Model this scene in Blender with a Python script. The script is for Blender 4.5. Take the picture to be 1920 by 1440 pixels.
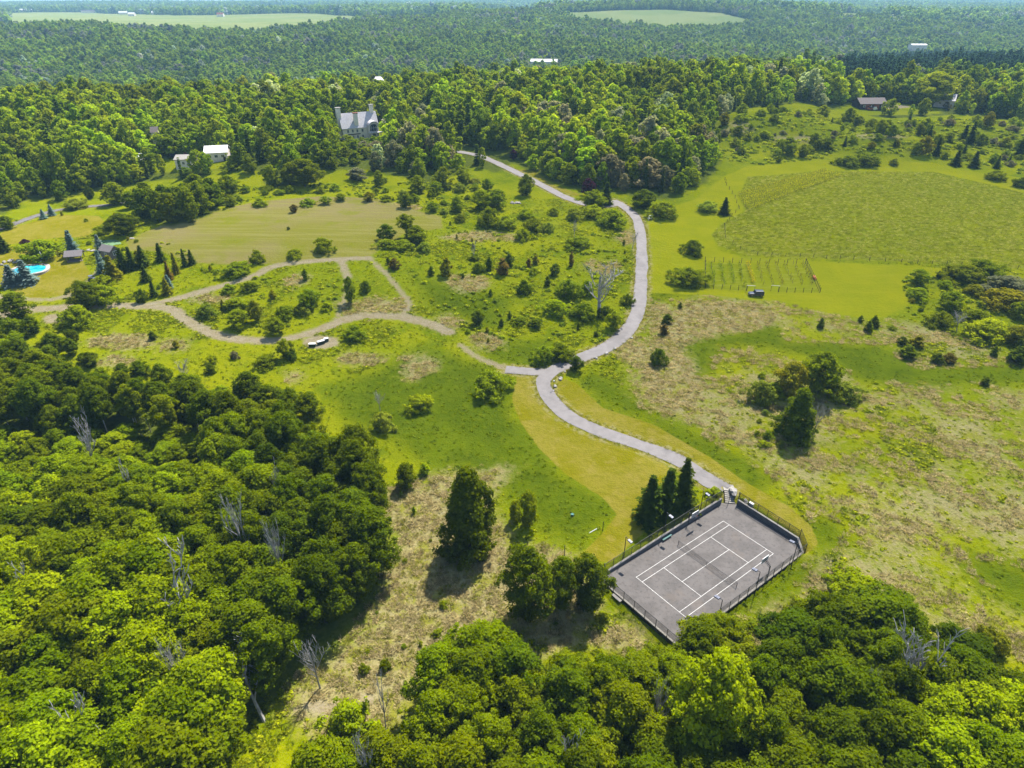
import bpy, bmesh, math, random
import numpy as np
from mathutils import Vector, Matrix

for _o in list(bpy.data.objects):
    bpy.data.objects.remove(_o)
scene = bpy.context.scene
COL = scene.collection
PI = math.pi

# ------------------------------------------------------------------ camera
CAM_H = 87.7
PITCH = math.radians(29.93)
cam_data = bpy.data.cameras.new('camera')
cam_data.sensor_width = 36.0
cam_data.lens = 24.0
cam_data.clip_start = 0.5
cam_data.clip_end = 30000.0
cam = bpy.data.objects.new('camera', cam_data)
cam.location = (0, 0, CAM_H)
cam.rotation_euler = (PI / 2 - PITCH, 0, 0)
COL.objects.link(cam)
scene.camera = cam

# ------------------------------------------------------------------ sky and sun
SUN_AZ, SUN_EL = math.radians(29.0), math.radians(58.0)
world = bpy.data.worlds.new('World')
scene.world = world
world.use_nodes = True
wn = world.node_tree
wn.nodes.clear()
sky = wn.nodes.new('ShaderNodeTexSky')
sky.sky_type = 'NISHITA'
sky.sun_disc = False
sky.sun_elevation = SUN_EL
sky.sun_rotation = SUN_AZ
sky.air_density = 1.0
sky.dust_density = 0.8
bg = wn.nodes.new('ShaderNodeBackground')
bg.inputs['Strength'].default_value = 0.095
wo = wn.nodes.new('ShaderNodeOutputWorld')
wn.links.new(sky.outputs[0], bg.inputs[0])
wn.links.new(bg.outputs[0], wo.inputs[0])
sun_data = bpy.data.lights.new('sun', 'SUN')
sun_data.energy = 4.75
sun_data.angle = math.radians(0.6)
sun_data.color = (1.0, 0.955, 0.88)
sun = bpy.data.objects.new('sun', sun_data)
sd = Vector((math.sin(SUN_AZ) * math.cos(SUN_EL), math.cos(SUN_AZ) * math.cos(SUN_EL), math.sin(SUN_EL)))
sun.rotation_euler = sd.to_track_quat('Z', 'Y').to_euler()
sun.location = (60, 120, 300)
COL.objects.link(sun)
scene.view_settings.view_transform = 'Standard'
scene.view_settings.look = 'None'
scene.view_settings.gamma = 1.0
scene.view_settings.use_curve_mapping = False
scene.view_settings.exposure = 1.42
cy = scene.cycles
cy.max_bounces = 5
cy.diffuse_bounces = 2
cy.glossy_bounces = 2
cy.transmission_bounces = 3
cy.transparent_max_bounces = 8
cy.volume_bounces = 0
cy.caustics_reflective = False
cy.caustics_refractive = False
cy.use_adaptive_sampling = True
cy.adaptive_threshold = 0.015
try:
    cy.use_denoising = True; cy.denoiser = 'OPENIMAGEDENOISE'; cy.denoising_prefilter = 'ACCURATE'; cy.denoising_input_passes = 'RGB_ALBEDO_NORMAL'
except Exception:
    pass

# ------------------------------------------------------------------ terrain
def sm(a, b, t):
    q = np.clip((t - a) / (b - a), 0, 1)
    return q * q * (3 - 2 * q)

_zx = np.arange(-400, 12001, 5.0)
_zy = np.interp(_zx, [-400, 60, 110, 200, 300, 420, 520, 640, 820, 1000, 1250, 1500, 1800, 2200, 3000, 4500, 7000, 12000],
                [-2, -1, 0.6, 8, 14, 20, 21, 14, -18, -26, -24, -6, 8, 10, 8, 2, -6, -30])
_k = np.exp(-0.5 * (np.arange(-24, 25) / 8.0) ** 2)
_zy = np.convolve(np.pad(_zy, 24, mode='edge'), _k / _k.sum(), mode='valid')
MOUNDS = [(-80, 232, 46, 30, 3.6), (203, 372, 24, 15, 6.5), (150, 405, 26, 17, 6.0), (262, 420, 26, 16, 4.0),
          (-120, 330, 34, 20, 4.0), (-30, 205, 26, 18, 1.2), (30, 250, 30, 20, 1.2), (92, 185, 34, 22, -1.0), (-200, 300, 40, 30, -5), (520, 2350, 460, 260, 37), (-300, 3000, 500, 300, 14), (-850, 1900, 900, 260, 6), (125, 490, 85, 60, 9), (330, 1250, 260, 130, 16), (-420, 1300, 240, 120, 14), (-60, 1020, 200, 70, 9)]
# the tennis court's own frame: u along the short side, v along the long side
CO = np.array([40.355, 99.905])
CU = np.array([0.6061, -0.7954])
CV = np.array([-0.7954, -0.6061])
COURT = [(-3.8, -3.9), (-1.5, -6.2), (11.9, -6.2), (14.2, -4.4), (14.2, 29.3), (-2.2, 29.3), (-3.8, 27.7)]

STAIR = [(-3.2, -4.3), (-4.3, -5.6), (-4.9, -6.6), (-4.0, -7.5), (-3.0, -6.9), (-1.7, -5.8)]
def poly_sd(poly, x, y):
    """signed distance to a closed polygon, positive inside"""
    P = np.asarray(poly, float)
    x = np.asarray(x, float); y = np.asarray(y, float)
    d2 = np.full(x.shape, 1e18); ins = np.zeros(x.shape, bool)
    n = len(P)
    for i in range(n):
        ax, ay = P[i]; bx, by = P[(i + 1) % n]
        ex, ey = bx - ax, by - ay
        L = ex * ex + ey * ey + 1e-12
        t = np.clip(((x - ax) * ex + (y - ay) * ey) / L, 0, 1)
        dx = x - ax - t * ex; dy = y - ay - t * ey
        d2 = np.minimum(d2, dx * dx + dy * dy)
        c = (ay > y) != (by > y)
        with np.errstate(divide='ignore', invalid='ignore'):
            xi = ex * (y - ay) / (by - ay if by != ay else 1e-12) + ax
        ins ^= c & (x < xi)
    d = np.sqrt(d2)
    return np.where(ins, d, -d)

def line_d(pts, x, y):
    P = np.asarray(pts, float)
    d2 = np.full(np.shape(x), 1e18)
    for i in range(len(P) - 1):
        ax, ay = P[i]; bx, by = P[i + 1]
        ex, ey = bx - ax, by - ay
        t = np.clip(((x - ax) * ex + (y - ay) * ey) / (ex * ex + ey * ey + 1e-12), 0, 1)
        d2 = np.minimum(d2, (x - ax - t * ex) ** 2 + (y - ay - t * ey) ** 2)
    return np.sqrt(d2)

def T(x, y, slab=True):
    x = np.asarray(x, float); y = np.asarray(y, float)
    s = np.clip(x / np.maximum(np.abs(y), 60.0), -0.95, 0.95)
    far = sm(250, 600, y)
    ye = y / (1 + (0.12 + 0.26 * far) * s)
    z = np.interp(ye, _zx, _zy)
    z = z + 0.55 * np.sin(x / 23 + 1.3) * np.sin(y / 31 + 0.4) * sm(115, 190, y)
    z = z + 1.3 * np.sin(x / 61 + 0.7) * np.sin(y / 74 + 2.0) * sm(180, 320, y)
    z = z + 6.0 * np.sin(x / 170 + 2.0 + 0.6 * np.sin(y / 300)) * np.sin(y / 190 + 0.5) * sm(650, 900, y) * (1 - sm(1400, 1800, y))
    z = z + 9.0 * np.sin(x / 520 + 1.0) * np.sin(y / 430 + 0.9 * np.sin(x / 700)) * sm(3000, 3800, y)
    for mx, my, sx, sy, a in MOUNDS:
        z = z + a * np.exp(-0.5 * (((x - mx) / sx) ** 2 + ((y - my) / sy) ** 2))
    u = (x - CO[0]) * CU[0] + (y - CO[1]) * CU[1]
    v = (x - CO[0]) * CV[0] + (y - CO[1]) * CV[1]
    near = np.hypot((u - 5) / 34, (v - 11) / 42)
    h = 1.12 - 0.022 * (v + 6.2) - 0.055 * (u + 3.8) * sm(-6.5, 2, v) - 0.5 * sm(26, 31, v) * sm(-3, 2, u)
    w = 1 - sm(0.62, 1.25, near)
    z = z * (1 - w) + h * w
    if slab:
        d = np.maximum(poly_sd(COURT, u, v), poly_sd(STAIR, u, v))
        z = np.where(d > -0.15, -0.7, z)
    return z

def ray_dir(px, py):
    dx = (px - 960.0) / 1280.0; dy = (720.0 - py) / 1280.0
    return np.array([dx, math.cos(PITCH) + dy * math.sin(PITCH), -math.sin(PITCH) + dy * math.cos(PITCH)])

_TS = np.concatenate([np.arange(30, 700, 0.5), np.arange(700, 3000, 3.0), np.arange(3000, 12000, 20.0)])

def at(px, py, dz=0.0):
    """the point of the ground seen at a pixel of the 1920 x 1440 photograph"""
    d = ray_dir(px, py)
    X = d[0] * _TS; Y = d[1] * _TS; Z = CAM_H + d[2] * _TS
    g = Z - (T(X, Y) + dz)
    k = int(np.argmax(g < 0)) if (g < 0).any() else len(_TS) - 1
    if k > 0 and g[k] < 0:
        a = g[k - 1] / (g[k - 1] - g[k]); t = _TS[k - 1] + a * (_TS[k] - _TS[k - 1])
    else:
        t = _TS[k]
    return Vector((d[0] * t, d[1] * t, CAM_H + d[2] * t))

def atz(px, py, z):
    d = ray_dir(px, py); t = (z - CAM_H) / d[2]
    return Vector((d[0] * t, d[1] * t, z))

def W2(pts):
    return [tuple(at(*p)[:2]) for p in pts]

def ell(cx, cy, rx, ry, n=14):
    return [(cx + rx * math.cos(2 * PI * i / n), cy + ry * math.sin(2 * PI * i / n)) for i in range(n)]

def smooth_line(pts, n=8):
    P = [Vector(p) for p in pts]
    out = []
    for i in range(len(P) - 1):
        p0 = P[max(i - 1, 0)]; p1 = P[i]; p2 = P[i + 1]; p3 = P[min(i + 2, len(P) - 1)]
        for k in range(n):
            t = k / n
            out.append(0.5 * ((2 * p1) + (p2 - p0) * t + (2 * p0 - 5 * p1 + 4 * p2 - p3) * t * t + (3 * p1 - p0 - 3 * p2 + p3) * t ** 3))
    out.append(P[-1])
    return out

def cw(u, v, z=0.0):
    p = CO + CU * u + CV * v
    return Vector((p[0], p[1], z))

# ------------------------------------------------------------------ node helpers
def new_mat(name):
    m = bpy.data.materials.new(name)
    m.use_nodes = True
    m.node_tree.nodes.clear()
    return m, m.node_tree

def N(nt, kind, ins=None, **props):
    n = nt.nodes.new(kind)
    for k, v in props.items():
        setattr(n, k, v)
    for k, v in (ins or {}).items():
        s = n.inputs[k]
        if isinstance(v, bpy.types.NodeSocket):
            nt.links.new(v, s)
        else:
            s.default_value = v
    return n

def c4(c):
    return (c[0], c[1], c[2], 1.0)

def mix(nt, f, a, b, mode='MIX'):
    n = nt.nodes.new('ShaderNodeMix')
    n.data_type = 'RGBA'; n.blend_type = mode; n.clamp_factor = True
    for s, v in ((n.inputs[0], f), (n.inputs[6], a), (n.inputs[7], b)):
        if isinstance(v, bpy.types.NodeSocket):
            nt.links.new(v, s)
        elif isinstance(v, (int, float)):
            s.default_value = v
        else:
            s.default_value = c4(v)
    return n.outputs[2]

def math_(nt, op, a, b=0.0, c=None):
    n = nt.nodes.new('ShaderNodeMath'); n.operation = op
    for i, v in enumerate((a, b) if c is None else (a, b, c)):
        if isinstance(v, bpy.types.NodeSocket):
            nt.links.new(v, n.inputs[i])
        else:
            n.inputs[i].default_value = v
    return n.outputs[0]

def step(nt, v, a, b):
    n = N(nt, 'ShaderNodeMapRange', interpolation_type='SMOOTHSTEP')
    nt.links.new(v, n.inputs['Value'])
    n.inputs['From Min'].default_value = a; n.inputs['From Max'].default_value = b
    return n.outputs[0]

def noise(nt, vec, scale, detail=3.0, rough=0.55):
    n = N(nt, 'ShaderNodeTexNoise', {'Scale': scale, 'Detail': detail, 'Roughness': rough})
    nt.links.new(vec, n.inputs['Vector'])
    return n.outputs['Fac']

def principled(nt, color, rough=0.8, metal=0.0, spec=0.3, normal=None):
    p = nt.nodes.new('ShaderNodeBsdfPrincipled')
    if isinstance(color, bpy.types.NodeSocket):
        nt.links.new(color, p.inputs['Base Color'])
    else:
        p.inputs['Base Color'].default_value = c4(color)
    if isinstance(rough, bpy.types.NodeSocket):
        nt.links.new(rough, p.inputs['Roughness'])
    else:
        p.inputs['Roughness'].default_value = rough
    p.inputs['Metallic'].default_value = metal
    p.inputs['Specular IOR Level'].default_value = spec
    if normal is not None:
        nt.links.new(normal, p.inputs['Normal'])
    o = nt.nodes.new('ShaderNodeOutputMaterial')
    nt.links.new(p.outputs[0], o.inputs['Surface'])
    return p

def surf(name, a, b=None, scale=2.0, rough=0.8, metal=0.0, spec=0.3, detail=4.0, bump=0.0, lo=0.35, hi=0.65):
    """a plain surface whose colour wanders between two shades with a noise"""
    m, nt = new_mat(name)
    tc = N(nt, 'ShaderNodeTexCoord')
    if b is None:
        b = tuple(x * 0.75 for x in a)
    a = tuple(x * 0.50 for x in a); b = tuple(x * 0.50 for x in b)
    f = noise(nt, tc.outputs['Object'], scale, detail)
    col = mix(nt, step(nt, f, lo, hi), a, b)
    nrm = None
    if bump:
        bn = N(nt, 'ShaderNodeBump', {'Strength': bump, 'Distance': 0.05})
        nt.links.new(noise(nt, tc.outputs['Object'], scale * 6, 3), bn.inputs['Height'])
        nrm = bn.outputs[0]
    principled(nt, col, rough, metal, spec, nrm)
    return m

# ------------------------------------------------------------------ object helpers
def tag(o, label=None, cat=None, group=None, kind=None):
    if label: o['label'] = label
    if cat: o['category'] = cat
    if group: o['group'] = group
    if kind: o['kind'] = kind
    return o

def empty(name, loc=(0, 0, 0), rz=0.0, **k):
    o = bpy.data.objects.new(name, None)
    o.empty_display_size = 0.3
    COL.objects.link(o)
    o.location = loc; o.rotation_euler = (0, 0, rz)
    return tag(o, **k)

def mesh_obj(name, me, parent=None, **k):
    o = bpy.data.objects.new(name, me)
    COL.objects.link(o)
    if parent is not None:
        o.parent = parent
    return tag(o, **k)

class MB:
    """collects simple solids and links them as one mesh"""
    def __init__(s):
        s.v = []; s.f = []; s.m = []
    def add(s, vs, fs, mi=0):
        b = len(s.v)
        s.v += [tuple(v) for v in vs]
        s.f += [tuple(b + i for i in f) for f in fs]
        s.m += [mi] * len(fs)
        return s
    def box(s, c, d, rz=0.0, mi=0, taper=1.0):
        cx, cy_, cz = c; hx, hy, hz = d[0] / 2, d[1] / 2, d[2] / 2
        vs = []
        for z, k in ((-hz, 1.0), (hz, taper)):
            for x, y in ((-hx, -hy), (hx, -hy), (hx, hy), (-hx, hy)):
                x *= k; y *= k
                vs.append((cx + x * math.cos(rz) - y * math.sin(rz), cy_ + x * math.sin(rz) + y * math.cos(rz), cz + z))
        return s.add(vs, [(3, 2, 1, 0), (4, 5, 6, 7), (0, 1, 5, 4), (1, 2, 6, 5), (2, 3, 7, 6), (3, 0, 4, 7)], mi)
    def tube(s, pts, radii, n=8, mi=0, cap=True):
        pts = [Vector(p) for p in pts]
        if isinstance(radii, (int, float)):
            radii = [radii] * len(pts)
        vs = []; fs = []
        for i, p in enumerate(pts):
            t = (pts[min(i + 1, len(pts) - 1)] - pts[max(i - 1, 0)]).normalized()
            a = Vector((0, 0, 1)) if abs(t.z) < 0.9 else Vector((1, 0, 0))
            e1 = t.cross(a).normalized(); e2 = t.cross(e1)
            for k in range(n):
                an = 2 * PI * k / n
                vs.append(p + radii[i] * (math.cos(an) * e1 + math.sin(an) * e2))
        for i in range(len(pts) - 1):
            for k in range(n):
                k2 = (k + 1) % n
                fs.append((i * n + k, i * n + k2, (i + 1) * n + k2, (i + 1) * n + k))
        if cap:
            fs.append(tuple(range(n - 1, -1, -1)))
            fs.append(tuple((len(pts) - 1) * n + k for k in range(n)))
        return s.add(vs, fs, mi)
    def prism(s, poly, z0, z1, mi=0):
        n = len(poly)
        vs = [(p[0], p[1], z0) for p in poly] + [(p[0], p[1], z1) for p in poly]
        fs = [tuple(range(n - 1, -1, -1)), tuple(range(n, 2 * n))]
        for i in range(n):
            j = (i + 1) % n
            fs.append((i, j, n + j, n + i))
        return s.add(vs, fs, mi)
    def mesh(s, name, mats):
        me = bpy.data.meshes.new(name)
        me.from_pydata(s.v, [], s.f)
        for m in (mats if isinstance(mats, (list, tuple)) else [mats]):
            me.materials.append(m)
        me.polygons.foreach_set('material_index', s.m)
        bm = bmesh.new(); bm.from_mesh(me)
        bmesh.ops.recalc_face_normals(bm, faces=bm.faces)
        bm.to_mesh(me); bm.free()
        me.update()
        return me
    def build(s, name, mats, parent=None, bevel=0.0, **k):
        o = mesh_obj(name, s.mesh(name, mats), parent, **k)
        if bevel:
            b = o.modifiers.new('bevel', 'BEVEL'); b.width = bevel; b.segments = 2; b.limit_method = 'ANGLE'
        return o

def copy_tree(o, parent=None):
    c = o.copy(); COL.objects.link(c)
    if parent is not None:
        c.parent = parent
    for ch in list(o.children):
        copy_tree(ch, c)
    return c

def quads_mesh(name, V, Q, mats, mi=None, fattr=None):
    """fast mesh from arrays of vertices and quads"""
    me = bpy.data.meshes.new(name)
    V = np.asarray(V, np.float32); Q = np.asarray(Q, np.int32)
    me.vertices.add(len(V)); me.vertices.foreach_set('co', V.ravel())
    me.loops.add(Q.size); me.loops.foreach_set('vertex_index', Q.ravel())
    me.polygons.add(len(Q))
    me.polygons.foreach_set('loop_start', np.arange(0, Q.size, 4, dtype=np.int32))
    for m in mats:
        me.materials.append(m)
    if mi is not None:
        me.polygons.foreach_set('material_index', np.asarray(mi, np.int32))
    if fattr is not None:
        a = me.attributes.new('leafvar', 'FLOAT', 'FACE')
        a.data.foreach_set('value', np.asarray(fattr, np.float32))
    me.update(calc_edges=True)
    return me
# ------------------------------------------------------------------ regions of the ground, outlined from the photograph
LUSH = [W2([(610, 730), (700, 690), (800, 650), (930, 690), (968, 712), (962, 755), (1010, 840), (1060, 890), (1130, 935), (1152, 962), (1122, 998), (1085, 1015), (1030, 1000), (965, 960), (930, 905), (860, 885), (770, 860), (735, 830), (640, 790)]),
        W2([(1270, 650), (1330, 628), (1400, 622), (1450, 600), (1480, 640), (1560, 640), (1650, 650), (1720, 690), (1860, 685), (1990, 690), (1990, 722), (1850, 720), (1700, 722), (1620, 715), (1540, 672), (1440, 652), (1350, 650), (1320, 720), (1290, 720)]),
        W2([(1240, 800), (1330, 820), (1420, 872), (1450, 895), (1420, 960), (1370, 920), (1330, 868), (1240, 812)]),
        W2([(1330, 1170), (1420, 1095), (1500, 1052), (1530, 1075), (1460, 1130), (1380, 1170)]),
        W2([(1075, 705), (1110, 690), (1190, 740), (1250, 790), (1350, 850), (1260, 812), (1150, 765), (1090, 728)]),
        W2([(1790, 1030), (1920, 1060), (1990, 1100), (1920, 1145), (1830, 1090)]),
        W2([(1500, 1000), (1560, 1030), (1600, 1010), (1570, 970), (1520, 960)]),
        W2([(900, 640), (1030, 640), (1000, 690), (915, 672)]), W2([(780, 520), (960, 560), (930, 620), (800, 575)]),
        W2([(1230, 480), (1310, 470), (1340, 440), (1300, 400), (1230, 420)]), W2([(1215, 540), (1300, 545), (1260, 560), (1215, 570)])]
GARDEN = [W2([(1322, 492), (1510, 496), (1536, 548), (1322, 541)])]
DRY = [W2([(715, 930), (770, 905), (880, 885), (945, 880), (915, 950), (960, 1020), (1040, 1030), (1085, 1045), (1120, 1180), (1210, 1190), (1060, 1230), (950, 1185), (860, 1250), (760, 1330), (680, 1440), (540, 1330), (550, 1290), (640, 1210), (700, 1130), (735, 1010)]),
       W2([(1180, 720), (1225, 600), (1290, 562), (1440, 572), (1455, 600), (1390, 620), (1265, 640), (1320, 720), (1300, 780), (1240, 782), (1190, 745)]),
       W2([(640, 570), (700, 560), (760, 562), (770, 582), (700, 596), (650, 592)]), W2(ell(845, 602, 22, 10)), W2(ell(912, 640, 32, 14)),
       W2(ell(680, 672, 46, 12)), W2(ell(780, 690, 28, 20)), W2(ell(230, 640, 62, 16)), W2(ell(222, 676, 26, 10)), W2(ell(318, 648, 24, 10)),
       W2(ell(556, 708, 12, 12)), W2(ell(1130, 500, 30, 12)), W2(ell(905, 445, 70, 9)), W2(ell(880, 530, 40, 14)), W2(ell(1178, 445, 16, 14)), W2(ell(1190, 660, 40, 20)), W2(ell(1560, 585, 30, 8)),
       W2(ell(1240, 590, 28, 22)), W2(ell(740, 390, 46, 9)), W2(ell(1385, 240, 26, 14)), W2(ell(1490, 262, 44, 8)), W2(ell(1650, 255, 50, 6)), W2(ell(560, 525, 26, 10)),
       W2(ell(400, 560, 30, 8)), W2([(1340, 1180), (1400, 1160), (1520, 1120), (1560, 1150), (1480, 1200), (1380, 1215)]), W2(ell(1140, 1200, 70, 26)), W2(ell(1345, 552, 34, 6))]
DRYMIX = [W2([(1200, 560), (1460, 566), (1560, 585), (1690, 600), (1800, 632), (1990, 690), (2150, 800), (2150, 1420), (1900, 1330), (1700, 1220), (1560, 1150), (1470, 1085), (1545, 1020), (1480, 930), (1400, 880), (1300, 800), (1190, 740), (1170, 690)])]
MOWN = [W2([(968, 706), (1000, 702), (1004, 740), (1038, 785), (1090, 812), (1170, 838), (1232, 858), (1264, 886), (1285, 925), (1215, 960), (1205, 1000), (1145, 1055), (1080, 1048), (1125, 1005), (1157, 965), (1132, 935), (1062, 890), (1010, 840), (975, 790), (960, 750)]),
        W2([(1048, 708), (1080, 718), (1130, 765), (1230, 798), (1330, 856), (1400, 905), (1480, 950), (1520, 985), (1535, 1020), (1512, 1040), (1490, 1000), (1400, 935), (1350, 915), (1330, 890), (1250, 850), (1150, 822), (1070, 792), (1032, 750)]),
        W2([(0, 470), (-80, 500), (-60, 545), (0, 535), (60, 560), (130, 552), (170, 515), (150, 480), (60, 455)]),
        W2([(-60, 470), (20, 428), (110, 402), (185, 405), (200, 420), (160, 445), (110, 445), (60, 452)]),
        W2([(965, 318), (1000, 318), (1035, 345), (1090, 365), (1075, 368), (1000, 338)]),
        W2([(740, 235), (800, 222), (800, 232), (745, 247)])]
FIELD = [W2([(1215, 400), (1300, 375), (1360, 330), (1400, 312), (1540, 300), (1750, 305), (1990, 355), (1990, 380), (1920, 362), (1750, 322), (1540, 320), (1400, 332), (1388, 362), (1396, 395), (1350, 420), (1338, 440), (1350, 470), (1400, 484), (1560, 492), (1720, 500), (1990, 525), (1900, 535), (1720, 520), (1705, 575), (1650, 600), (1560, 590), (1470, 565), (1300, 552), (1215, 550)])]
VINE = [W2([(1345, 462), (1333, 440), (1350, 420), (1396, 395), (1388, 362), (1400, 332), (1540, 320), (1750, 322), (1920, 362), (2100, 400), (2100, 520), (1720, 492), (1400, 480)])]
HAY = [W2([(235, 452), (330, 412), (480, 378), (600, 368), (700, 372), (770, 392), (825, 405), (832, 428), (770, 435), (720, 460), (692, 484), (600, 488), (500, 495), (440, 496), (360, 492), (300, 470), (240, 470)])]
TRACKS = [([(-420, 560), (-200, 568), (-60, 574), (0, 578), (60, 580), (120, 577), (200, 573), (310, 577), (345, 598), (400, 626), (460, 637), (530, 637), (600, 618), (650, 598), (700, 592), (760, 596), (810, 608), (840, 622)], 3.6),
          ([(862, 646), (900, 672), (950, 692)], 1.7),
          ([(255, 576), (330, 560), (420, 535), (480, 516), (505, 502), (560, 492), (640, 486), (692, 484)], 3.2),
          ([(692, 484), (720, 510), (750, 545), (768, 572), (748, 596)], 1.6),
          ([(640, 490), (652, 520)], 2.6), ([(652, 520), (646, 560), (628, 604)], 1.2),
          ([(-420, 530), (-60, 552), (40, 560), (90, 562), (135, 553)], 2.2), ([(150, 540), (172, 520), (180, 512)], 1.2)]
TRACKS = [([tuple(at(*p)[:2]) for p in pts], w) for pts, w in TRACKS]
TRACKS = [([tuple(q[:2]) for q in smooth_line([(a, b, 0) for a, b in pts], 5)], w) for pts, w in TRACKS]
PADS = [W2(ell(602, 642, 36, 13)), W2(ell(100, 598, 20, 9)), W2(ell(15, 588, 18, 10)), W2(ell(660, 1330, 22, 12)), W2(ell(690, 1310, 16, 10)),
        W2(ell(1662, 200, 45, 4)), W2([(545, 1330), (600, 1312), (640, 1320), (600, 1345)])]
FARF = [W2([(20, 24), (160, 23), (330, 29), (560, 25), (660, 30), (700, 42), (600, 56), (470, 70), (400, 67), (250, 61), (110, 53), (20, 54)]),
        W2([(700, 33), (800, 29), (860, 36), (800, 40), (700, 42)]),
        W2([(1060, 24), (1140, 20), (1250, 18), (1350, 24), (1410, 40), (1390, 52), (1330, 58), (1240, 60), (1150, 52), (1070, 42)]), W2([(1310, 8), (1360, 5), (1370, 12), (1320, 14)]), W2([(880, 20), (990, 17), (1010, 24), (900, 29)]), W2([(1560, 30), (1640, 27), (1660, 36), (1580, 40)]), W2([(480, 12), (590, 9), (600, 15), (500, 18)]),
        W2([(-60, 44), (30, 44), (60, 56), (-60, 60)])]
# the woods: where trees stand
WOOD_LEFT = W2([(-160, 735), (0, 735), (120, 742), (300, 782), (480, 805), (610, 862), (690, 930), (722, 1030), (712, 1120), (650, 1205), (560, 1275), (480, 1340), (420, 1440), (400, 1700), (-500, 1700)])
WOOD_FRONT = W2([(600, 1480), (680, 1440), (760, 1370), (830, 1310), (960, 1290), (1100, 1330), (1200, 1265), (1300, 1222), (1400, 1250), (1560, 1215), (1650, 1215), (1790, 1290), (1880, 1370), (1960, 1440), (2250, 1750), (560, 1750)])
THICKET = W2([(262, 395), (330, 395), (395, 372), (408, 392), (370, 412), (320, 424), (285, 420), (258, 408)])
RIDGE_FRONT = [(-900, 460), (-100, 425), (0, 402), (55, 372), (110, 378), (150, 362), (215, 355), (270, 340), (380, 335), (400, 318), (470, 318), (505, 350), (560, 348), (590, 322), (680, 318), (740, 328), (800, 342), (848, 332), (880, 312), (930, 322), (960, 306), (1000, 322), (1045, 346), (1100, 358), (1155, 360), (1205, 372), (1262, 372), (1330, 338), (1352, 300), (1340, 226), (1400, 204), (1500, 192), (1560, 206), (1680, 222), (1800, 214), (1900, 226), (2000, 230), (2900, 290)]
RIDGE_W = W2(RIDGE_FRONT)
RIDGE = RIDGE_W + [(9000, 9000), (0, 14000), (-9000, 9000)]
CLEAR = [W2([(575, 262), (620, 252), (700, 262), (760, 250), (815, 228), (800, 220), (740, 222), (700, 236), (640, 240)]),   # round the mansion
         W2([(1555, 210), (1590, 192), (1700, 196), (1770, 205), (1760, 214), (1660, 216), (1580, 216)]),                       # barn yard
         W2([(240, 312), (300, 296), (390, 300), (440, 302), (420, 316), (340, 322), (260, 322)]),                              # white sheds' yard
         W2([(1345, 300), (1350, 236), (1400, 215), (1500, 212), (1560, 228), (1500, 262), (1420, 290)]),
         W2([(1560, 168), (1640, 172), (1580, 182), (1530, 176)]), W2([(395, 330), (500, 318), (520, 332), (470, 350), (400, 345)]), W2([(600, 322), (670, 318), (680, 330), (620, 345)])]
ROAD_PX = [(1358, 928), (1322, 897), (1280, 868), (1235, 848), (1180, 828), (1110, 803), (1062, 778), (1033, 750), (1019, 724), (1024, 706), (1050, 688), (1092, 670), (1140, 650), (1170, 627), (1190, 600), (1200, 560), (1203, 510), (1203, 470), (1200, 432), (1189, 404), (1166, 385), (1150, 376)]
ROAD2_PX = [(1180, 395), (1160, 384), (1130, 386), (1093, 382), (1062, 371), (1030, 355), (990, 334), (940, 310), (900, 293), (862, 285), (835, 282)]
SPUR_PX = [(948, 693), (985, 696), (1024, 699)]
LROAD_PX = [(-420, 560), (-200, 488), (-60, 446), (0, 430), (40, 415), (75, 403), (110, 394), (160, 388), (220, 383), (260, 372)]
ROADS = [(smooth_line([at(*p) for p in ROAD_PX], 10), 4.6), (smooth_line([at(*p) for p in ROAD2_PX], 10), 4.6), (smooth_line([at(*p) for p in SPUR_PX], 8), 3.6), (smooth_line([at(*p) for p in LROAD_PX], 8), 4.0)]
BUILD_SPOTS = []

def union(polys, x, y, R=8.0):
    d = np.full(x.shape, -R)
    for p in polys:
        P = np.asarray(p)
        x0, y0 = P.min(0) - R; x1, y1 = P.max(0) + R
        m = (x > x0) & (x < x1) & (y > y0) & (y < y1)
        if m.any():
            d[m] = np.maximum(d[m], poly_sd(P, x[m], y[m]))
    return np.clip(d, -R, R)

def in_wood(x, y):
    return np.maximum.reduce([poly_sd(WOOD_LEFT, x, y), poly_sd(WOOD_FRONT, x, y), poly_sd(THICKET, x, y)])

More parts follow.
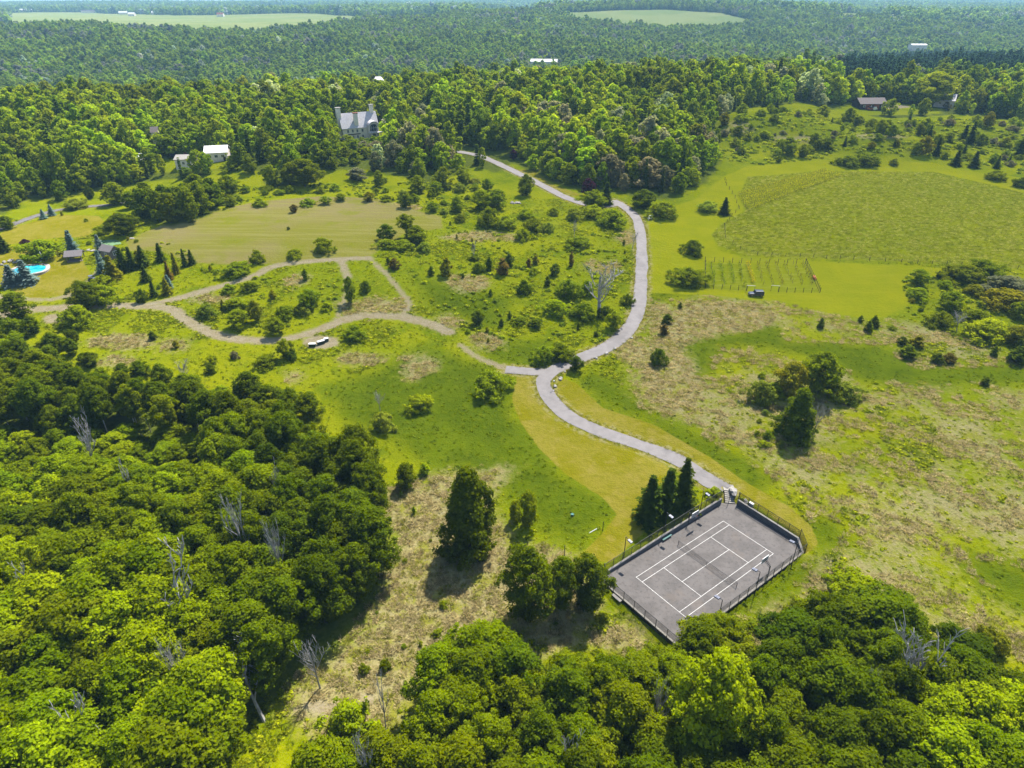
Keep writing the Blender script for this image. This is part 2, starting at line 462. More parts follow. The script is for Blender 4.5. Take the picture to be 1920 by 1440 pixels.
# ------------------------------------------------------------------ ground sheet
def build_ground():
    rs = [0.5, 8, 16, 24, 30]
    r = 36.0
    while r < 12500:
        rs.append(r); r *= 1.0058
    rs = np.array(rs)
    fine = np.linspace(-math.radians(57), math.radians(57), 350)
    coarse = np.linspace(math.radians(57), 2 * PI - math.radians(57), 40)[1:-1]
    th = np.concatenate([fine, coarse])
    R, TH = np.meshgrid(rs, th, indexing='ij')
    X = R * np.sin(TH); Y = R * np.cos(TH)
    Z = T(X, Y)
    nr, nth = X.shape
    idx = np.arange(nr * nth).reshape(nr, nth)
    a = idx[:-1]; b = idx[1:]
    a2 = np.roll(a, -1, 1); b2 = np.roll(b, -1, 1)
    Q = np.stack([a, a2, b2, b], -1).reshape(-1, 4)[:, ::-1]
    # inner disc closes the hole under the camera
    V = np.stack([X.ravel(), Y.ravel(), Z.ravel()], 1)
    me = quads_mesh('ground', V, Q, [])
    x = X.ravel(); y = Y.ravel()
    att = {}
    att['lush'] = union(LUSH, x, y); att['dry'] = union(DRY, x, y); att['mown'] = union(MOWN, x, y); att['drymix'] = union(DRYMIX, x, y)
    att['field'] = union(FIELD, x, y); att['vine'] = np.maximum(union(VINE, x, y), union(GARDEN, x, y)); att['hay'] = union(HAY, x, y)
    dirt = union(PADS, x, y)
    m = (y > 90) & (y < 420)
    for pts, w in TRACKS:
        dirt[m] = np.maximum(dirt[m], np.clip(w / 2 - line_d(pts, x[m], y[m]), -8, 8))
    att['dirt'] = dirt
    verge = np.full(x.shape, -8.0)
    for pts, w in ROADS:
        P = [tuple(p[:2]) for p in pts[::3]]
        verge[m] = np.maximum(verge[m], np.clip(w / 2 + 1.0 - line_d(P, x[m], y[m]), -8, 8))
    att['verge'] = verge
    wood = np.maximum(np.clip(in_wood(x, y), -8, 8), np.clip(poly_sd(RIDGE, x, y), -8, 8))
    wood = np.minimum(wood, -union(CLEAR, x, y))
    farf = union(FARF, x, y)
    att['wood'] = np.minimum(wood, -farf); att['farf'] = farf
    for k, v in att.items():
        at_ = me.attributes.new(k, 'FLOAT', 'POINT')
        at_.data.foreach_set('value', np.asarray(v, np.float32))
    me.polygons.foreach_set('use_smooth', np.ones(len(me.polygons), bool))
    # material
    mt, nt = new_mat('ground_cover')
    pos = N(nt, 'ShaderNodeNewGeometry').outputs['Position']
    big = noise(nt, pos, 0.022, 3); mid = noise(nt, pos, 0.11, 4); fin = noise(nt, pos, 0.75, 5, 0.62); tuft = noise(nt, pos, 2.6, 3, 0.6)
    vm = N(nt, 'ShaderNodeMapping', {'Scale': (0.35, 2.2, 1.0), 'Rotation': (0, 0, 0.35)}); nt.links.new(pos, vm.inputs['Vector'])
    streak = noise(nt, vm.outputs[0], 0.55, 4, 0.6)
    vm2 = N(nt, 'ShaderNodeMapping', {'Scale': (0.06, 1.3, 1.0), 'Rotation': (0, 0, -0.22)}); nt.links.new(pos, vm2.inputs['Vector'])
    swath = noise(nt, vm2.outputs[0], 0.5, 3, 0.6)
    def A(n):
        return N(nt, 'ShaderNodeAttribute', attribute_name=n).outputs['Fac']
    def mask(n, soft, *amps):
        v = A(n)
        for nz, amp in amps:
            v = math_(nt, 'ADD', v, math_(nt, 'MULTIPLY', math_(nt, 'SUBTRACT', nz, 0.5), amp))
        return step(nt, v, -soft, soft)
    S = lambda v, a, b: step(nt, v, a, b)
    # meadow
    col = mix(nt, S(big, 0.36, 0.64), G_MEADOW[0], G_MEADOW[1])
    col = mix(nt, S(mid, 0.45, 0.7), col, G_MEADOW[2])
    col = mix(nt, math_(nt, 'MULTIPLY', S(fin, 0.5, 0.72), 0.75), col, G_MEADOW[3])
    col = mix(nt, math_(nt, 'MULTIPLY', S(tuft, 0.56, 0.7), 0.5), col, G_MEADOW[4])
    # lush grass
    lush = mix(nt, S(mid, 0.35, 0.65), G_LUSH[0], G_LUSH[1])
    lush = mix(nt, math_(nt, 'MULTIPLY', S(fin, 0.45, 0.75), 0.6), lush, G_LUSH[2])
    col = mix(nt, mask('lush', 4.0, (mid, 12.0), (fin, 3.0)), col, lush)
    # dry bunch grass
    dry = mix(nt, S(fin, 0.38, 0.62), G_DRY[0], G_DRY[1])
    dry = mix(nt, math_(nt, 'MULTIPLY', S(noise(nt, pos, 0.22, 5, 0.65), 0.48, 0.62), 0.85), dry, G_DRY[2])
    dry = mix(nt, math_(nt, 'MULTIPLY', S(tuft, 0.52, 0.66), 0.8), dry, G_DRY[3])
    dry = mix(nt, math_(nt, 'MULTIPLY', S(noise(nt, pos, 1.5, 4, 0.7), 0.56, 0.66), 0.7), dry, G_DRY[4])
    col = mix(nt, mask('dry', 2.6, (mid, 15.0), (fin, 9.0), (tuft, 3.5)), col, dry)
    cov = math_(nt, 'ADD', noise(nt, pos, 0.055, 6, 0.68), math_(nt, 'MULTIPLY', math_(nt, 'SUBTRACT', fin, 0.5), 0.35))
    cov = math_(nt, 'SUBTRACT', cov, math_(nt, 'MULTIPLY', S(A('lush'), -3.0, 4.0), 0.22))
    col = mix(nt, math_(nt, 'MULTIPLY', math_(nt, 'MULTIPLY', S(cov, 0.44, 0.60), 0.92), mask('drymix', 3.0, (mid, 8.0))), col, dry)
    # mown strip and tall field on the right
    fld = mix(nt, S(mid, 0.35, 0.68), G_FIELD[0], G_FIELD[1])
    fld = mix(nt, math_(nt, 'MULTIPLY', S(fin, 0.5, 0.75), 0.4), fld, G_FIELD[2])
    fld = mix(nt, math_(nt, 'MULTIPLY', S(swath, 0.52, 0.64), 0.35), fld, G_FIELD[2])
    col = mix(nt, mask('field', 0.8, (mid, 3.0), (fin, 1.5)), col, fld)
    vin = mix(nt, S(big, 0.35, 0.65), G_VINE[0], G_VINE[1])
    vin = mix(nt, math_(nt, 'MULTIPLY', S(streak, 0.50, 0.66), 0.75), vin, G_VINE[2])
    vin = mix(nt, math_(nt, 'MULTIPLY', S(tuft, 0.5, 0.7), 0.4), vin, G_VINE[3])
    col = mix(nt, mask('vine', 0.5, (fin, 1.0)), col, vin)
    hay = mix(nt, S(big, 0.40, 0.60), G_HAY[0], G_HAY[1])
    hay = mix(nt, math_(nt, 'MULTIPLY', S(swath, 0.48, 0.62), 0.7), hay, G_HAY[2])
    hay = mix(nt, math_(nt, 'MULTIPLY', S(mid, 0.5, 0.68), 0.7), hay, G_HAY[3])
    col = mix(nt, mask('hay', 0.8, (mid, 4.0), (fin, 1.5)), col, hay)
    mow = mix(nt, S(mid, 0.35, 0.65), G_MOWN[0], G_MOWN[1])
    mow = mix(nt, math_(nt, 'MULTIPLY', S(fin, 0.46, 0.70), 0.7), mow, G_MOWN[2])
    mow = mix(nt, math_(nt, 'MULTIPLY', S(noise(nt, pos, 0.35, 5, 0.7), 0.50, 0.64), 0.75), mow, (.262, .215, .038))
    mow = mix(nt, math_(nt, 'MULTIPLY', S(tuft, 0.5, 0.68), 0.35), mow, (.14, .145, .006))
    col = mix(nt, mask('mown', 0.22, (fin, 0.6), (tuft, 0.3)), col, mow)
    col = mix(nt, math_(nt, 'MULTIPLY', mask('verge', 0.7, (fin, 2.2), (mid, 1.0)), 0.8), col, mix(nt, S(fin, 0.4, 0.6), G_MOWN[0], G_DRY[0]))
    drt = mix(nt, S(fin, 0.35, 0.65), G_DIRT[0], G_DIRT[1])
    drt = mix(nt, math_(nt, 'MULTIPLY', S(tuft, 0.5, 0.66), 0.55), drt, G_DIRT[2])
    col = mix(nt, mask('dirt', 0.8, (fin, 3.0), (tuft, 1.2), (mid, 1.6)), col, drt)
    wod = mix(nt, S(fin, 0.4, 0.62), G_WOOD[0], G_WOOD[1])
    col = mix(nt, mask('wood', 2.0, (mid, 8.0), (fin, 3.0)), col, wod)
    far = mix(nt, S(noise(nt, pos, 0.006, 2), 0.4, 0.6), G_FARF[0], G_FARF[1])
    col = mix(nt, mask('farf', 2.0), col, far)
    bn = N(nt, 'ShaderNodeBump', {'Strength': 0.55, 'Distance': 0.35})
    hgt = math_(nt, 'ADD', tuft, math_(nt, 'MULTIPLY', fin, 1.6))
    nt.links.new(hgt, bn.inputs['Height'])
    d = N(nt, 'ShaderNodeBsdfDiffuse', {'Roughness': 1.0})
    nt.links.new(col, d.inputs['Color']); nt.links.new(bn.outputs[0], d.inputs['Normal'])
    o = N(nt, 'ShaderNodeOutputMaterial'); nt.links.new(d.outputs[0], o.inputs['Surface'])
    me.materials.append(mt)
    return mesh_obj('ground', me, kind='structure', label='rolling meadow ground with green grass, dry tan patches and dirt tracks', cat='ground')

G_MEADOW = [(.158, .192, .001), (.215, .230, .0015), (.115, .154, .001), (.260, .262, .003), (.094, .124, .0015)]
G_LUSH = [(.068, .100, .001), (.102, .138, .0015), (.138, .162, .002)]
G_DRY = [(.300, .262, .110), (.255, .218, .090), (.205, .205, .015), (.165, .148, .045), (.33, .288, .155)]
G_FIELD = [(.205, .220, .0012), (.238, .242, .002), (.255, .252, .010)]
G_VINE = [(.168, .196, .0012), (.205, .220, .002), (.262, .266, .035), (.125, .158, .002)]
G_HAY = [(.182, .174, .022), (.215, .176, .064), (.228, .208, .052), (.165, .176, .007)]
G_MOWN = [(.196, .178, .004), (.238, .204, .024), (.165, .162, .003)]
G_DIRT = [(.300, .252, .165), (.255, .207, .120), (.185, .175, .030)]
G_WOOD = [(.070, .092, .010), (.105, .125, .015)]
G_FARF = [(.220, .265, .075), (.265, .290, .090)]
HAZE_DENS = 0.00009
HAZE_COL = (0.38, 0.70, 1.0, 1.0)
ground = build_ground()

# ------------------------------------------------------------------ roads
def asphalt(name, a, b, sc=0.5):
    m, nt = new_mat(name)
    pos = N(nt, 'ShaderNodeNewGeometry').outputs['Position']
    c = mix(nt, step(nt, noise(nt, pos, sc, 5, 0.6), 0.35, 0.65), a, b)
    c = mix(nt, math_(nt, 'MULTIPLY', step(nt, noise(nt, pos, 9.0, 2), 0.4, 0.7), 0.25), c, tuple(x * 0.7 for x in a))
    c = mix(nt, math_(nt, 'MULTIPLY', step(nt, noise(nt, pos, 0.13, 5, 0.7), 0.52, 0.66), 0.45), c, tuple(x * 0.66 for x in b))
    c = mix(nt, math_(nt, 'MULTIPLY', step(nt, noise(nt, pos, 1.1, 5, 0.75), 0.60, 0.68), 0.5), c, tuple(x * 1.2 for x in a))
    principled(nt, c, 0.9, spec=0.2)
    return m
M_ROAD = asphalt('weathered_asphalt', (.160, .147, .142), (.134, .123, .118))
M_LROAD = asphalt('old_asphalt', (.13, .122, .114), (.105, .098, .092))

def strip(name, pts, width, mat, dz, ragged=0.3, seed=1, wfun=None, **k):
    rng = np.random.default_rng(seed)
    # resample evenly
    P = [Vector((p[0], p[1], 0)) for p in pts]
    acc = [0.0]
    for i in range(1, len(P)):
        acc.append(acc[-1] + (P[i] - P[i - 1]).length)
    L = acc[-1]; n = max(8, int(L / 1.2))
    s = np.linspace(0, L, n)
    xs = np.interp(s, acc, [p.x for p in P]); ys = np.interp(s, acc, [p.y for p in P])
    dx = np.gradient(xs); dy = np.gradient(ys); l = np.hypot(dx, dy); nx, ny = -dy / l, dx / l
    nw = 7; V = []; Q = []
    jl = np.convolve(rng.normal(0, ragged, n + 4), [.2] * 5, 'valid'); jr = np.convolve(rng.normal(0, ragged, n + 4), [.2] * 5, 'valid')
    for i in range(n):
        w = width if wfun is None else wfun(s[i] / L, width)
        for j in range(nw):
            t = j / (nw - 1) * 2 - 1
            o = t * w / 2 + (jl[i] if t < -.9 else jr[i] if t > .9 else 0)
            V.append((xs[i] + nx[i] * o, ys[i] + ny[i] * o))
    V = np.array(V); Z = T(V[:, 0], V[:, 1]) + dz + 0.03 * (1 - (np.tile(np.linspace(-1, 1, nw), n)) ** 2)
    for i in range(n - 1):
        for j in range(nw - 1):
            a = i * nw + j
            Q.append((a, a + 1, a + nw + 1, a + nw))
    me = quads_mesh(name, np.column_stack([V, Z]), np.array(Q)[:, ::-1], [mat])
    if me.polygons[0].normal.z < 0:
        me.flip_normals()
    return mesh_obj(name, me, kind='structure', **k)

drive = strip('driveway', ROADS[0][0], 4.1, M_ROAD, 0.09, seed=3, wfun=lambda t, w: w - 0.2 + 0.5 * math.exp(-((t - 0.42) / 0.06) ** 2), label='pale winding asphalt driveway from the tennis court up the hill', cat='driveway')
strip('road', ROADS[1][0], 4.1, M_ROAD, 0.13, seed=4, label='pale asphalt lane climbing left through the trees toward the mansion', cat='road')
strip('driveway_spur', ROADS[2][0], 3.6, M_ROAD, 0.11, seed=5, label='short asphalt stub where the dirt track meets the driveway', cat='driveway')
strip('road', ROADS[3][0], 4.0, M_LROAD, 0.10, seed=6, label='grey lane at the left edge below the wooded bank', cat='road')
# ------------------------------------------------------------------ foliage
def foliage_mat():
    m, nt = new_mat('foliage')
    t = N(nt, 'ShaderNodeAttribute', attribute_name='tint', attribute_type='INSTANCER')
    v = N(nt, 'ShaderNodeAttribute', attribute_name='leafvar').outputs['Fac']
    k = math_(nt, 'ADD', 0.62, math_(nt, 'MULTIPLY', v, 0.76))
    sc = N(nt, 'ShaderNodeVectorMath', operation='SCALE')
    nt.links.new(t.outputs['Color'], sc.inputs[0]); nt.links.new(k, sc.inputs['Scale'])
    hs = N(nt, 'ShaderNodeHueSaturation', {'Saturation': 1.0, 'Value': 1.0})
    nt.links.new(math_(nt, 'ADD', 0.512, math_(nt, 'MULTIPLY', v, -0.024)), hs.inputs['Hue'])
    nt.links.new(sc.outputs[0], hs.inputs['Color'])
    col = hs.outputs[0]
    d = N(nt, 'ShaderNodeBsdfDiffuse'); nt.links.new(col, d.inputs['Color'])
    tr = N(nt, 'ShaderNodeBsdfTranslucent'); nt.links.new(mix(nt, 0.6, col, (1.25, 1.15, 0.6), 'MULTIPLY'), tr.inputs['Color'])
    m1 = N(nt, 'ShaderNodeMixShader', {0: 0.48, 1: d.outputs[0], 2: tr.outputs[0]})
    m2 = m1
    o = N(nt, 'ShaderNodeOutputMaterial'); nt.links.new(m2.outputs[0], o.inputs['Surface'])
    return m
M_LEAF = foliage_mat()
M_BARK = surf('bark', (.16, .13, .10), (.10, .08, .06), 3.0, 0.95, bump=0.4)
M_PALEBARK = surf('pale_bark', (.80, .76, .66), (.55, .51, .42), 2.0, 0.9, bump=0.3)
M_DEAD = surf('weathered_wood', (.62, .59, .56), (.42, .39, .36), 1.5, 0.95)

def unit(v):
    return v / (np.linalg.norm(v, axis=-1, keepdims=True) + 1e-9)

def leaf_quads(C, Nn, size, rng, aspect=1.45):
    n = len(C)
    Nn = unit(Nn)
    t = unit(np.cross(Nn, rng.normal(size=(n, 3))))
    b = np.cross(Nn, t)
    s = size[:, None]
    V = np.stack([C - t * s * aspect * .5 - Nn * s * .12, C + b * s * .5 + Nn * s * .10, C + t * s * aspect * .5 - Nn * s * .12, C - b * s * .5 + Nn * s * .10], 1)
    return V.reshape(-1, 3), np.arange(n * 4).reshape(n, 4)

def lobed(rng, centers, radii, per, leaf, flat=0.8, jit=0.65, up=0.35, lvar=None, shell=(0.42, 1.14)):
    C = []; Nn = []; L = []; S = []
    mid = centers.mean(0)
    str_ = rng.uniform(.8, 1.35, (len(centers), 3))
    for i, (c, r) in enumerate(zip(centers, radii)):
        n = max(4, int(per * (r / np.mean(radii)) ** 2))
        out = c - mid; out = out / (np.linalg.norm(out) + 1e-6)
        d = unit(rng.normal(size=(n, 3)) + 0.45 * out + np.array([0, 0, up]))
        rr = r * rng.uniform(shell[0], shell[1], (n, 1))
        p = c + d * rr * np.array([1, 1, flat]) * str_[i]
        C.append(p); Nn.append(d + rng.normal(size=(n, 3)) * jit * .6 + np.array([0, 0, .25]))
        lv = rng.uniform(0.15, 0.85) * 0.5
        L.append(np.clip(lv + rng.uniform(0, .5, n), 0, 1)); S.append(leaf * rng.uniform(.7, 1.3, n))
    V, Q = leaf_quads(np.concatenate(C), np.concatenate(Nn), np.concatenate(S), rng)
    return V, Q, np.concatenate(L)

def crown_lobes(rng, n, H, z0, prof, lr, inner=0.35):
    """lobe centres through a crown: prof(t) is the half width at height fraction t"""
    c = []; r = []
    ph = rng.uniform(0, 6.28, 4)
    for i in range(n):
        t = (i + rng.uniform(0, 1)) / n
        a = i * 2.399963 + rng.uniform(-.5, .5)
        R = prof(t) * (1 + 0.18 * math.sin(2 * a + ph[0] + 2 * t) + 0.17 * math.sin(3 * a + ph[1] + 5 * t) + 0.13 * math.sin(5 * a + ph[2] - 6 * t))
        k = rng.uniform(.74, 1.0) if rng.uniform() > inner else rng.uniform(.15, .7)
        rr = lr * rng.uniform(.5, 1.5)
        q = max(R * k - rr * .5, 0.0)
        c.append((q * math.cos(a), q * math.sin(a), z0 + t * (H - z0) - rr * .3 + rng.normal() * .2))
        r.append(rr)
    return np.array(c), np.array(r)

def bez(p0, p1, p2, n=5):
    return [(1 - t) ** 2 * Vector(p0) + 2 * t * (1 - t) * Vector(p1) + t * t * Vector(p2) for t in [i / (n - 1) for i in range(n)]]

def trunk_mb(rng, H, r0, centers, nl=9, sides=6, z_first=0.3):
    mb = MB()
    k = rng.uniform(-.04, .04, 2)
    top = (k[0] * H, k[1] * H, H * .82)
    mb.tube([(0, 0, -0.4), (0, 0, 0.2), (k[0] * H * .3, k[1] * H * .3, H * .3), (k[0] * H * .7, k[1] * H * .7, H * .6), top], [r0 * 1.3, r0, r0 * .75, r0 * .5, r0 * .15], sides)
    idx = rng.choice(len(centers), min(nl, len(centers)), replace=False)
    for i in idx:
        c = centers[i]
        zz = max(H * .15, min(c[2] - 0.25 * math.hypot(c[0], c[1]) - 1, H * .7))
        b = (k[0] * zz, k[1] * zz, zz)
        m = ((b[0] + c[0]) * .45, (b[1] + c[1]) * .45, (zz + c[2]) * .5 - .3)
        mb.tube(bez(b, m, tuple(c), 4), [r0 * .4, r0 * .3, r0 * .2, r0 * .06], 4, cap=False)
    return mb

dome = lambda W, lo=.35, p=.5: (lambda t: W * (lo + (1 - lo) * math.sin(min(1, t / .45) * PI / 2)) * (1 - max(0, (t - .35) / .65) ** 2.2) ** p)
oval = lambda W: (lambda t: W * math.sin(PI * (0.10 + 0.86 * t ** 1.15)) ** .7)
PROTO = {}

def make_tree_proto(kind, n_var, seed, H, z0, prof, lobes, lr, per, leaf, bark, r0, flat=.8, nl=9, inner=.35, up=.35, jit=.65):
    PROTO[kind] = []
    for v in range(n_var):
        rng = np.random.default_rng(seed + v)
        c, r = crown_lobes(rng, lobes, H, z0, prof, lr, inner)
        V, Q, L = lobed(rng, c, r, per, leaf, flat, jit, up)
        W = np.percentile(np.abs(V[:, :2]), 97) * 2
        Hh = np.percentile(V[:, 2], 99.5)
        crown = quads_mesh(kind + '_crown', V, Q, [M_LEAF], None, L)
        tm = trunk_mb(rng, H, r0, c, nl).mesh(kind + '_trunk', bark)
        PROTO[kind].append(dict(crown=crown, trunk=tm, W=W, H=Hh))

make_tree_proto('maple', 5, 11, 14, 2.6, dome(5.2, .45, .55), 230, .82, 84, .29, M_BARK, .24, .8)
make_tree_proto('ash', 5, 31, 14, 2.0, oval(4.2), 175, .78, 84, .27, M_BARK, .2, .9, inner=.3)
make_tree_proto('aspen', 5, 51, 14, 6.6, oval(3.6), 130, .72, 70, .26, M_PALEBARK, .14, .8, nl=6, inner=.4)
make_tree_proto('oval_tree', 3, 71, 14, .3, lambda t: 4.0 * (1 - t) ** .62 * (0.55 + 0.45 * min(1, t / .16)) + .25, 260, .72, 84, .27, M_BARK, .22, .85, inner=.25)
make_tree_proto('shrub', 6, 91, 3.2, .1, dome(2.4, .75, .55), 80, .46, 60, .19, M_BARK, .06, .9, nl=8, inner=.25)
make_tree_proto('small_tree', 4, 111, 6, .9, dome(2.3, .5, .55), 90, .5, 60, .21, M_BARK, .1, .8, nl=6)
make_tree_proto('mid_tree', 5, 131, 12, 1.0, dome(4.4, .5, .55), 60, 1.15, 40, .62, M_BARK, .2, .75, nl=3)

def spruce_mesh(rng, H, W, tiers, per, seg, leaf, kind):
    C = []; Nn = []; S = []; L = []
    for i in range(tiers):
        t = (i + rng.uniform(0, .6)) / tiers
        z = H * (0.03 + 0.97 * t)
        R = W / 2 * (1 - t) ** .85 * rng.uniform(.78, 1.15) + .08
        n = max(4, int(per * (1 - t * .7)))
        a0 = rng.uniform(0, 6.28)
        for k in range(n):
            a = a0 + 2 * PI * k / n + rng.uniform(-.2, .2)
            Rk = R * rng.uniform(.55, 1.22)
            m = max(2, int(seg * (.35 + .65 * Rk / (W / 2))))
            lv = rng.uniform(.1, .6)
            for j in range(m):
                f = (j + .6) / m
                rad = Rk * f
                p = np.array([math.cos(a) * rad, math.sin(a) * rad, z - .42 * rad * (.4 + .6 * (1 - t)) + .10 * H * t * f * .2])
                for side in (-1, 1):
                    C.append(p + np.array([-math.sin(a), math.cos(a), 0]) * side * leaf * .38 * (1.1 - f * .6) + rng.normal(size=3) * .05)
                    Nn.append(np.array([math.cos(a) * .4, math.sin(a) * .4, 1.0]) + rng.normal(size=3) * .35)
                    S.append(leaf * rng.uniform(.75, 1.2) * (1.1 - .35 * f)); L.append(np.clip(lv + .4 * f + rng.uniform(-.1, .1), 0, 1))
    return leaf_quads(np.array(C), np.array(Nn), np.array(S), rng, 1.7) + (np.array(L),)

PROTO['spruce'] = []
for v in range(4):
    rng = np.random.default_rng(200 + v)
    V, Q, L = spruce_mesh(rng, 8, 3.8, 24, 13, 8, .34, 'spruce')
    crown = quads_mesh('spruce_crown', V, Q, [M_LEAF], None, L)
    mb = MB(); mb.tube([(0, 0, -.3), (0, 0, 4), (0, 0, 7.8)], [.17, .10, .02], 6)
    PROTO['spruce'].append(dict(crown=crown, trunk=mb.mesh('spruce_trunk', M_BARK), W=3.8, H=8.0))
PROTO['juniper'] = []
for v in range(4):
    rng = np.random.default_rng(220 + v)
    c, r = crown_lobes(rng, 34, 2.6, .05, lambda t: .75 * math.sin(PI * (.18 + .8 * t)) ** .8, .28, .3)
    V, Q, L = lobed(rng, c, r, 26, .2, 1.1, .6, .5)
    crown = quads_mesh('juniper_crown', V, Q, [M_LEAF], None, L)
    mb = MB(); mb.tube([(0, 0, -.2), (0, 0, 1.6)], [.07, .02], 5)
    PROTO['juniper'].append(dict(crown=crown, trunk=mb.mesh('juniper_trunk', M_BARK), W=1.6, H=2.7))

def dead_mesh(rng, H, spread, depth=4, r0=.16, lean=0.0, twigs=5):
    mb = MB()
    def grow(p, d, L, r, dep):
        n = 3
        pts = [p]; q = p.copy(); dd = d.copy()
        for i in range(n):
            dd = (dd + Vector(rng.normal(size=3)) * .13 + Vector((0, 0, .05))).normalized()
            q = q + dd * (L / n); pts.append(q.copy())
        rad = [max(.028, r * (1 - .65 * i / n)) for i in range(n + 1)]
        mb.tube(pts, rad, 5 if dep == 0 else (4 if dep < 2 else 3), cap=False)
        if dep >= depth: return
        k = rng.integers(3, 5) if dep else twigs + 2
        for j in range(k):
            f = rng.uniform(.3, 1.0) if dep else rng.uniform(.28, 1.0)
            i = min(n - 1, int(f * n)); base = pts[i].lerp(pts[i + 1], f * n - i)
            a = rng.uniform(0, 2 * PI)
            side = Vector((math.cos(a), math.sin(a), 0)) * spread + Vector((0, 0, 1)) * rng.uniform(.5, .95)
            nd = (dd * .55 + side).normalized()
            grow(base, nd, L * rng.uniform(.36, .6) * (1.15 - .4 * f if dep == 0 else 1), rad[i] * .6, dep + 1)
    grow(Vector((0, 0, -.3)), Vector((lean, lean * .3, 1)).normalized(), H * .72, r0, 0)
    return mb.mesh('bare_branches', M_DEAD)
PROTO['dead'] = []
for v, (sp, de, tw) in enumerate([(.6, 3, 9), (.8, 3, 11), (.4, 3, 6), (.95, 3, 12), (.5, 3, 5)]):
    rng = np.random.default_rng(300 + v)
    me = dead_mesh(rng, 10, sp, de, .23, 0, tw)
    co = np.empty(len(me.vertices) * 3); me.vertices.foreach_get('co', co); co = co.reshape(-1, 3)
    PROTO['dead'].append(dict(crown=None, trunk=me, W=np.percentile(np.abs(co[:, :2]), 98) * 2, H=np.percentile(co[:, 2], 99.8)))

TINT0 = dict(maple_bright=(.212, .295, .006), maple=(.145, .212, .005), green=(.130, .180, .006), deep=(.092, .138, .006), dark=(.062, .100, .006),
            shrub=(.165, .230, .007), pale_shrub=(.185, .245, .045), olive=(.165, .180, .015), spruce=(.056, .092, .018), bluespruce=(.150, .230, .230),
            purple=(.050, .022, .045), yellow=(.360, .330, .008), lime=(.205, .275, .008), silver=(.240, .290, .150), rust=(.120, .098, .042), grey=(.150, .160, .085), juniper=(.080, .120, .012))
TINT = {k: (v[0] * 1.08, v[1] * 1.0, v[2] * (.35 if k not in ('bluespruce', 'purple', 'silver', 'grey') else .9)) for k, v in TINT0.items()}
RNG = np.random.default_rng(7)

def jitter(t, a=.16, rng=RNG):
    k = 1 + rng.uniform(-a, a)
    return [float(t[0] * k * (1 + rng.uniform(-.08, .08))), float(t[1] * k), float(t[2] * k)]

NAMES = dict(maple='maple_tree', ash='leafy_tree', aspen='aspen_tree', oval_tree='leafy_tree', shrub='shrub', small_tree='small_tree', mid_tree='leafy_tree', spruce='spruce_tree', juniper='juniper_bush', dead='dead_tree')
CATS = dict(maple='tree', ash='tree', aspen='tree', oval_tree='tree', shrub='shrub', small_tree='tree', mid_tree='tree', spruce='conifer', juniper='juniper', dead='dead tree')
PLANTED = []

def plant(kind, x, y, W, H, tint, label, group=None, rz=None, parts=True, dz=0.0, tilt=None, name=None):
    if len(label.split()) > 16: label = label.replace(' leafy', '').replace(' pale-trunked', '')
    pr = PROTO[kind]; p = pr[int(RNG.integers(len(pr)))]
    z = float(T(x, y)) + dz
    rz = RNG.uniform(0, 2 * PI) if rz is None else rz
    s = (W / p['W'], W / p['W'], H / p['H'])
    nm = name or NAMES[kind]
    tn = jitter(TINT[tint] if isinstance(tint, str) else tint)
    if p['crown'] is None:
        r = mesh_obj(nm, p['trunk'])
        r.location = (x, y, z)
    elif parts:
        r = empty(nm, (x, y, z))
        mesh_obj('trunk', p['trunk'], r)
        c = mesh_obj('crown' if kind not in ('shrub', 'juniper') else 'foliage', p['crown'], r); c['tint'] = tn
    else:
        r = mesh_obj(nm, p['crown']); r['tint'] = tn
        r.location = (x, y, z)
    r.rotation_euler = (0, 0, rz) if tilt is None else (tilt[0], tilt[1], rz)
    r.scale = s
    tag(r, label, CATS[kind], group)
    PLANTED.append((x, y, W * .5))
    return r

def wooded(px, py):
    g = at(px, py)
    return float(in_wood(np.array(g.x), np.array(g.y))) > 0.5

def at_item(px, py, w, h, kind):
    """stand a plant so that its picture in the photograph's view is about w x h pixels with its foot at (px, py)"""
    if kind != 'shrub' and kind != 'juniper': px = 960 + (px - 960) * (2943 - py) / (2943 - py + h * .5)
    lift = 7.5 if kind == 'dead' and py > 800 and wooded(px, py) else 0.0
    g = at(px, py, lift)
    dv = Vector((g.x, g.y, g.z - CAM_H)); d = dv.length
    dep = math.asin(-dv.z / d)
    Wm = w * d / 1280.0
    back = {'shrub': .38, 'dead': 0.0}.get(kind, .18) * w * math.sin(dep)
    g2 = at(px, py - back, lift)
    if lift: g2 = Vector((g2.x, g2.y, float(T(g2.x, g2.y))))
    d2 = Vector((g2.x, g2.y, g2.z - CAM_H)).length
    # the height whose top reaches the top pixel, allowing for the rounded back of the crown
    allow = {'shrub': .20, 'dead': 0.0, 'spruce': 0.02, 'oval_tree': .05, 'juniper': .1}.get(kind, .17) * Wm * math.sin(dep)
    dt = ray_dir(px, py - h)
    t = g2.y / dt[1]
    Hm = CAM_H + dt[2] * t - g2.z - allow / math.cos(dep)
    lo = .42 if kind == 'shrub' else .6
    Hm = max(Hm, lo * Wm)
    if kind == 'shrub': Hm = min(Hm, 1.2 * Wm)
    if kind not in ('shrub', 'spruce', 'juniper'): Wm = Wm * max(.75, 1 - .6 * Hm * math.sin(dep) / d2)
    return g2, Wm, Hm
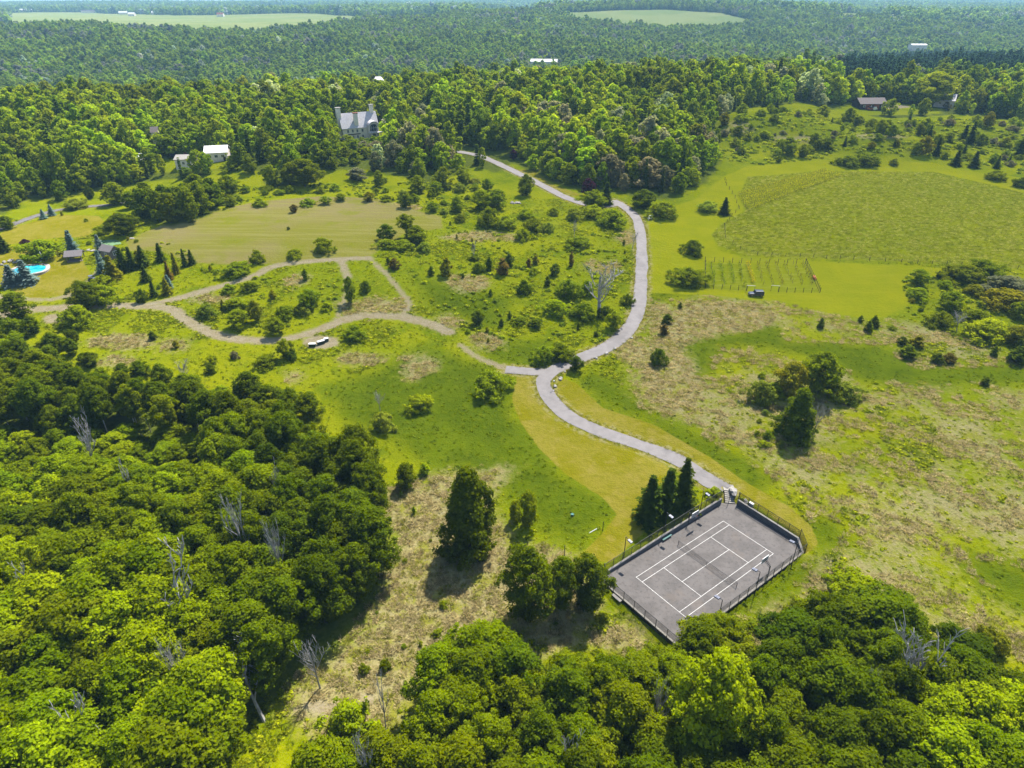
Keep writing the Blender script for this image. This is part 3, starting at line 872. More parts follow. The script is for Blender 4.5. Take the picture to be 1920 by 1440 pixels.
# ------------------------------------------------------------------ single plants, read off the photograph: kind, x, y, width, height, tint, label
G1 = 'shrubs and small trees dotted over the meadows'
G2 = 'conifers around the garden shed'
G3 = 'small junipers on the dry meadow'
G4 = 'bare dead trees'
PLANTS = [
 ('small_tree', 10, 430, 20, 26, 'green', 'small round tree beside the grey lane at the left edge', G1),
 ('spruce', 79, 411, 14, 19, 'bluespruce', 'small blue spruce beside the grey lane, nearer of the pair', G2),
 ('spruce', 94, 405, 14, 22, 'bluespruce', 'small blue spruce beside the grey lane, farther of the pair', G2),
 ('spruce', 3, 473, 26, 32, 'spruce', 'dark spruce cut by the left edge above the pool', G2),
 ('small_tree', 48, 467, 13, 19, 'purple', 'small dark purple tree on the mown lawn above the pool', G1),
 ('shrub', 84, 487, 60, 36, 'shrub', 'broad green shrub mound behind the pool umbrella', G1),
 ('spruce', 131, 479, 30, 48, 'bluespruce', 'tall blue spruce behind the low gazebo roof', G2),
 ('spruce', 184, 474, 22, 34, 'bluespruce', 'blue spruce beside the putting green and the garden shed', G2),
 ('spruce', 186, 512, 22, 44, 'bluespruce', 'narrow blue spruce in front of the garden shed', G2),
 ('spruce', 44, 533, 36, 46, 'bluespruce', 'big blue spruce overlapping the end of the pool', G2),
 ('spruce', 18, 536, 34, 40, 'bluespruce', 'blue spruce left of the pool beside its taller neighbour', G2),
 ('maple', 226, 443, 42, 44, 'deep', 'dark round tree at the near-left corner of the hay field', G1),
 ('shrub', 196, 440, 26, 20, 'lime', 'pale yellow-green shrub beside the dark round tree', G1),
 ('spruce', 206, 525, 34, 47, 'olive', 'brownish green spruce directly in front of the garden shed', G2),
 ('spruce', 226, 508, 30, 44, 'spruce', 'dark spruce just right of the garden shed', G2),
 ('spruce', 243, 506, 24, 44, 'spruce', 'dark spruce, second to the right of the garden shed', G2),
 ('spruce', 264, 500, 28, 40, 'spruce', 'dark spruce, third to the right of the garden shed', G2),
 ('spruce', 298, 490, 23, 35, 'spruce', 'lone dark spruce on the edge of the hay field', G2),
 ('spruce', 326, 513, 18, 40, 'olive', 'slim yellowish spruce below the hay field', G2),
 ('spruce', 343, 500, 16, 34, 'spruce', 'slim spruce in the pair at the hay field corner, left one', G2),
 ('spruce', 357, 496, 18, 28, 'spruce', 'slim spruce in the pair at the hay field corner, right one', G2),
 ('spruce', 313, 525, 18, 36, 'rust', 'thin rusty brown spruce among the green ones', G2),
 ('spruce', 270, 528, 21, 30, 'spruce', 'small dark spruce below the row right of the shed', G2),
 ('spruce', 285, 557, 18, 32, 'spruce', 'narrow spruce close above the gravel track fork', G2),
 ('spruce', 310, 553, 22, 32, 'olive', 'yellow-green spruce close above the gravel track fork', G2),
 ('spruce', 314, 541, 18, 26, 'bluespruce', 'pale blue spruce behind the yellow-green one', G2),
 ('shrub', 267, 567, 20, 25, 'deep', 'dark round bush on the edge of the gravel track fork', G1),
 ('ash', 155, 584, 40, 58, 'green', 'tall leafy tree standing on the gravel track verge', G1),
 ('shrub', 147, 614, 50, 44, 'shrub', 'wide bush below the tall tree on the gravel track', G1),
 ('small_tree', 25, 598, 42, 50, 'deep', 'dark tree at the left end of the gravel track', G1),
 ('shrub', 200, 572, 44, 40, 'lime', 'yellow-green bush on the upper side of the gravel track', G1),
 ('shrub', 196, 540, 36, 26, 'shrub', 'leafy bush below the brownish spruce by the shed', G1),
 ('shrub', 136, 644, 20, 27, 'deep', 'small dark bush near the edge of the left wood', G1),
 ('juniper', 287, 637, 13, 14, 'juniper', 'tiny dark bush in the bare patch below the gravel track', G3),
 ('juniper', 331, 653, 11, 14, 'olive', 'tiny olive bush right of the bare patch below the track', G3),
 ('shrub', 430, 551, 26, 19, 'shrub', 'low bush on the left end inside the track loop', G1),
 ('shrub', 467, 549, 28, 21, 'green', 'low spreading bush near the upper arm of the track loop', G1),
 ('shrub', 446, 518, 46, 28, 'shrub', 'wide weedy thicket between the hay field and the upper track', G1),
 ('shrub', 483, 494, 26, 26, 'shrub', 'round bush at the lower edge of the hay field, left one', G1),
 ('shrub', 553, 487, 28, 21, 'shrub', 'round bush at the lower edge of the hay field, middle one', G1),
 ('shrub', 608, 476, 39, 32, 'shrub', 'large round bush on the lower right of the hay field', G1),
 ('shrub', 577, 388, 27, 17, 'shrub', 'wide bush in the row along the top of the hay field', G1),
 ('small_tree', 609, 384, 19, 17, 'shrub', 'small round tree in the row along the top of the hay field', G1),
 ('small_tree', 638, 377, 19, 15, 'green', 'dark small tree in the row along the top of the hay field', G1),
 ('shrub', 487, 389, 24, 18, 'lime', 'bush at the upper left corner of the hay field', G1),
 ('small_tree', 550, 399, 14, 16, 'rust', 'small reddish flat-topped tree alone on the hay field', G1),
 ('juniper', 541, 431, 6, 6, 'juniper', 'tiny dark seedling in the middle of the hay field', G3),
 ('small_tree', 691, 378, 18, 19, 'olive', 'olive coloured tree at the top right of the hay field', G1),
 ('small_tree', 760, 391, 23, 27, 'deep', 'dark round tree alone beyond the hay field', G1),
 ('shrub', 391, 597, 33, 29, 'pale_shrub', 'pale green bush inside the track loop near its left bend', G1),
 ('shrub', 445, 583, 42, 26, 'shrub', 'dense bush in the middle of the track loop', G1),
 ('small_tree', 444, 617, 34, 38, 'shrub', 'bushy tree in the middle of the track loop near the track', G1),
 ('small_tree', 476, 604, 22, 42, 'olive', 'slim olive tree in the middle of the track loop', G1),
 ('shrub', 535, 601, 34, 29, 'shrub', 'round bush above the lower arm of the track loop', G1),
 ('small_tree', 578, 580, 36, 40, 'shrub', 'bright bushy tree inside the right half of the track loop', G1),
 ('shrub', 568, 592, 30, 24, 'pale_shrub', 'pale bush at the foot of the bright bushy tree in the loop', G1),
 ('shrub', 613, 583, 22, 18, 'lime', 'small yellow-green bush at the right of the track loop', G1),
 ('small_tree', 515, 630, 34, 36, 'green', 'spreading tree overhanging the lower arm of the track loop', G1),
 ('small_tree', 533, 674, 28, 40, 'lime', 'bright lime tree just below the gravel track', G1),
 ('shrub', 549, 677, 18, 22, 'deep', 'dark bush beside the bright lime tree', G1),
 ('shrub', 498, 692, 40, 26, 'green', 'spreading low tree left of the lime tree', G1),
 ('shrub', 440, 674, 17, 17, 'grey', 'greyish small bush below the gravel track', G1),
 ('shrub', 397, 684, 23, 20, 'lime', 'yellow-green bush above the left wood', G1),
 ('shrub', 395, 702, 17, 20, 'deep', 'dark bush above the left wood, below the yellow-green one', G1),
 ('juniper', 512, 561, 12, 17, 'olive', 'small conical bush inside the track loop', G3),
 ('juniper', 573, 526, 14, 22, 'green', 'small tree near the top of the track loop', G3),
 ('small_tree', 655, 570, 22, 52, 'green', 'tall narrow tree on the small path in the track loop', G1),
 ('shrub', 686, 549, 21, 24, 'deep', 'round dark bush right of the tall narrow tree', G1),
 ('shrub', 665, 640, 40, 32, 'shrub', 'round leafy bush below the gravel track, right of the white bins', G1),
 ('small_tree', 723, 453, 30, 34, 'deep', 'round dark tree at the right tip of the hay field', G1),
 ('aspen', 760, 448, 28, 48, 'green', 'tall poplar rising over the bushes right of the hay field', G1),
 ('small_tree', 780, 456, 38, 34, 'green', 'broad tree right of the tall poplar', G1),
 ('shrub', 725, 468, 34, 18, 'lime', 'yellow-green bush below the tall poplar, left end', G1),
 ('shrub', 756, 470, 36, 20, 'shrub', 'green bush below the tall poplar, in the middle', G1),
 ('shrub', 796, 474, 27, 21, 'pale_shrub', 'pale round bush below the tall poplar, right end', G1),
 ('juniper', 740, 505, 20, 20, 'rust', 'brownish bush right of the hay field path', G3),
 ('juniper', 728, 496, 9, 13, 'juniper', 'small dark bush next to the brownish bush', G3),
 ('juniper', 837, 518, 25, 33, 'olive', 'olive juniper in the weedy meadow, tallest of its row', G3),
 ('juniper', 809, 517, 13, 16, 'juniper', 'small dark juniper left of the tall olive one', G3),
 ('shrub', 888, 490, 20, 12, 'deep', 'low dark bush at the foot of a bare sapling', G1),
 ('dead', 887, 486, 14, 36, 'grey', 'thin bare sapling in the middle of the weedy meadow', G4),
 ('shrub', 897, 513, 20, 22, 'shrub', 'bush in the weedy meadow below the bare sapling', G1),
 ('juniper', 917, 508, 17, 26, 'juniper', 'dark juniper right of the bush below the bare sapling', G3),
 ('juniper', 955, 500, 20, 24, 'juniper', 'dark green juniper in the centre of the weedy meadow', G3),
 ('juniper', 942, 516, 28, 28, 'rust', 'reddish brown juniper in the centre of the weedy meadow', G3),
 ('juniper', 991, 501, 11, 16, 'rust', 'small brown juniper right of the centre cluster', G3),
 ('juniper', 1004, 496, 13, 15, 'olive', 'small olive juniper right of the centre cluster', G3),
 ('shrub', 1000, 516, 17, 15, 'lime', 'small bright yellow-green bush in the weedy meadow', G1),
 ('juniper', 1040, 518, 19, 23, 'juniper', 'dark juniper left of the big dead tree', G3),
 ('juniper', 1071, 500, 12, 24, 'rust', 'thin brown juniper above the big dead tree thicket', G3),
 ('shrub', 982, 553, 27, 29, 'deep', 'round dark bush alone in the open weedy meadow', G1),
 ('juniper', 920, 555, 8, 12, 'juniper', 'tiny dark juniper in the open weedy meadow', G3),
 ('shrub', 1066, 562, 52, 42, 'green', 'large green thicket left of the big dead tree', G1),
 ('shrub', 1100, 556, 30, 32, 'shrub', 'leafy bush close behind the big dead tree', G1),
 ('dead', 1127, 592, 74, 96, 'grey', 'big pale grey dead tree with spreading branches near the drive', G4),
 ('shrub', 1040, 596, 46, 36, 'lime', 'yellow-green thicket below the big dead tree, left part', G1),
 ('shrub', 1093, 602, 48, 34, 'green', 'green thicket at the foot of the big dead tree', G1),
 ('shrub', 1134, 598, 30, 25, 'deep', 'dark bush right at the trunk of the big dead tree', G1),
 ('small_tree', 1152, 619, 28, 37, 'shrub', 'leafy small tree beside the drive below the big dead tree', G1),
 ('shrub', 1175, 575, 26, 26, 'green', 'round bush touching the drive beside the big dead tree', G1),
 ('small_tree', 895, 610, 22, 29, 'deep', 'small dark tree in the lower weedy meadow', G1),
 ('juniper', 940, 613, 12, 14, 'juniper', 'dark juniper, leftmost of three above the junction bushes', G3),
 ('shrub', 973, 611, 28, 18, 'green', 'low bush, middle of three above the junction bushes', G1),
 ('juniper', 1003, 616, 24, 18, 'juniper', 'olive juniper, rightmost of three above the junction bushes', G3),
 ('juniper', 1117, 631, 10, 10, 'juniper', 'tiny dark bush inside the bend of the drive', G3),
 ('shrub', 877, 626, 11, 10, 'lime', 'tiny yellow-green bush near the lower gravel track', G1),
 ('shrub', 1018, 686, 44, 42, 'shrub', 'big bush beside the driveway junction, left half', G1),
 ('shrub', 1050, 680, 44, 38, 'green', 'big bush beside the driveway junction, right half', G1),
 ('small_tree', 1080, 698, 25, 31, 'deep', 'small dark tree on the right verge at the junction', G1),
 ('shrub', 922, 748, 76, 58, 'lime', 'largest round bush, left of the driveway junction', G1),
 ('shrub', 787, 777, 50, 40, 'lime', 'round bright bush on the dark grass left of the lawn', G1),
 ('shrub', 719, 812, 46, 44, 'pale_shrub', 'silvery pale bush near the edge of the left wood', G1),
 ('dead', 711, 770, 20, 34, 'grey', 'small bare sapling behind the silvery bush', G4),
 ('small_tree', 760, 917, 38, 50, 'deep', 'small dark tree beside the edge of the left wood', G1),
 ('juniper', 797, 891, 20, 22, 'lime', 'thin pale sapling right of the small dark tree', G3),
 ('oval_tree', 877, 1046, 98, 166, 'deep', 'tall dark cone-shaped tree alone on the dry grass', G1),
 ('small_tree', 990, 992, 38, 76, 'lime', 'young bright green tree on the dry grass, taller of the pair', G1),
 ('small_tree', 966, 980, 24, 44, 'lime', 'young bright green tree on the dry grass, shorter of the pair', G1),
 ('ash', 990, 1172, 92, 156, 'deep', 'leftmost dark tree of the three below the tennis court', G1),
 ('ash', 1053, 1150, 54, 112, 'green', 'slim middle tree of the three below the tennis court', G1),
 ('ash', 1104, 1152, 76, 116, 'deep', 'rightmost tree of the three, touching the tennis court wall', G1),
 ('shrub', 900, 1052, 16, 22, 'shrub', 'small bush at the foot of the tall cone-shaped tree', G1),
 ('shrub', 831, 1142, 17, 17, 'shrub', 'small weedy bush in the middle of the dry clearing', G1),
 ('shrub', 820, 1196, 18, 18, 'lime', 'small weedy bush in the dry clearing, lower one', G1),
 ('shrub', 683, 1266, 17, 24, 'shrub', 'small bush in the lower dry clearing, left one', G1),
 ('shrub', 722, 1259, 21, 24, 'green', 'small bush in the lower dry clearing, right one', G1),
 ('small_tree', 930, 394, 38, 40, 'green', 'dark leafy tree above the white stone heap', G1),
 ('small_tree', 902, 395, 36, 40, 'shrub', 'leafy tree left of the white stone heap', G1),
 ('shrub', 916, 428, 42, 40, 'green', 'tall thicket in the upper meadow, left end', G1),
 ('shrub', 948, 432, 40, 30, 'shrub', 'round bush in the upper meadow thicket', G1),
 ('shrub', 981, 452, 33, 25, 'shrub', 'round bush standing in front of the upper meadow thicket', G1),
 ('shrub', 1002, 437, 36, 30, 'green', 'dark bush in the upper meadow thicket, right part', G1),
 ('shrub', 1028, 438, 21, 22, 'pale_shrub', 'small pale bush at the right end of the upper thicket', G1),
 ('shrub', 985, 412, 32, 22, 'shrub', 'bush at the back of the upper meadow thicket', G1),
 ('shrub', 1038, 405, 22, 17, 'shrub', 'small round bush between the thicket and the lane', G1),
 ('shrub', 1077, 415, 32, 26, 'pale_shrub', 'pale feathery bush with a bare stem beside the lane', G1),
 ('dead', 1077, 447, 12, 34, 'grey', 'bare thin stem below the pale feathery bush', G4),
 ('shrub', 1081, 468, 42, 18, 'shrub', 'wide flat bush left of the driveway', G1),
 ('shrub', 1147, 429, 52, 38, 'shrub', 'large round bush inside the upper bend of the driveway', G1),
 ('shrub', 1110, 411, 46, 28, 'shrub', 'round bush left of the large one at the upper bend', G1),
 ('small_tree', 1114, 393, 42, 38, 'green', 'leafy tree hiding the lane at the upper bend', G1),
 ('small_tree', 1103, 369, 25, 35, 'purple', 'dark purple-leaved tree beside the lane', G1),
 ('spruce', 1138, 385, 32, 44, 'spruce', 'dark spruce at the fork of the lane and driveway', G2),
 ('small_tree', 963, 300, 13, 20, 'purple', 'small purple tree far up the lane', G1),
 ('small_tree', 1207, 392, 38, 38, 'deep', 'dark tree right of the driveway bend', G1),
 ('shrub', 1240, 413, 46, 36, 'shrub', 'grey-green bush behind the white timber frame', G1),
 ('shrub', 1297, 480, 38, 32, 'deep', 'round dark bush between the driveway and the vineyard', G1),
 ('juniper', 1250, 607, 20, 17, 'juniper', 'small dark juniper right of the driveway', G3),
 ('juniper', 1244, 628, 17, 20, 'rust', 'small reddish bush right of the driveway', G3),
 ('juniper', 1275, 578, 8, 10, 'juniper', 'tiny dark bush at the top of the dry slope', G3),
 ('shrub', 1235, 688, 28, 36, 'deep', 'round dark bush alone on the dry slope right of the drive', G1),
 ('dead', 1187, 467, 16, 34, 'grey', 'bare sapling on the left verge of the upper driveway', G4),
 ('shrub', 1325, 399, 35, 24, 'pale_shrub', 'pale round bush left of the vineyard path', G1),
 ('spruce', 1360, 403, 26, 33, 'spruce', 'dark conical tree beside the vineyard path', G2),
 ('shrub', 1287, 541, 72, 44, 'green', 'wide dark thicket at the left end of the fenced garden', G1),
 ('small_tree', 1725, 535, 28, 32, 'shrub', 'round small tree at the right end of the mown strip', G1),
 ('shrub', 1721, 563, 35, 24, 'shrub', 'low round bush below the small tree by the mown strip', G1),
 ('shrub', 1773, 542, 23, 17, 'shrub', 'low bush right of the mown strip', G1),
 ('shrub', 1800, 531, 56, 32, 'green', 'large thicket below the vineyard fence, left part', G1),
 ('shrub', 1842, 522, 54, 30, 'green', 'large thicket below the vineyard fence, right part', G1),
 ('shrub', 1826, 555, 30, 22, 'olive', 'olive bush under the large thicket at the right', G1),
 ('small_tree', 1787, 586, 34, 40, 'green', 'upright small tree at the right meadow edge', G1),
 ('shrub', 1762, 615, 40, 33, 'green', 'dark round bush left of the grey bare sapling at the right', G1),
 ('shrub', 1845, 642, 60, 46, 'lime', 'large bright bush near the right edge', G1),
 ('shrub', 1826, 607, 36, 28, 'green', 'dark bush behind the large bright bush at the right', G1),
 ('dead', 1800, 621, 22, 36, 'grey', 'grey bare sapling at the right between two bushes', G4),
 ('shrub', 1885, 556, 60, 34, 'grey', 'grey-green thicket at the right edge', G1),
 ('shrub', 1880, 580, 60, 38, 'olive', 'olive thicket at the right edge below the grey one', G1),
 ('shrub', 1910, 600, 40, 36, 'green', 'dark green bush cut by the right edge', G1),
 ('juniper', 1538, 616, 13, 19, 'juniper', 'lone small juniper on the dry strip below the fenced garden', G3),
 ('juniper', 1613, 604, 9, 12, 'juniper', 'tiny juniper left of the three on the dry strip', G3),
 ('juniper', 1627, 622, 16, 20, 'juniper', 'juniper in the trio on the dry strip, nearest', G3),
 ('juniper', 1637, 612, 14, 18, 'juniper', 'juniper in the trio on the dry strip, tallest', G3),
 ('juniper', 1641, 615, 12, 14, 'juniper', 'juniper in the trio on the dry strip, smallest', G3),
 ('shrub', 1672, 619, 13, 10, 'shrub', 'tiny bush right of the juniper trio', G1),
 ('juniper', 1690, 647, 16, 16, 'juniper', 'small juniper on the dry knoll at the right, upper left', G3),
 ('juniper', 1701, 672, 26, 23, 'juniper', 'dark spreading juniper on the dry knoll, lower left', G3),
 ('juniper', 1718, 652, 22, 20, 'olive', 'olive juniper on the dry knoll, upper middle', G3),
 ('juniper', 1756, 681, 20, 18, 'juniper', 'dark juniper on the dry knoll, lower right', G3),
 ('juniper', 1778, 681, 20, 18, 'rust', 'reddish juniper on the dry knoll, lower right', G3),
 ('juniper', 1904, 681, 30, 30, 'juniper', 'dark juniper at the right edge above the dry slope', G3),
 ('small_tree', 1912, 648, 34, 38, 'olive', 'thin olive tree at the right edge', G1),
 ('juniper', 1862, 668, 12, 18, 'juniper', 'small juniper left of the one at the right edge', G3),
 ('juniper', 1846, 723, 16, 16, 'juniper', 'lone juniper at the top of the big dry slope', G3),
 ('small_tree', 1545, 744, 64, 88, 'green', 'tallest olive-green tree of the clump on the right slope', G1),
 ('small_tree', 1485, 748, 50, 72, 'olive', 'left tree of the clump on the right slope', G1),
 ('shrub', 1580, 757, 54, 44, 'pale_shrub', 'pale bushy tree on the right of the slope clump', G1),
 ('oval_tree', 1500, 826, 56, 96, 'deep', 'dark upright tree in front of the slope clump', G1),
 ('dead', 1534, 818, 26, 66, 'grey', 'grey leafless tree beside the dark upright one', G4),
 ('shrub', 1424, 762, 46, 50, 'pale_shrub', 'loose pale saplings left of the slope clump', G1),
 ('shrub', 1450, 748, 34, 34, 'lime', 'low yellow-green saplings left of the slope clump', G1),
 ('shrub', 1440, 825, 16, 18, 'shrub', 'small bush below the slope clump', G1),
 ('shrub', 1432, 841, 22, 16, 'lime', 'low yellow-green bush below the slope clump', G1),
 ('shrub', 1575, 310, 26, 13, 'shrub', 'bush above the top of the vineyard, left of the hedge', G1),
 ('shrub', 1590, 313, 36, 20, 'green', 'dense hedge bush above the top of the vineyard, left half', G1),
 ('shrub', 1622, 313, 40, 20, 'green', 'dense hedge bush above the top of the vineyard, right half', G1),
 ('shrub', 1676, 311, 14, 14, 'green', 'small round bush right of the hedge above the vineyard', G1),
 ('spruce', 1796, 311, 22, 30, 'spruce', 'dark spruce above the vineyard, left of a pair', G2),
 ('spruce', 1830, 315, 22, 32, 'spruce', 'dark spruce above the vineyard, right of a pair', G2),
 ('spruce', 1810, 268, 22, 34, 'spruce', 'tall dark spruce on the rough slope far right', G2),
 ('shrub', 1865, 338, 30, 20, 'green', 'round bush beyond the top right of the vineyard', G1),
 ('shrub', 1915, 352, 24, 20, 'deep', 'dark bush at the right edge beside the vineyard', G1),
 ('small_tree', 1507, 296, 18, 26, 'green', 'small dark tree left of the hedge above the vineyard', G1),
 ('small_tree', 1550, 280, 24, 22, 'deep', 'dark tree on the rough slope above the vineyard', G1),
 ('oval_tree', 1078, 345, 18, 46, 'spruce', 'dark slim conifer in the trees above the purple tree', G2),
 ('spruce', 1100, 340, 20, 54, 'spruce', 'tall dark spruce left in the group above the purple tree', G2),
 ('spruce', 1116, 344, 20, 52, 'spruce', 'tall dark spruce right in the group above the purple tree', G2),
 ('shrub', 1130, 1165, 20, 20, 'lime', 'creeping shrub against the low court wall', G1),
 ('shrub', 1336, 935, 30, 20, 'lime', 'yellow-green shrub beside the tennis court gate', G1),
 ('spruce', 1236, 994, 72, 92, 'spruce', 'front dark spruce at the tennis court fence', G2),
 ('spruce', 1270, 976, 68, 88, 'spruce', 'middle dark spruce at the tennis court fence', G2),
 ('spruce', 1300, 962, 58, 94, 'spruce', 'rear dark spruce nearest the driveway end', G2),
 ('dead', 590, 1290, 48, 96, 'grey', 'bare grey tree standing in the gap of the dry clearing', G4),
 ('dead', 478, 1352, 84, 116, 'grey', 'large leaning dead tree at the edge of the left wood', G4),
 ('dead', 302, 1150, 90, 130, 'grey', 'wide bare dead tree sticking out of the left wood canopy', G4),
 ('dead', 128, 1395, 66, 84, 'grey', 'pale dead treetop near the bottom left corner', G4),
 ('dead', 447, 1030, 44, 116, 'grey', 'twiggy grey dead tree in the middle of the left wood', G4),
 ('dead', 517, 950, 28, 84, 'grey', 'pale broken snag near the right side of the left wood', G4),
 ('dead', 518, 1070, 34, 108, 'grey', 'forked dead trunk near the right side of the left wood', G4),
 ('dead', 142, 840, 36, 74, 'grey', 'white forked dead tree among the aspens', G4),
 ('dead', 240, 912, 24, 52, 'grey', 'crooked bare branch above the bright canopy', G4),
 ('dead', 158, 968, 26, 50, 'grey', 'short grey snag in the bright part of the left wood', G4),
 ('dead', 715, 1372, 22, 112, 'grey', 'thin standing dead trunk at the foot of the clearing', G4),
 ('dead', 690, 1440, 46, 90, 'grey', 'tangled dead saplings at the bottom of the clearing', G4),
 ('dead', 1254, 1326, 44, 56, 'grey', 'grey dead treetop in the front wood below the court', G4),
 ('dead', 1068, 1424, 64, 66, 'grey', 'bare dead branches at the bottom middle', G4),
 ('dead', 1728, 1262, 92, 100, 'grey', 'big silvery dead tree in the wood at lower right', G4),
 ('dead', 1630, 1300, 34, 60, 'grey', 'small white snag in the wood at lower right', G4),
 ('dead', 1424, 1202, 16, 52, 'grey', 'thin bare sapling right of the tennis court', G4),
 ('dead', 20, 1130, 46, 70, 'grey', 'dead grey tree at the left edge of the wood', G4),
 ('dead', 330, 1275, 40, 80, 'grey', 'thin bare tree in the bright canopy at lower left', G4),
 ('dead', 340, 720, 26, 46, 'grey', 'bare grey crown at the top edge of the left wood', G4),
]
for k, px, py, w, h, tn, lab, gr in PLANTS:
    g, Wm, Hm = at_item(px, py, w, h, k)
    if 'at the tennis court fence' in lab or 'nearest the driveway end' in lab:
        g = Vector((g.x - CU[0] * 1.9, g.y - CU[1] * 1.9, g.z))
    tilt = (0.05, 0.62) if 'leaning' in lab else None
    plant(k, g.x, g.y, Wm, Hm, tn, lab, gr, tilt=tilt, rz=(2.6 if tilt else None), parts=(g.y < 330 and w >= 12))

# ------------------------------------------------------------------ the two woods near the camera: every tree its own object
def stand(poly, spacing, rng, jit=.42):
    P = np.asarray(poly); x0, y0 = P.min(0); x1, y1 = P.max(0)
    xs = np.arange(x0, x1, spacing); ys = np.arange(y0, y1, spacing * .9)
    X, Y = np.meshgrid(xs, ys); X[::2] += spacing / 2
    X = X + rng.uniform(-jit, jit, X.shape) * spacing; Y = Y + rng.uniform(-jit, jit, Y.shape) * spacing
    X = X.ravel(); Y = Y.ravel()
    m = poly_sd(P, X, Y) > 0
    return X[m], Y[m]

def project(x, y, z):
    f = y * math.cos(PITCH) - (z - CAM_H) * math.sin(PITCH)
    u = y * math.sin(PITCH) + (z - CAM_H) * math.cos(PITCH)
    return 960 + 1280 * x / f, 720 - 1280 * u / f

def in_view(x, y, z, mx=90, my=60):
    px, py = project(x, y, z)
    return (px > -mx) & (px < 1920 + mx) & (py < 1440 + my)

rngw = np.random.default_rng(21)
TW = dict(maple_bright='brilliant yellow-green', maple='light green', green='mid-green', deep='dark-green', dark='near-black')
SP = dict(maple='maple', ash='leafy tree', aspen='pale-trunked aspen')
def place_label(k, tn, px, py, wood):
    vb = [(800, 'along the top'), (870, 'below the top'), (950, 'in the upper part'), (1040, 'in the upper middle'), (1130, 'in the middle'), (1220, 'in the lower middle'), (1310, 'in the lower part'), (1400, 'near the bottom'), (9999, 'on the bottom edge')]
    v = [t for lim, t in vb if py < lim][0]
    if wood == 'left wood':
        hb = [(60, 'at the left edge'), (150, 'near the left edge'), (250, 'well left'), (350, 'left of centre'), (450, 'at the centre'), (550, 'right of centre'), (9999, 'beside the clearing')]
    else:
        hb = [(800, 'by the clearing'), (930, 'at its left end'), (1060, 'left of the court'), (1190, 'under the court corner'), (1330, 'straight below the court'), (1480, 'right below the court'), (1620, 'right of the court'), (1760, 'well right'), (9999, 'at the right edge')]
    h = [t for lim, t in hb if px < lim][0]
    if tn == 'dark': v = v.replace('on the', 'at the')
    return '%s %s %s of the %s, %s' % (TW[tn], SP[k], v, wood, h)
def wood_zone(px, py):
    """what grows where in the left wood: species, tint and the label its trees share"""
    b = rngw.uniform()
    if py < 838 and px < 560:
        if b < .75:
            return 'aspen', ('deep' if b < .5 else 'green'), (10.5, 14), (5.2, 7.6), 'tall dark aspen with a pale bare trunk along the top of the left wood', 'aspens along the top of the left wood'
        return 'ash', 'deep', (9, 12), (6, 8), 'dark leafy tree among the aspens along the top of the left wood', 'leafy trees among the aspens'
    if px > 500 + (py - 860) * .05 and py < 1290:
        return 'ash', ('deep' if b < .7 else 'dark'), (11, 15.5), (6.5, 9), 'dark green tree on the right flank of the left wood beside the dry clearing', 'dark trees on the right flank of the left wood'
    if py < 925 and px < 420:
        return 'maple', ('maple' if b < .65 else 'maple_bright'), (4.5, 6.5), (5.5, 7.5), 'low yellow-green maple at the foot of the aspen trunks', 'low maples at the foot of the aspens'
    if py < 1010 and px < 420:
        return 'maple', ('maple' if b < .65 else 'maple_bright'), (8, 11), (6.5, 9.5), 'yellow-green maple in the low canopy below the aspens', 'low maples below the aspens'
    if py > 1130 and px < 390:
        return 'maple', ('maple_bright' if b < .55 else 'maple' if b < .85 else 'green'), (11, 15), (8, 11.5), 'bright yellow-green maple crowding the lower left corner', 'bright maples in the lower left corner'
    if py > 1290:
        return 'maple', ('maple' if b < .4 else 'maple_bright' if b < .7 else 'green'), (11, 15), (8, 11), 'light green tree at the bottom of the left wood below the clearing', 'trees at the bottom of the left wood'
    return ('maple' if b < .6 else 'ash'), ('green' if b < .45 else 'maple' if b < .8 else 'deep'), (10, 14), (7, 10), 'mid green tree in the middle of the left wood', 'trees in the middle of the left wood'

X, Y = stand(WOOD_LEFT, 5.3, rngw)
for x, y in zip(X, Y):
    z = float(T(x, y))
    px, py = project(x, y, z + 5)
    if not (-170 < px < 1990 and py < 1640): continue
    if py > 1440 and rngw.uniform() < .25: continue
    ppx, ppy = project(x, y, z)
    k, tn, hr, wr, lab, gr = wood_zone(ppx, ppy)
    lab = place_label(k, tn, px, py, 'left wood'); gr = 'trees of the left wood'
    plant(k, x, y, rngw.uniform(*wr), rngw.uniform(*hr), tn, lab, gr)

def front_zone(px, py):
    b = rngw.uniform()
    if px < 1010:
        return ('ash' if b < .6 else 'maple'), ('green' if b < .5 else 'deep' if b < .75 else 'maple'), (9, 13), (6, 8.5), 'green tree in the front wood below the dry clearing', 'trees in the front wood below the dry clearing'
    if px > 1700 and py > 1380:
        return 'maple', ('maple_bright' if b < .4 else 'maple'), (10, 13), (8, 10), 'bright maple crowding the lower right corner', 'bright maples in the lower right corner'
    if px > 1430:
        return 'ash', ('deep' if b < .75 else 'dark'), (9.5, 13), (6.5, 9), 'dark green tree in the front wood right of the tennis court', 'dark trees in the front wood right of the court'
    return ('ash' if b < .6 else 'maple'), ('deep' if b < .5 else 'green' if b < .85 else 'maple'), (9, 12.5), (6, 8.5), 'green tree in the front wood just below the tennis court', 'trees in the front wood just below the court'
X, Y = stand(WOOD_FRONT, 5.1, rngw)
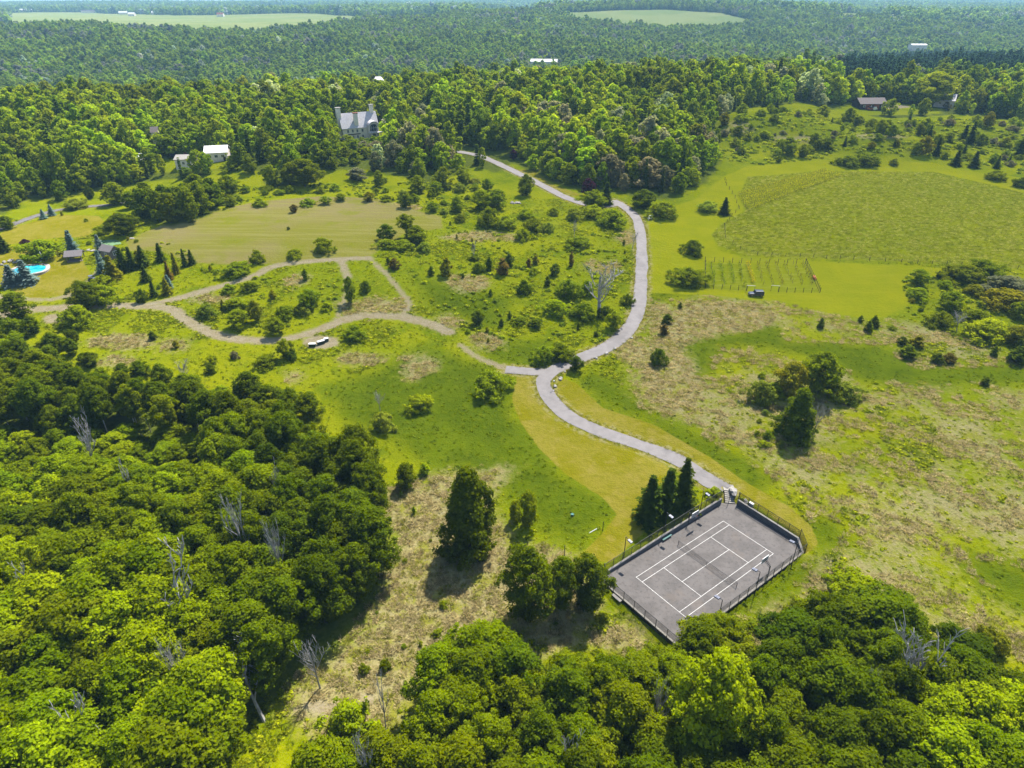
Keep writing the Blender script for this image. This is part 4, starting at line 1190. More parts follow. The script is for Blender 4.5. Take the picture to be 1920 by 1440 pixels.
for x, y in zip(X, Y):
    z = float(T(x, y))
    px, py = project(x, y, z + 5)
    if not (-170 < px < 2080 and py < 1620): continue
    u = (x - CO[0]) * CU[0] + (y - CO[1]) * CU[1]; v = (x - CO[0]) * CV[0] + (y - CO[1]) * CV[1]
    if poly_sd(COURT, np.array(u), np.array(v)) > -3.2: continue
    ppx, ppy = project(x, y, z)
    k, tn, hr, wr, lab, gr = front_zone(ppx, ppy)
    lab = place_label(k, tn, px, py, 'front wood'); gr = 'trees of the front wood'
    H = rngw.uniform(*hr)
    if abs(ppx - 640) < 110 and ppy < 1480: continue
    if ppx < 1400 and ppx > 1120 and ppy < 1330: H *= .8
    plant(k, x, y, rngw.uniform(*wr), H, tn, lab, gr)
# a few that stand out of the front wood
for k, px, py, w, h, tn, lab in [
    ('maple', 1343, 1436, 132, 226, 'maple_bright', 'tall brilliant yellow-green maple standing out of the front wood'),
    ('maple', 905, 1290, 120, 130, 'maple', 'light green tree topped with yellow leaves at the clearing edge'),
    ('shrub', 838, 1300, 60, 60, 'lime', 'yellow-tipped bush at the left end of the front wood'),
    ('ash', 1590, 1238, 110, 122, 'deep', 'very broad dark tree right of the tennis court, left half of its crown'),
    ('ash', 1665, 1244, 120, 132, 'deep', 'very broad dark tree right of the tennis court, right half of its crown'),
    ('shrub', 1592, 1138, 86, 46, 'lime', 'yellow-green bush behind the very broad dark tree'),
    ('shrub', 1500, 1160, 46, 40, 'green', 'round bush left of the very broad dark tree'),
    ('shrub', 1845, 1235, 50, 60, 'olive', 'thin olive bush right of the big silvery dead tree'),
    ('shrub', 660, 1400, 80, 90, 'lime', 'bright lime bush at the bottom of the dry clearing')]:
    g, Wm, Hm = at_item(px, py, w, h, k)
    plant(k, g.x, g.y, Wm, Hm, tn, lab)
# aspen thicket behind the hay field
X, Y = stand(THICKET, 6.6, rngw)
for x, y in zip(X, Y):
    plant('mid_tree', x, y, rngw.uniform(6, 9), rngw.uniform(8, 12.5), 'deep' if rngw.uniform() < .7 else 'green', 'dark green tree in the round thicket behind the hay field', 'trees in the round thicket behind the hay field')
# ------------------------------------------------------------------ tennis court
def court_mat():
    m, nt = new_mat('court_concrete')
    pos = N(nt, 'ShaderNodeNewGeometry').outputs['Position']
    a = noise(nt, pos, 0.35, 5, 0.62); b = noise(nt, pos, 1.6, 4, 0.65); c = noise(nt, pos, 8.0, 3)
    col = mix(nt, step(nt, a, .40, .60), (.098, .089, .083), (.076, .069, .064))
    col = mix(nt, math_(nt, 'MULTIPLY', step(nt, b, .50, .68), .75), col, (.052, .046, .043))
    col = mix(nt, math_(nt, 'MULTIPLY', step(nt, c, .35, .7), .3), col, (.122, .113, .107))
    st = noise(nt, pos, 0.18, 4, .6)
    col = mix(nt, math_(nt, 'MULTIPLY', step(nt, st, .56, .66), .4), col, (.112, .093, .077))
    principled(nt, col, .92, spec=.15)
    return m
M_COURT = court_mat()
M_LINE = surf('court_paint', (1.0, .98, .94), (.74, .72, .68), 3.0, .8)
M_WALL = surf('grey_concrete', (.24, .235, .235), (.165, .16, .165), .8, .95, bump=.3)
M_CAP = surf('pale_concrete', (.50, .46, .40), (.40, .37, .33), 1.5, .95)
M_BLACK = surf('black_metal', (.02, .02, .023), (.03, .03, .034), 5, .5)
M_WIRE = surf('dark_wire', (.05, .05, .05), (.07, .07, .065), 5, .6)
M_WHITE = surf('white_paint', (1.1, 1.1, 1.06), (.95, .95, .92), 3, .6)
M_GREYM = surf('grey_lamp_metal', (.20, .22, .30), (.15, .165, .23), 3, .45)
M_TEAL = surf('teal_paint', (.012, .19, .17), (.008, .13, .12), 4, .5)
M_ORANGE = surf('orange_metal', (.55, .16, .03), (.45, .12, .02), 4, .6)
M_STONE = surf('limestone', (.48, .45, .41), (.34, .31, .28), 1.3, .95, bump=.4)
M_WOODW = surf('weathered_timber', (.33, .28, .25), (.22, .185, .165), 4, .9, bump=.3)
M_POSTW = surf('dark_fence_post', (.10, .085, .065), (.06, .05, .04), 3, .9)

mb = MB(); mb.prism([tuple(cw(u, v)[:2]) for u, v in COURT], -1.1, 0.0)
court = mb.build('court_floor', M_COURT, kind='structure', label='grey concrete tennis court floor with white painted lines', cat='tennis court')
LW = 0.075
def line_box(u0, v0, u1, v1):
    m = MB(); du, dv = u1 - u0, v1 - v0; L = math.hypot(du, dv); nu, nv = -dv / L * LW / 2, du / L * LW / 2
    q = [cw(u0 + nu, v0 + nv, .006), cw(u0 - nu, v0 - nv, .006), cw(u1 - nu, v1 - nv, .006), cw(u1 + nu, v1 + nv, .006)]
    m.add(q, [(0, 1, 2, 3)])
    return m.build('court_line', M_LINE, court)
CL, CWd, SI, SVL = 23.77, 10.97, 1.37, 5.485
h2 = LW / 2
for q in [(-h2, 0, CWd + h2, 0), (-h2, CL, CWd + h2, CL), (0, h2, 0, CL - h2), (CWd, h2, CWd, CL - h2), (SI, h2, SI, CL - h2), (CWd - SI, h2, CWd - SI, CL - h2),
          (SI + h2, SVL, CWd - SI - h2, SVL), (SI + h2, CL - SVL, CWd - SI - h2, CL - SVL), (CWd / 2, SVL + h2, CWd / 2, CL - SVL - h2)]:
    line_box(*q)

def seg_wall(name, pts, thick, zb, ztops, label, capped=True):
    """a concrete wall along court coordinates, its top following ztops"""
    root = empty(name, cw(*pts[0]), label=label, cat='wall')
    m = MB(); c = MB()
    for i in range(len(pts) - 1):
        (u0, v0), (u1, v1) = pts[i], pts[i + 1]
        L = math.hypot(u1 - u0, v1 - v0); nu, nv = (v1 - v0) / L * thick, -(u1 - u0) / L * thick   # outward side
        A = cw(u0, v0); B = cw(u1, v1); A2 = cw(u0 + nu, v0 + nv); B2 = cw(u1 + nu, v1 + nv)
        z0, z1 = ztops[i], ztops[i + 1]
        o = root.location
        vs = [Vector((p.x, p.y, z)) - o for p, z in ((A, zb), (B, zb), (B2, zb), (A2, zb), (A, z0), (B, z1), (B2, z1), (A2, z0))]
        m.add(vs, [(0, 3, 2, 1), (4, 5, 6, 7), (0, 1, 5, 4), (1, 2, 6, 5), (2, 3, 7, 6), (3, 0, 4, 7)])
        e = .05
        C = [cw(u0 - nu / thick * e, v0 - nv / thick * e), cw(u1 - nu / thick * e, v1 - nv / thick * e), cw(u1 + nu * (1 + e / thick), v1 + nv * (1 + e / thick)), cw(u0 + nu * (1 + e / thick), v0 + nv * (1 + e / thick))]
        zz = (z0, z1, z1, z0)
        vs = [Vector((p.x, p.y, z + .004)) - o for p, z in zip(C, zz)] + [Vector((p.x, p.y, z + .09)) - o for p, z in zip(C, zz)]
        c.add(vs, [(0, 3, 2, 1), (4, 5, 6, 7), (0, 1, 5, 4), (1, 2, 6, 5), (2, 3, 7, 6), (3, 0, 4, 7)])
    m.build('wall_face', M_WALL, root)
    if capped:
        c.build('coping', M_CAP, root)
    return root
# outward is to the right of the direction of travel (court listed so that it works out)
seg_wall('retaining_wall', [(-3.8, 27.7), (-3.8, 12), (-3.8, -3.9)][::-1], .28, -1.0, [1.15, .95, .55], 'long grey concrete retaining wall behind the green bench')
seg_wall('retaining_wall', [(-1.4, -6.2), (5, -6.2), (11.9, -6.2)][::-1], .28, -1.0, [.95, 1.1, 1.2], 'grey concrete retaining wall right of the court steps')
seg_wall('retaining_wall', [(11.9, -6.2), (14.2, -4.4)][::-1], .28, -1.0, [.15, .90], 'short sloping concrete wall across the right corner of the court')
seg_wall('court_kerb', [(14.2, -4.4), (14.2, 29.3)][::-1], .22, -1.1, [.12, .12], 'low concrete kerb along the near right side of the court')
seg_wall('court_kerb', [(14.2, 29.3), (-2.2, 29.3), (-3.8, 27.7)][::-1], .22, -1.1, [.5, .14, .14], 'low concrete kerb along the near left end of the court')

def chain_fence(pts, zb, hgt, label, gap=2.4):
    """posts, rails and a woven wire mesh between them"""
    P = [cw(*p) for p in pts]
    root = empty('chain_link_fence', (P[0].x, P[0].y, zb[0]), label=label, cat='fence', group='chain link fences round the tennis court')
    o = root.location.copy()
    rail = MB(); net = MB(); posts = []
    for i in range(len(P) - 1):
        A, B = P[i], P[i + 1]; za, zc = zb[i], zb[i + 1]
        L = (B - A).length; n = max(1, round(L / gap))
        A3 = Vector((A.x, A.y, za)) - o; B3 = Vector((B.x, B.y, zc)) - o
        for k in range(n + (1 if i == len(P) - 2 else 0)):
            posts.append(A3.lerp(B3, k / n))
        up = Vector((0, 0, hgt))
        rail.tube([A3 + up, B3 + up], .035, 5); rail.tube([A3 + Vector((0, 0, .06)), B3 + Vector((0, 0, .06))], .02, 4)
        d = (B3 - A3); dl = d.length; dn = d / dl
        s = .15; w = .017
        side = Vector((-dn.y, dn.x, 0)) * .004
        k = -hgt
        while k < dl:
            for sgn in (1, -1):
                a0, a1 = (k, k + hgt) ; z0, z1 = (0.06, hgt) if sgn > 0 else (hgt, 0.06)
                t0 = max(0.0, -a0 / hgt); t1 = min(1.0, (dl - a0) / hgt)
                if t1 <= t0: continue
                p = A3 + dn * (a0 + hgt * t0) + Vector((0, 0, z0 + (z1 - z0) * t0)); q = A3 + dn * (a0 + hgt * t1) + Vector((0, 0, z0 + (z1 - z0) * t1))
                e = Vector((0, 0, w)); net.add([p - e + side * sgn, q - e + side * sgn, q + e + side * sgn, p + e + side * sgn], [(0, 1, 2, 3)])
            k += s
    pm = MB().tube([(0, 0, -.4), (0, 0, hgt + .06)], .055, 6).mesh('fence_post', M_BLACK)
    for p in posts:
        q = mesh_obj('post', pm, root); q.location = p
    rail.build('rail', M_BLACK, root)
    net.build('wire_mesh', M_WIRE, root, kind='stuff')
    return root
e_ = .14
chain_fence([(-3.8 - e_, -3.9), (-3.8 - e_, 12), (-3.8 - e_, 27.7)], [1.22, 1.02, .62], 1.7, 'chain link fence on top of the long wall behind the green bench')
chain_fence([(-1.4, -6.2 - e_), (5, -6.2 - e_), (11.9, -6.2 - e_)], [1.27, 1.17, 1.0], 1.6, 'chain link fence on top of the wall right of the court steps')
chain_fence([(11.9, -6.2 - e_), (14.2 + e_, -4.4 - e_), (14.2 + e_, 29.3)], [.9, .2, .2], 2.1, 'chain link fence along the near right side of the court')
chain_fence([(14.2, 29.3 + e_), (-2.2, 29.3 + e_), (-3.8 - e_, 27.7)], [.2, .2, .55], 1.95, 'chain link fence along the near left end of the court')

# gate: two posts, the steps and the slab rocks beside it
gt = empty('court_gate', cw(-3.3, -4.4, 0), label='black framed gate opening at the top corner of the court', cat='gate')
go = gt.location.copy()
for (u, v, z, hh) in ((-3.75, -4.05, .0, 3.0), (-2.7, -5.1, .0, 3.0), (-1.5, -6.25, 0, 3.0)):
    p = cw(u, v, z) - go
    MB().tube([(p.x, p.y, -.3), (p.x, p.y, hh)], .05, 6).build('post', M_BLACK, gt)
p = cw(-3.75, -4.05) - go; q = cw(-2.7, -5.1) - go
MB().tube([(p.x, p.y, 2.9), (q.x, q.y, 2.9)], .03, 5).tube([(p.x, p.y, 1.3), (q.x, q.y, 1.3)], .025, 5).build('rail', M_BLACK, gt)
st = empty('steps', cw(-2.45, -5.30, 0), label='concrete steps leading down to the court from the driveway', cat='steps')
_sd = cw(-1, -1) - cw(0, 0); ang = math.atan2(_sd.y, _sd.x)
for i in range(6):
    d = .42 * i
    mbx = MB(); mbx.box((d + .21, 0, (.17 * (i + 1) - .9) / 2), (.415, 1.9, .17 * (i + 1) + .9), 0)
    sp = mbx.build('step', M_CAP, st); sp.rotation_euler = (0, 0, ang)
mbx = MB(); mbx.box((2.525 + 1.0, 0, .65), (2.0, 2.1, 1.1)); sp = mbx.build('landing', M_CAP, st); sp.rotation_euler = (0, 0, ang)

def boulder(x, y, s, seed, label, group='boulders beside the drive', z=None, flat=.6):
    bm = bmesh.new(); bmesh.ops.create_icosphere(bm, subdivisions=2, radius=1)
    r = random.Random(seed); off = [r.uniform(-1, 1) for _ in range(9)]
    for v in bm.verts:
        k = 1 + .22 * math.sin(3.1 * v.co.x + off[0] * 5) * math.cos(2.7 * v.co.y + off[1] * 5) + .12 * math.sin(5 * v.co.z + 4 * v.co.x + off[2] * 4)
        v.co = Vector((v.co.x * k * s[0], v.co.y * k * s[1], max(v.co.z, -.55) * k * s[2]))
    me = bpy.data.meshes.new('boulder'); bm.to_mesh(me); bm.free(); me.materials.append(M_STONE)
    o = mesh_obj('boulder', me, label=label, cat='boulder', group=group)
    o.location = (x, y, (float(T(x, y)) if z is None else z) + s[2] * .35); o.rotation_euler = (0, 0, r.uniform(0, 6))
    return o
p = at(1374, 926); boulder(p.x, p.y, (1.25, .75, .5), 3, 'big flat grey slab of rock at the top of the court steps')
p = at(1398, 940); boulder(p.x, p.y, (.7, .4, .35), 4, 'brownish rock beside the court steps')
for i, (px, py, s, lab) in enumerate([(1051, 711, .62, 'rounded pale boulder on the lawn at the junction, largest'), (1041, 725, .5, 'pale boulder beside the lamp post at the junction'),
                                      (1059, 697, .36, 'small white rock at the junction below the dark tree'), (1117, 672, .5, 'rock on the outer verge of the driveway bend, nearest the junction'),
                                      (1137, 663, .5, 'rock on the outer verge of the driveway bend, second from the junction'), (1153, 654, .45, 'rock on the outer verge of the driveway bend, third from the junction'),
                                      (1184, 634, .4, 'rock on the outer verge of the driveway bend, farthest from the junction'), (1038, 733, .3, 'small white stone at the foot of the lamp post')]):
    p = at(px, py); boulder(p.x, p.y, (s * 1.2, s * .9, s * .65), 20 + i, lab)
for i in range(7):
    p = at(958 + i * 2.8 + RNG.uniform(-1, 1), 381 + RNG.uniform(-2, 1.5)); s = RNG.uniform(.5, 1.0)
    boulder(p.x, p.y, (s, s * .8, s * .6), 40 + i, 'white stone in the heap in the upper meadow', 'white stones heaped in the upper meadow')

def lamp_post(u, v, z, H, du, dv, label):
    p = cw(u, v, z); root = empty('lamp_post', p, label=label, cat='lamp post', group='floodlight posts round the tennis court')
    d = (CU * du + CV * dv); d = d / np.hypot(*d); a = math.atan2(d[1], d[0]); root.rotation_euler = (0, 0, a)
    MB().tube([(0, 0, -.3), (0, 0, H)], [.085, .06], 8).build('pole', M_BLACK, root)
    MB().tube([(0, 0, H - .02), (.25, 0, H - .10), (.55, 0, H - .22)], .045, 6).build('arm', M_BLACK, root)
    m = MB().box((0, 0, .11), (.95, .55, .2), taper=.92); m.box((0, 0, .225), (.3, .2, .05))
    hd = m.build('lamp_head', M_GREYM, root, bevel=.02); hd.location = (.98, 0, H - .42); hd.rotation_euler = (0, .12, 0)
    MB().box((0, 0, 0), (.8, .42, .02)).build('lens', M_WHITE, hd).location = (0, 0, -.002)
def uv_of(p):
    d = np.array([p.x, p.y]) - CO
    return float(d @ CU), float(d @ CV)
for (bx, by, zb, dirn, lab) in [((890), 430, 1.1, (1, 0), 'black floodlight post behind the far end of the green bench side, nearest the gate'), (660, 640, 1.0, (1, 0), 'black floodlight post half hidden by the dark spruces'),
                                (286, 800, .6, (1, 0), 'black floodlight post on the left, near the left corner of the court'), (1576, 868, .1, (-1, 0), 'black floodlight post at the right corner of the court'),
                                (1286, 1085, -.1, (-1, 0), 'black floodlight post in the middle of the near right side'), (976, 1283, -.1, (-1, 0), 'black floodlight post nearest the front wood')]:
    p = atz(1100 + bx / 4.115, 850 + by / 4.115, zb)
    u, v = uv_of(p)
    u = -4.3 if dirn[0] > 0 else 14.75
    lamp_post(u, v, zb - .1, 5.5 - zb if dirn[0] > 0 else 5.4, dirn[0], dirn[1], lab)

def hoop(u, v, dirn, label):
    root = empty('basketball_hoop', cw(u, v, 0), label=label, cat='basketball hoop', group='basketball hoops on the court')
    d = CU * dirn; root.rotation_euler = (0, 0, math.atan2(d[1], d[0]))
    MB().tube([(0, 0, -.2), (0, 0, 2.7)], .10, 8).build('post', M_BLACK, root)
    MB().tube([(0, .12, 2.6), (1.1, .12, 3.3)], .04, 5).tube([(0, -.12, 2.6), (1.1, -.12, 3.3)], .04, 5).tube([(0, .12, 2.2), (1.1, .12, 2.85)], .03, 5).tube([(0, -.12, 2.2), (1.1, -.12, 2.85)], .03, 5).build('arm', M_BLACK, root)
    bb = MB().box((1.15, 0, 3.2), (.06, 1.75, 1.07)).build('backboard', surf('backboard_acrylic', (.50, .52, .54), (.42, .44, .46), 2, .25), root)
    f = MB()
    for z, y, sz, sy in ((2.68, 0, .06, 1.83), (3.72, 0, .06, 1.83), (3.2, .89, .98, .06), (3.2, -.89, .98, .06)):
        f.box((1.16, y, z), (.1, sy, sz))
    for z, y, sz, sy in ((2.95, 0, .05, .6), (3.38, 0, .05, .6), (3.165, .30, .38, .05), (3.165, -.30, .38, .05)):
        f.box((1.19, y, z), (.03, sy, sz))
    f.build('backboard_frame', M_WHITE, bb)
    rim = [(1.45 + .23 * math.cos(a), .23 * math.sin(a), 3.05) for a in np.linspace(0, 2 * PI, 15)]
    MB().tube(rim, .018, 5, cap=False).tube([(1.18, 0, 3.05), (1.24, 0, 3.05)], .03, 4).build('rim', M_ORANGE, root)
    nn = MB()
    for a in np.linspace(0, 2 * PI, 11)[:-1]:
        nn.tube([(1.45 + .22 * math.cos(a), .22 * math.sin(a), 3.04), (1.45 + .13 * math.cos(a + .5), .13 * math.sin(a + .5), 2.62)], .01, 3)
    nn.build('hoop_net', M_WHITE, root, kind='stuff')
p = atz(1100 + 805 / 4.115, 850 + 560 / 4.115, 0); hoop(-3.55, uv_of(p)[1], 1, 'basketball hoop in front of the spruces on the far left side')
p = atz(1100 + 1408 / 4.115, 850 + 962 / 4.115, 0); hoop(13.7, uv_of(p)[1], -1, 'basketball hoop on the near right side of the court')

# tennis net
nt_ = empty('tennis_net', cw(CWd / 2, CL / 2, 0), label='dark tennis net stretched across the middle of the court', cat='tennis net')
o_ = nt_.location.copy()
ends = [cw(-.92, CL / 2) - o_, cw(CWd + .92, CL / 2) - o_]
for p in ends:
    MB().tube([(p.x, p.y, 0), (p.x, p.y, 1.08)], .05, 8).build('post', M_BLACK, nt_)
net = MB(); A, B = ends
L = (B - A).length; dn = (B - A) / L; sag = lambda t: 1.05 - .14 * math.sin(PI * t)
k = 0.0
while k <= L:
    p = A + dn * k; z = sag(k / L); net.add([(p.x - dn.x * .008, p.y - dn.y * .008, .05), (p.x + dn.x * .008, p.y + dn.y * .008, .05), (p.x + dn.x * .008, p.y + dn.y * .008, z), (p.x - dn.x * .008, p.y - dn.y * .008, z)], [(0, 1, 2, 3)]); k += .11
for zf in np.linspace(.06, .95, 9):
    for i in range(12):
        t0, t1 = i / 12, (i + 1) / 12; p = A.lerp(B, t0); q = A.lerp(B, t1)
        net.add([(p.x, p.y, zf * sag(t0) - .008), (q.x, q.y, zf * sag(t1) - .008), (q.x, q.y, zf * sag(t1) + .008), (p.x, p.y, zf * sag(t0) + .008)], [(0, 1, 2, 3)])
net.build('net_mesh', M_WIRE, nt_, kind='stuff')
hb = MB()
for i in range(12):
    t0, t1 = i / 12, (i + 1) / 12; p = A.lerp(B, t0); q = A.lerp(B, t1)
    hb.tube([(p.x, p.y, sag(t0)), (q.x, q.y, sag(t1))], .03, 5)
hb.build('headband', surf('faded_net_tape', (.20, .19, .185), (.13, .125, .12), 5, .9), nt_)
c = cw(CWd / 2, CL / 2) - o_
MB().box((c.x, c.y, .46), (.05, .05, .9)).build('centre_strap', M_WIRE, nt_)

# teal bench against the wall
def bench(u, v, rot_u, label, mat, L=2.1):
    root = empty('bench', cw(u, v, 0), label=label, cat='bench')
    d = CV; root.rotation_euler = (0, 0, math.atan2(d[1], d[0]))
    s = -1
    for i in range(3):
        MB().box((0, s * (.05 + i * .15) + .2, .45), (L, .13, .04)).build('seat_slat', mat, root)
    for i in range(3):
        MB().box((0, .34 + .03 * i, .60 + i * .15), (L, .035, .13)).build('back_slat', mat, root)
    for x in (-L * .4, L * .4):
        MB().box((x, .30, .42), (.06, .06, .84)).box((x, -.12, .21), (.06, .06, .42)).box((x, .09, .41), (.06, .48, .04)).build('leg', M_BLACK, root)
    return root
p = atz(1100 + 625 / 4.115, 850 + 665 / 4.115, 0)
u_, v_ = uv_of(p)
b_ = bench(-3.25, v_, 1, 'teal slatted bench against the long court wall', M_TEAL, 2.4)
b_.rotation_euler.z += 0 if (Vector((-math.sin(b_.rotation_euler.z), math.cos(b_.rotation_euler.z))) @ Vector(tuple(-CU))) > 0 else PI
# white slab seat outside the near left corner and white box outside the right wall
p = at(1156, 1124); r_ = empty('white_bench', p, math.atan2(CU[1], CU[0]), label='white slab bench outside the near left end of the court', cat='bench')
MB().box((0, 0, .42), (2.0, .55, .1)).build('seat', M_CAP, r_); MB().box((-.75, 0, .18), (.15, .45, .38)).build('leg', M_WALL, r_); MB().box((.75, 0, .18), (.15, .45, .38)).build('leg', M_WALL, r_)
p = at(1408, 948); r_ = empty('utility_box', p, math.atan2(CU[1], CU[0]), label='small white utility box outside the wall by the court steps', cat='utility box')
MB().box((0, 0, .3), (.9, .5, .6)).build('body', M_WHITE, r_, bevel=.02); MB().box((0, 0, .64), (.98, .58, .07)).build('lid', M_WHITE, r_)

# tall dark posts beyond the left of the court, with a fallen white rail between
for px, py, h, lab in ((1058, 1044, 2.6, 'black post on the dry grass left of the court, nearer one'), (1130, 996, 2.2, 'black post at the point of the dark grass, farther one')):
    p = at(px, py); MB().tube([(0, 0, -.3), (0, 0, h)], .06, 6).tube([(0, 0, h), (0, 0, h + .06)], .09, 6).build('marker_post', M_BLACK, label=lab, cat='post', group='marker posts left of the tennis court').location = p
a = at(1105, 1000); b = at(1119, 992)
MB().tube([(0, 0, .12), tuple(b - a + Vector((0, 0, .12)))], .07, 6).build('white_rail', M_WHITE, label='white rail lying on the dark grass by the black post', cat='rail').location = a
p = at(1073, 967); m = MB(); m.tube([(0, 0, -.1), (0, 0, .35)], .28, 10).tube([(0, 0, .35), (0, 0, .42)], .33, 10)
m.build('well_cap', M_TEAL, label='small round green well cap in the dark grass', cat='well cap').location = p

# lamp on the junction lawn
p = at(1038, 731); root = empty('garden_lamp', p, label='thin black lamp post at the driveway junction', cat='lamp post')
MB().tube([(0, 0, -.2), (0, 0, 2.3)], .05, 6).build('pole', M_BLACK, root); MB().tube([(0, 0, 2.3), (0, 0, 2.42), (0, 0, 2.65), (0, 0, 2.75)], [.06, .16, .17, .03], 8).build('lantern', M_WHITE, root)
# white timber frame right of the upper drive
p = at(1219, 413); root = empty('timber_frame', p, .5, label='open white timber frame beside the upper driveway', cat='frame')
W, H = 1.5, 1.9
for x in (-W / 2, W / 2):
    MB().box((x, 0, H / 2), (.16, .16, H)).build('post', M_WHITE, root)
for z in (.75, H - .08):
    MB().box((0, 0, z), (W - .18, .14, .16)).build('rail', M_WHITE, root)
MB().box((0, .55, .75), (W, .9, .1)).build('shelf', M_WHITE, root)

# ------------------------------------------------------------------ dark blue off-road car
def car(loc, rz):
    root = empty('car', loc, rz, label='dark navy boxy off-road car parked beside the fenced garden', cat='car')
    m_p, nt = new_mat('navy_car_paint'); pp = principled(nt, (.006, .010, .030), .35, 0, .4); pp.inputs['Coat Weight'].default_value = .25
    m_g, nt = new_mat('dark_glass'); principled(nt, (.012, .014, .02), .06, 0, .7)
    m_t = surf('tyre_rubber', (.02, .02, .02), (.03, .03, .03), 6, .9); m_c = surf('rim_metal', (.4, .4, .42), (.3, .3, .32), 6, .35, .9)
    L = 4.5
    # lower body: side profile extruded, bonnet to the left (-x)
    prof = [(-2.2, .55), (-2.2, 1.0), (-2.1, 1.08), (-.75, 1.15), (2.15, 1.15), (2.2, 1.0), (2.2, .5), (1.85, .42), (-1.9, .42)]
    mb = MB(); n = len(prof); w = .92
    mb.add([(x, -w, z) for x, z in prof] + [(x, w, z) for x, z in prof], [tuple(range(n)), tuple(range(2 * n - 1, n - 1, -1))] + [(i, n + i, n + (i + 1) % n, (i + 1) % n) for i in range(n)])
    body = mb.build('body', m_p, root, bevel=.06)
    mb = MB()
    lo = [(-.85, -.88), (2.12, -.88), (2.12, .88), (-.85, .88)]; hi = [(-.35, -.78), (2.0, -.78), (2.0, .78), (-.35, .78)]
    mb.add([(x, y, 1.16) for x, y in lo] + [(x, y, 1.86) for x, y in hi], [(3, 2, 1, 0), (4, 5, 6, 7), (0, 1, 5, 4), (1, 2, 6, 5), (2, 3, 7, 6), (3, 0, 4, 7)])
    cab = mb.build('cabin', m_p, root, bevel=.05)
    def pane(a, b, z0=1.24, z1=1.74, off=.012):
        pass
    for sy in (-1, 1):
        for x0, x1 in ((-.45, .45), (.55, 1.25), (1.35, 1.95)):
            f0 = (1.24 - 1.16) / .7; f1 = (1.74 - 1.16) / .7
            y0 = sy * (.88 - .1 * f0 + .012); y1 = sy * (.88 - .1 * f1 + .012); sh = .18 if x0 < 0 else 0
            MB().add([(x0, y0, 1.24), (x1, y0, 1.24), (x1, y1, 1.74), (x0 + sh, y1, 1.74), (x0, y0 - sy * .03, 1.24), (x1, y0 - sy * .03, 1.24), (x1, y1 - sy * .03, 1.74), (x0 + sh, y1 - sy * .03, 1.74)],
                     [(0, 1, 2, 3), (7, 6, 5, 4), (0, 4, 5, 1), (1, 5, 6, 2), (2, 6, 7, 3), (3, 7, 4, 0)]).build('window', m_g, cab)
    MB().add([(-.80, -.76, 1.24), (-.80, .76, 1.24), (-.45, .68, 1.76), (-.45, -.68, 1.76), (-.76, -.76, 1.24), (-.76, .76, 1.24), (-.41, .68, 1.76), (-.41, -.68, 1.76)],
             [(0, 1, 2, 3), (7, 6, 5, 4), (0, 4, 5, 1), (1, 5, 6, 2), (2, 6, 7, 3), (3, 7, 4, 0)]).build('windscreen', m_g, cab)
    MB().box((2.085, 0, 1.5), (.03, 1.3, .42)).build('rear_window', m_g, cab)
    for x in (-1.42, 1.38):
        for y in (-.84, .84):
            wl = MB().tube([(x, y - .13, .39), (x, y + .13, .39)], .39, 16).build('wheel', m_t, root)
            MB().tube([(x, y - .14, .39), (x, y + .14, .39)], .23, 12).build('rim', m_c, wl)
    MB().tube([(2.2, .1, 1.05), (2.42, .1, 1.05)], .36, 14).build('spare_wheel', m_t, root)
    MB().box((-2.26, 0, .58), (.16, 1.8, .2)).build('bumper', M_BLACK, root); MB().box((2.26, 0, .55), (.12, 1.8, .18)).build('bumper', M_BLACK, root)
    for y in (-.62, .62):
        MB().tube([(-2.19, y, .88), (-2.23, y, .88)], .12, 10).build('headlight', M_WHITE, root)
        MB().box((2.21, y * 1.25, .85), (.03, .14, .2)).build('tail_light', surf('red_lens', (.3, .02, .02), None, 5, .3), root)
    MB().box((-2.215, 0, .86), (.03, .8, .22)).build('grille', M_BLACK, root)
    for y in (-.6, .6):
        MB().tube([(-.2, y, 1.92), (1.9, y, 1.92)], .025, 5).build('roof_rail', M_BLACK, root)
p = at(1417, 555)
car(p, math.radians(-4))

# ------------------------------------------------------------------ fenced garden with vine rows
def fence_line(name, P, gap, H, label, mat=M_POSTW, wires=(.5, .95), r=.085, group=None, wm=M_WIRE):
    root = empty(name, P[0], label=label, cat='fence', group=group); o = root.location.copy()
    wr = MB(); pm = MB().tube([(0, 0, -.35), (0, 0, H)], r, 5).mesh('fence_post', mat)
    pts = []
    for i in range(len(P) - 1):
        L = (P[i + 1] - P[i]).to_2d().length; n = max(1, round(L / gap))
        for k in range(n + (1 if i == len(P) - 2 else 0)):
            q = P[i].lerp(P[i + 1], k / n); pts.append(Vector((q.x, q.y, float(T(q.x, q.y)))) - o)
    for q in pts:
        s = mesh_obj('post', pm, root); s.location = q; s.rotation_euler = (RNG.uniform(-.05, .05), RNG.uniform(-.05, .05), 0)
    for z in wires:
        for a, b in zip(pts[:-1], pts[1:]):
            wr.tube([a + Vector((0, 0, z)), b + Vector((0, 0, z))], .012, 3, cap=False)
    wr.build('wire', wm, root, kind='stuff')
    return root
gA, gB, gC, gD = at(1322, 491), at(1510, 495), at(1537, 549), at(1322, 541)
fence_line('garden_fence', [gD, gA, gB], 3.0, 1.9, 'thin dark fence along the back and left of the vine garden', wires=(.4, 1.0, 1.6))
fence_line('garden_fence', [gB, gC], 1.5, 1.9, 'dark close-set fence on the right end of the vine garden', wires=(.3, .7, 1.1, 1.5))
fence_line('garden_fence', [gC, at(1459, 548)], 2.4, 1.7, 'dark fence on the near right side of the vine garden', wires=(.15, .3, .6, 1.0, 1.4))
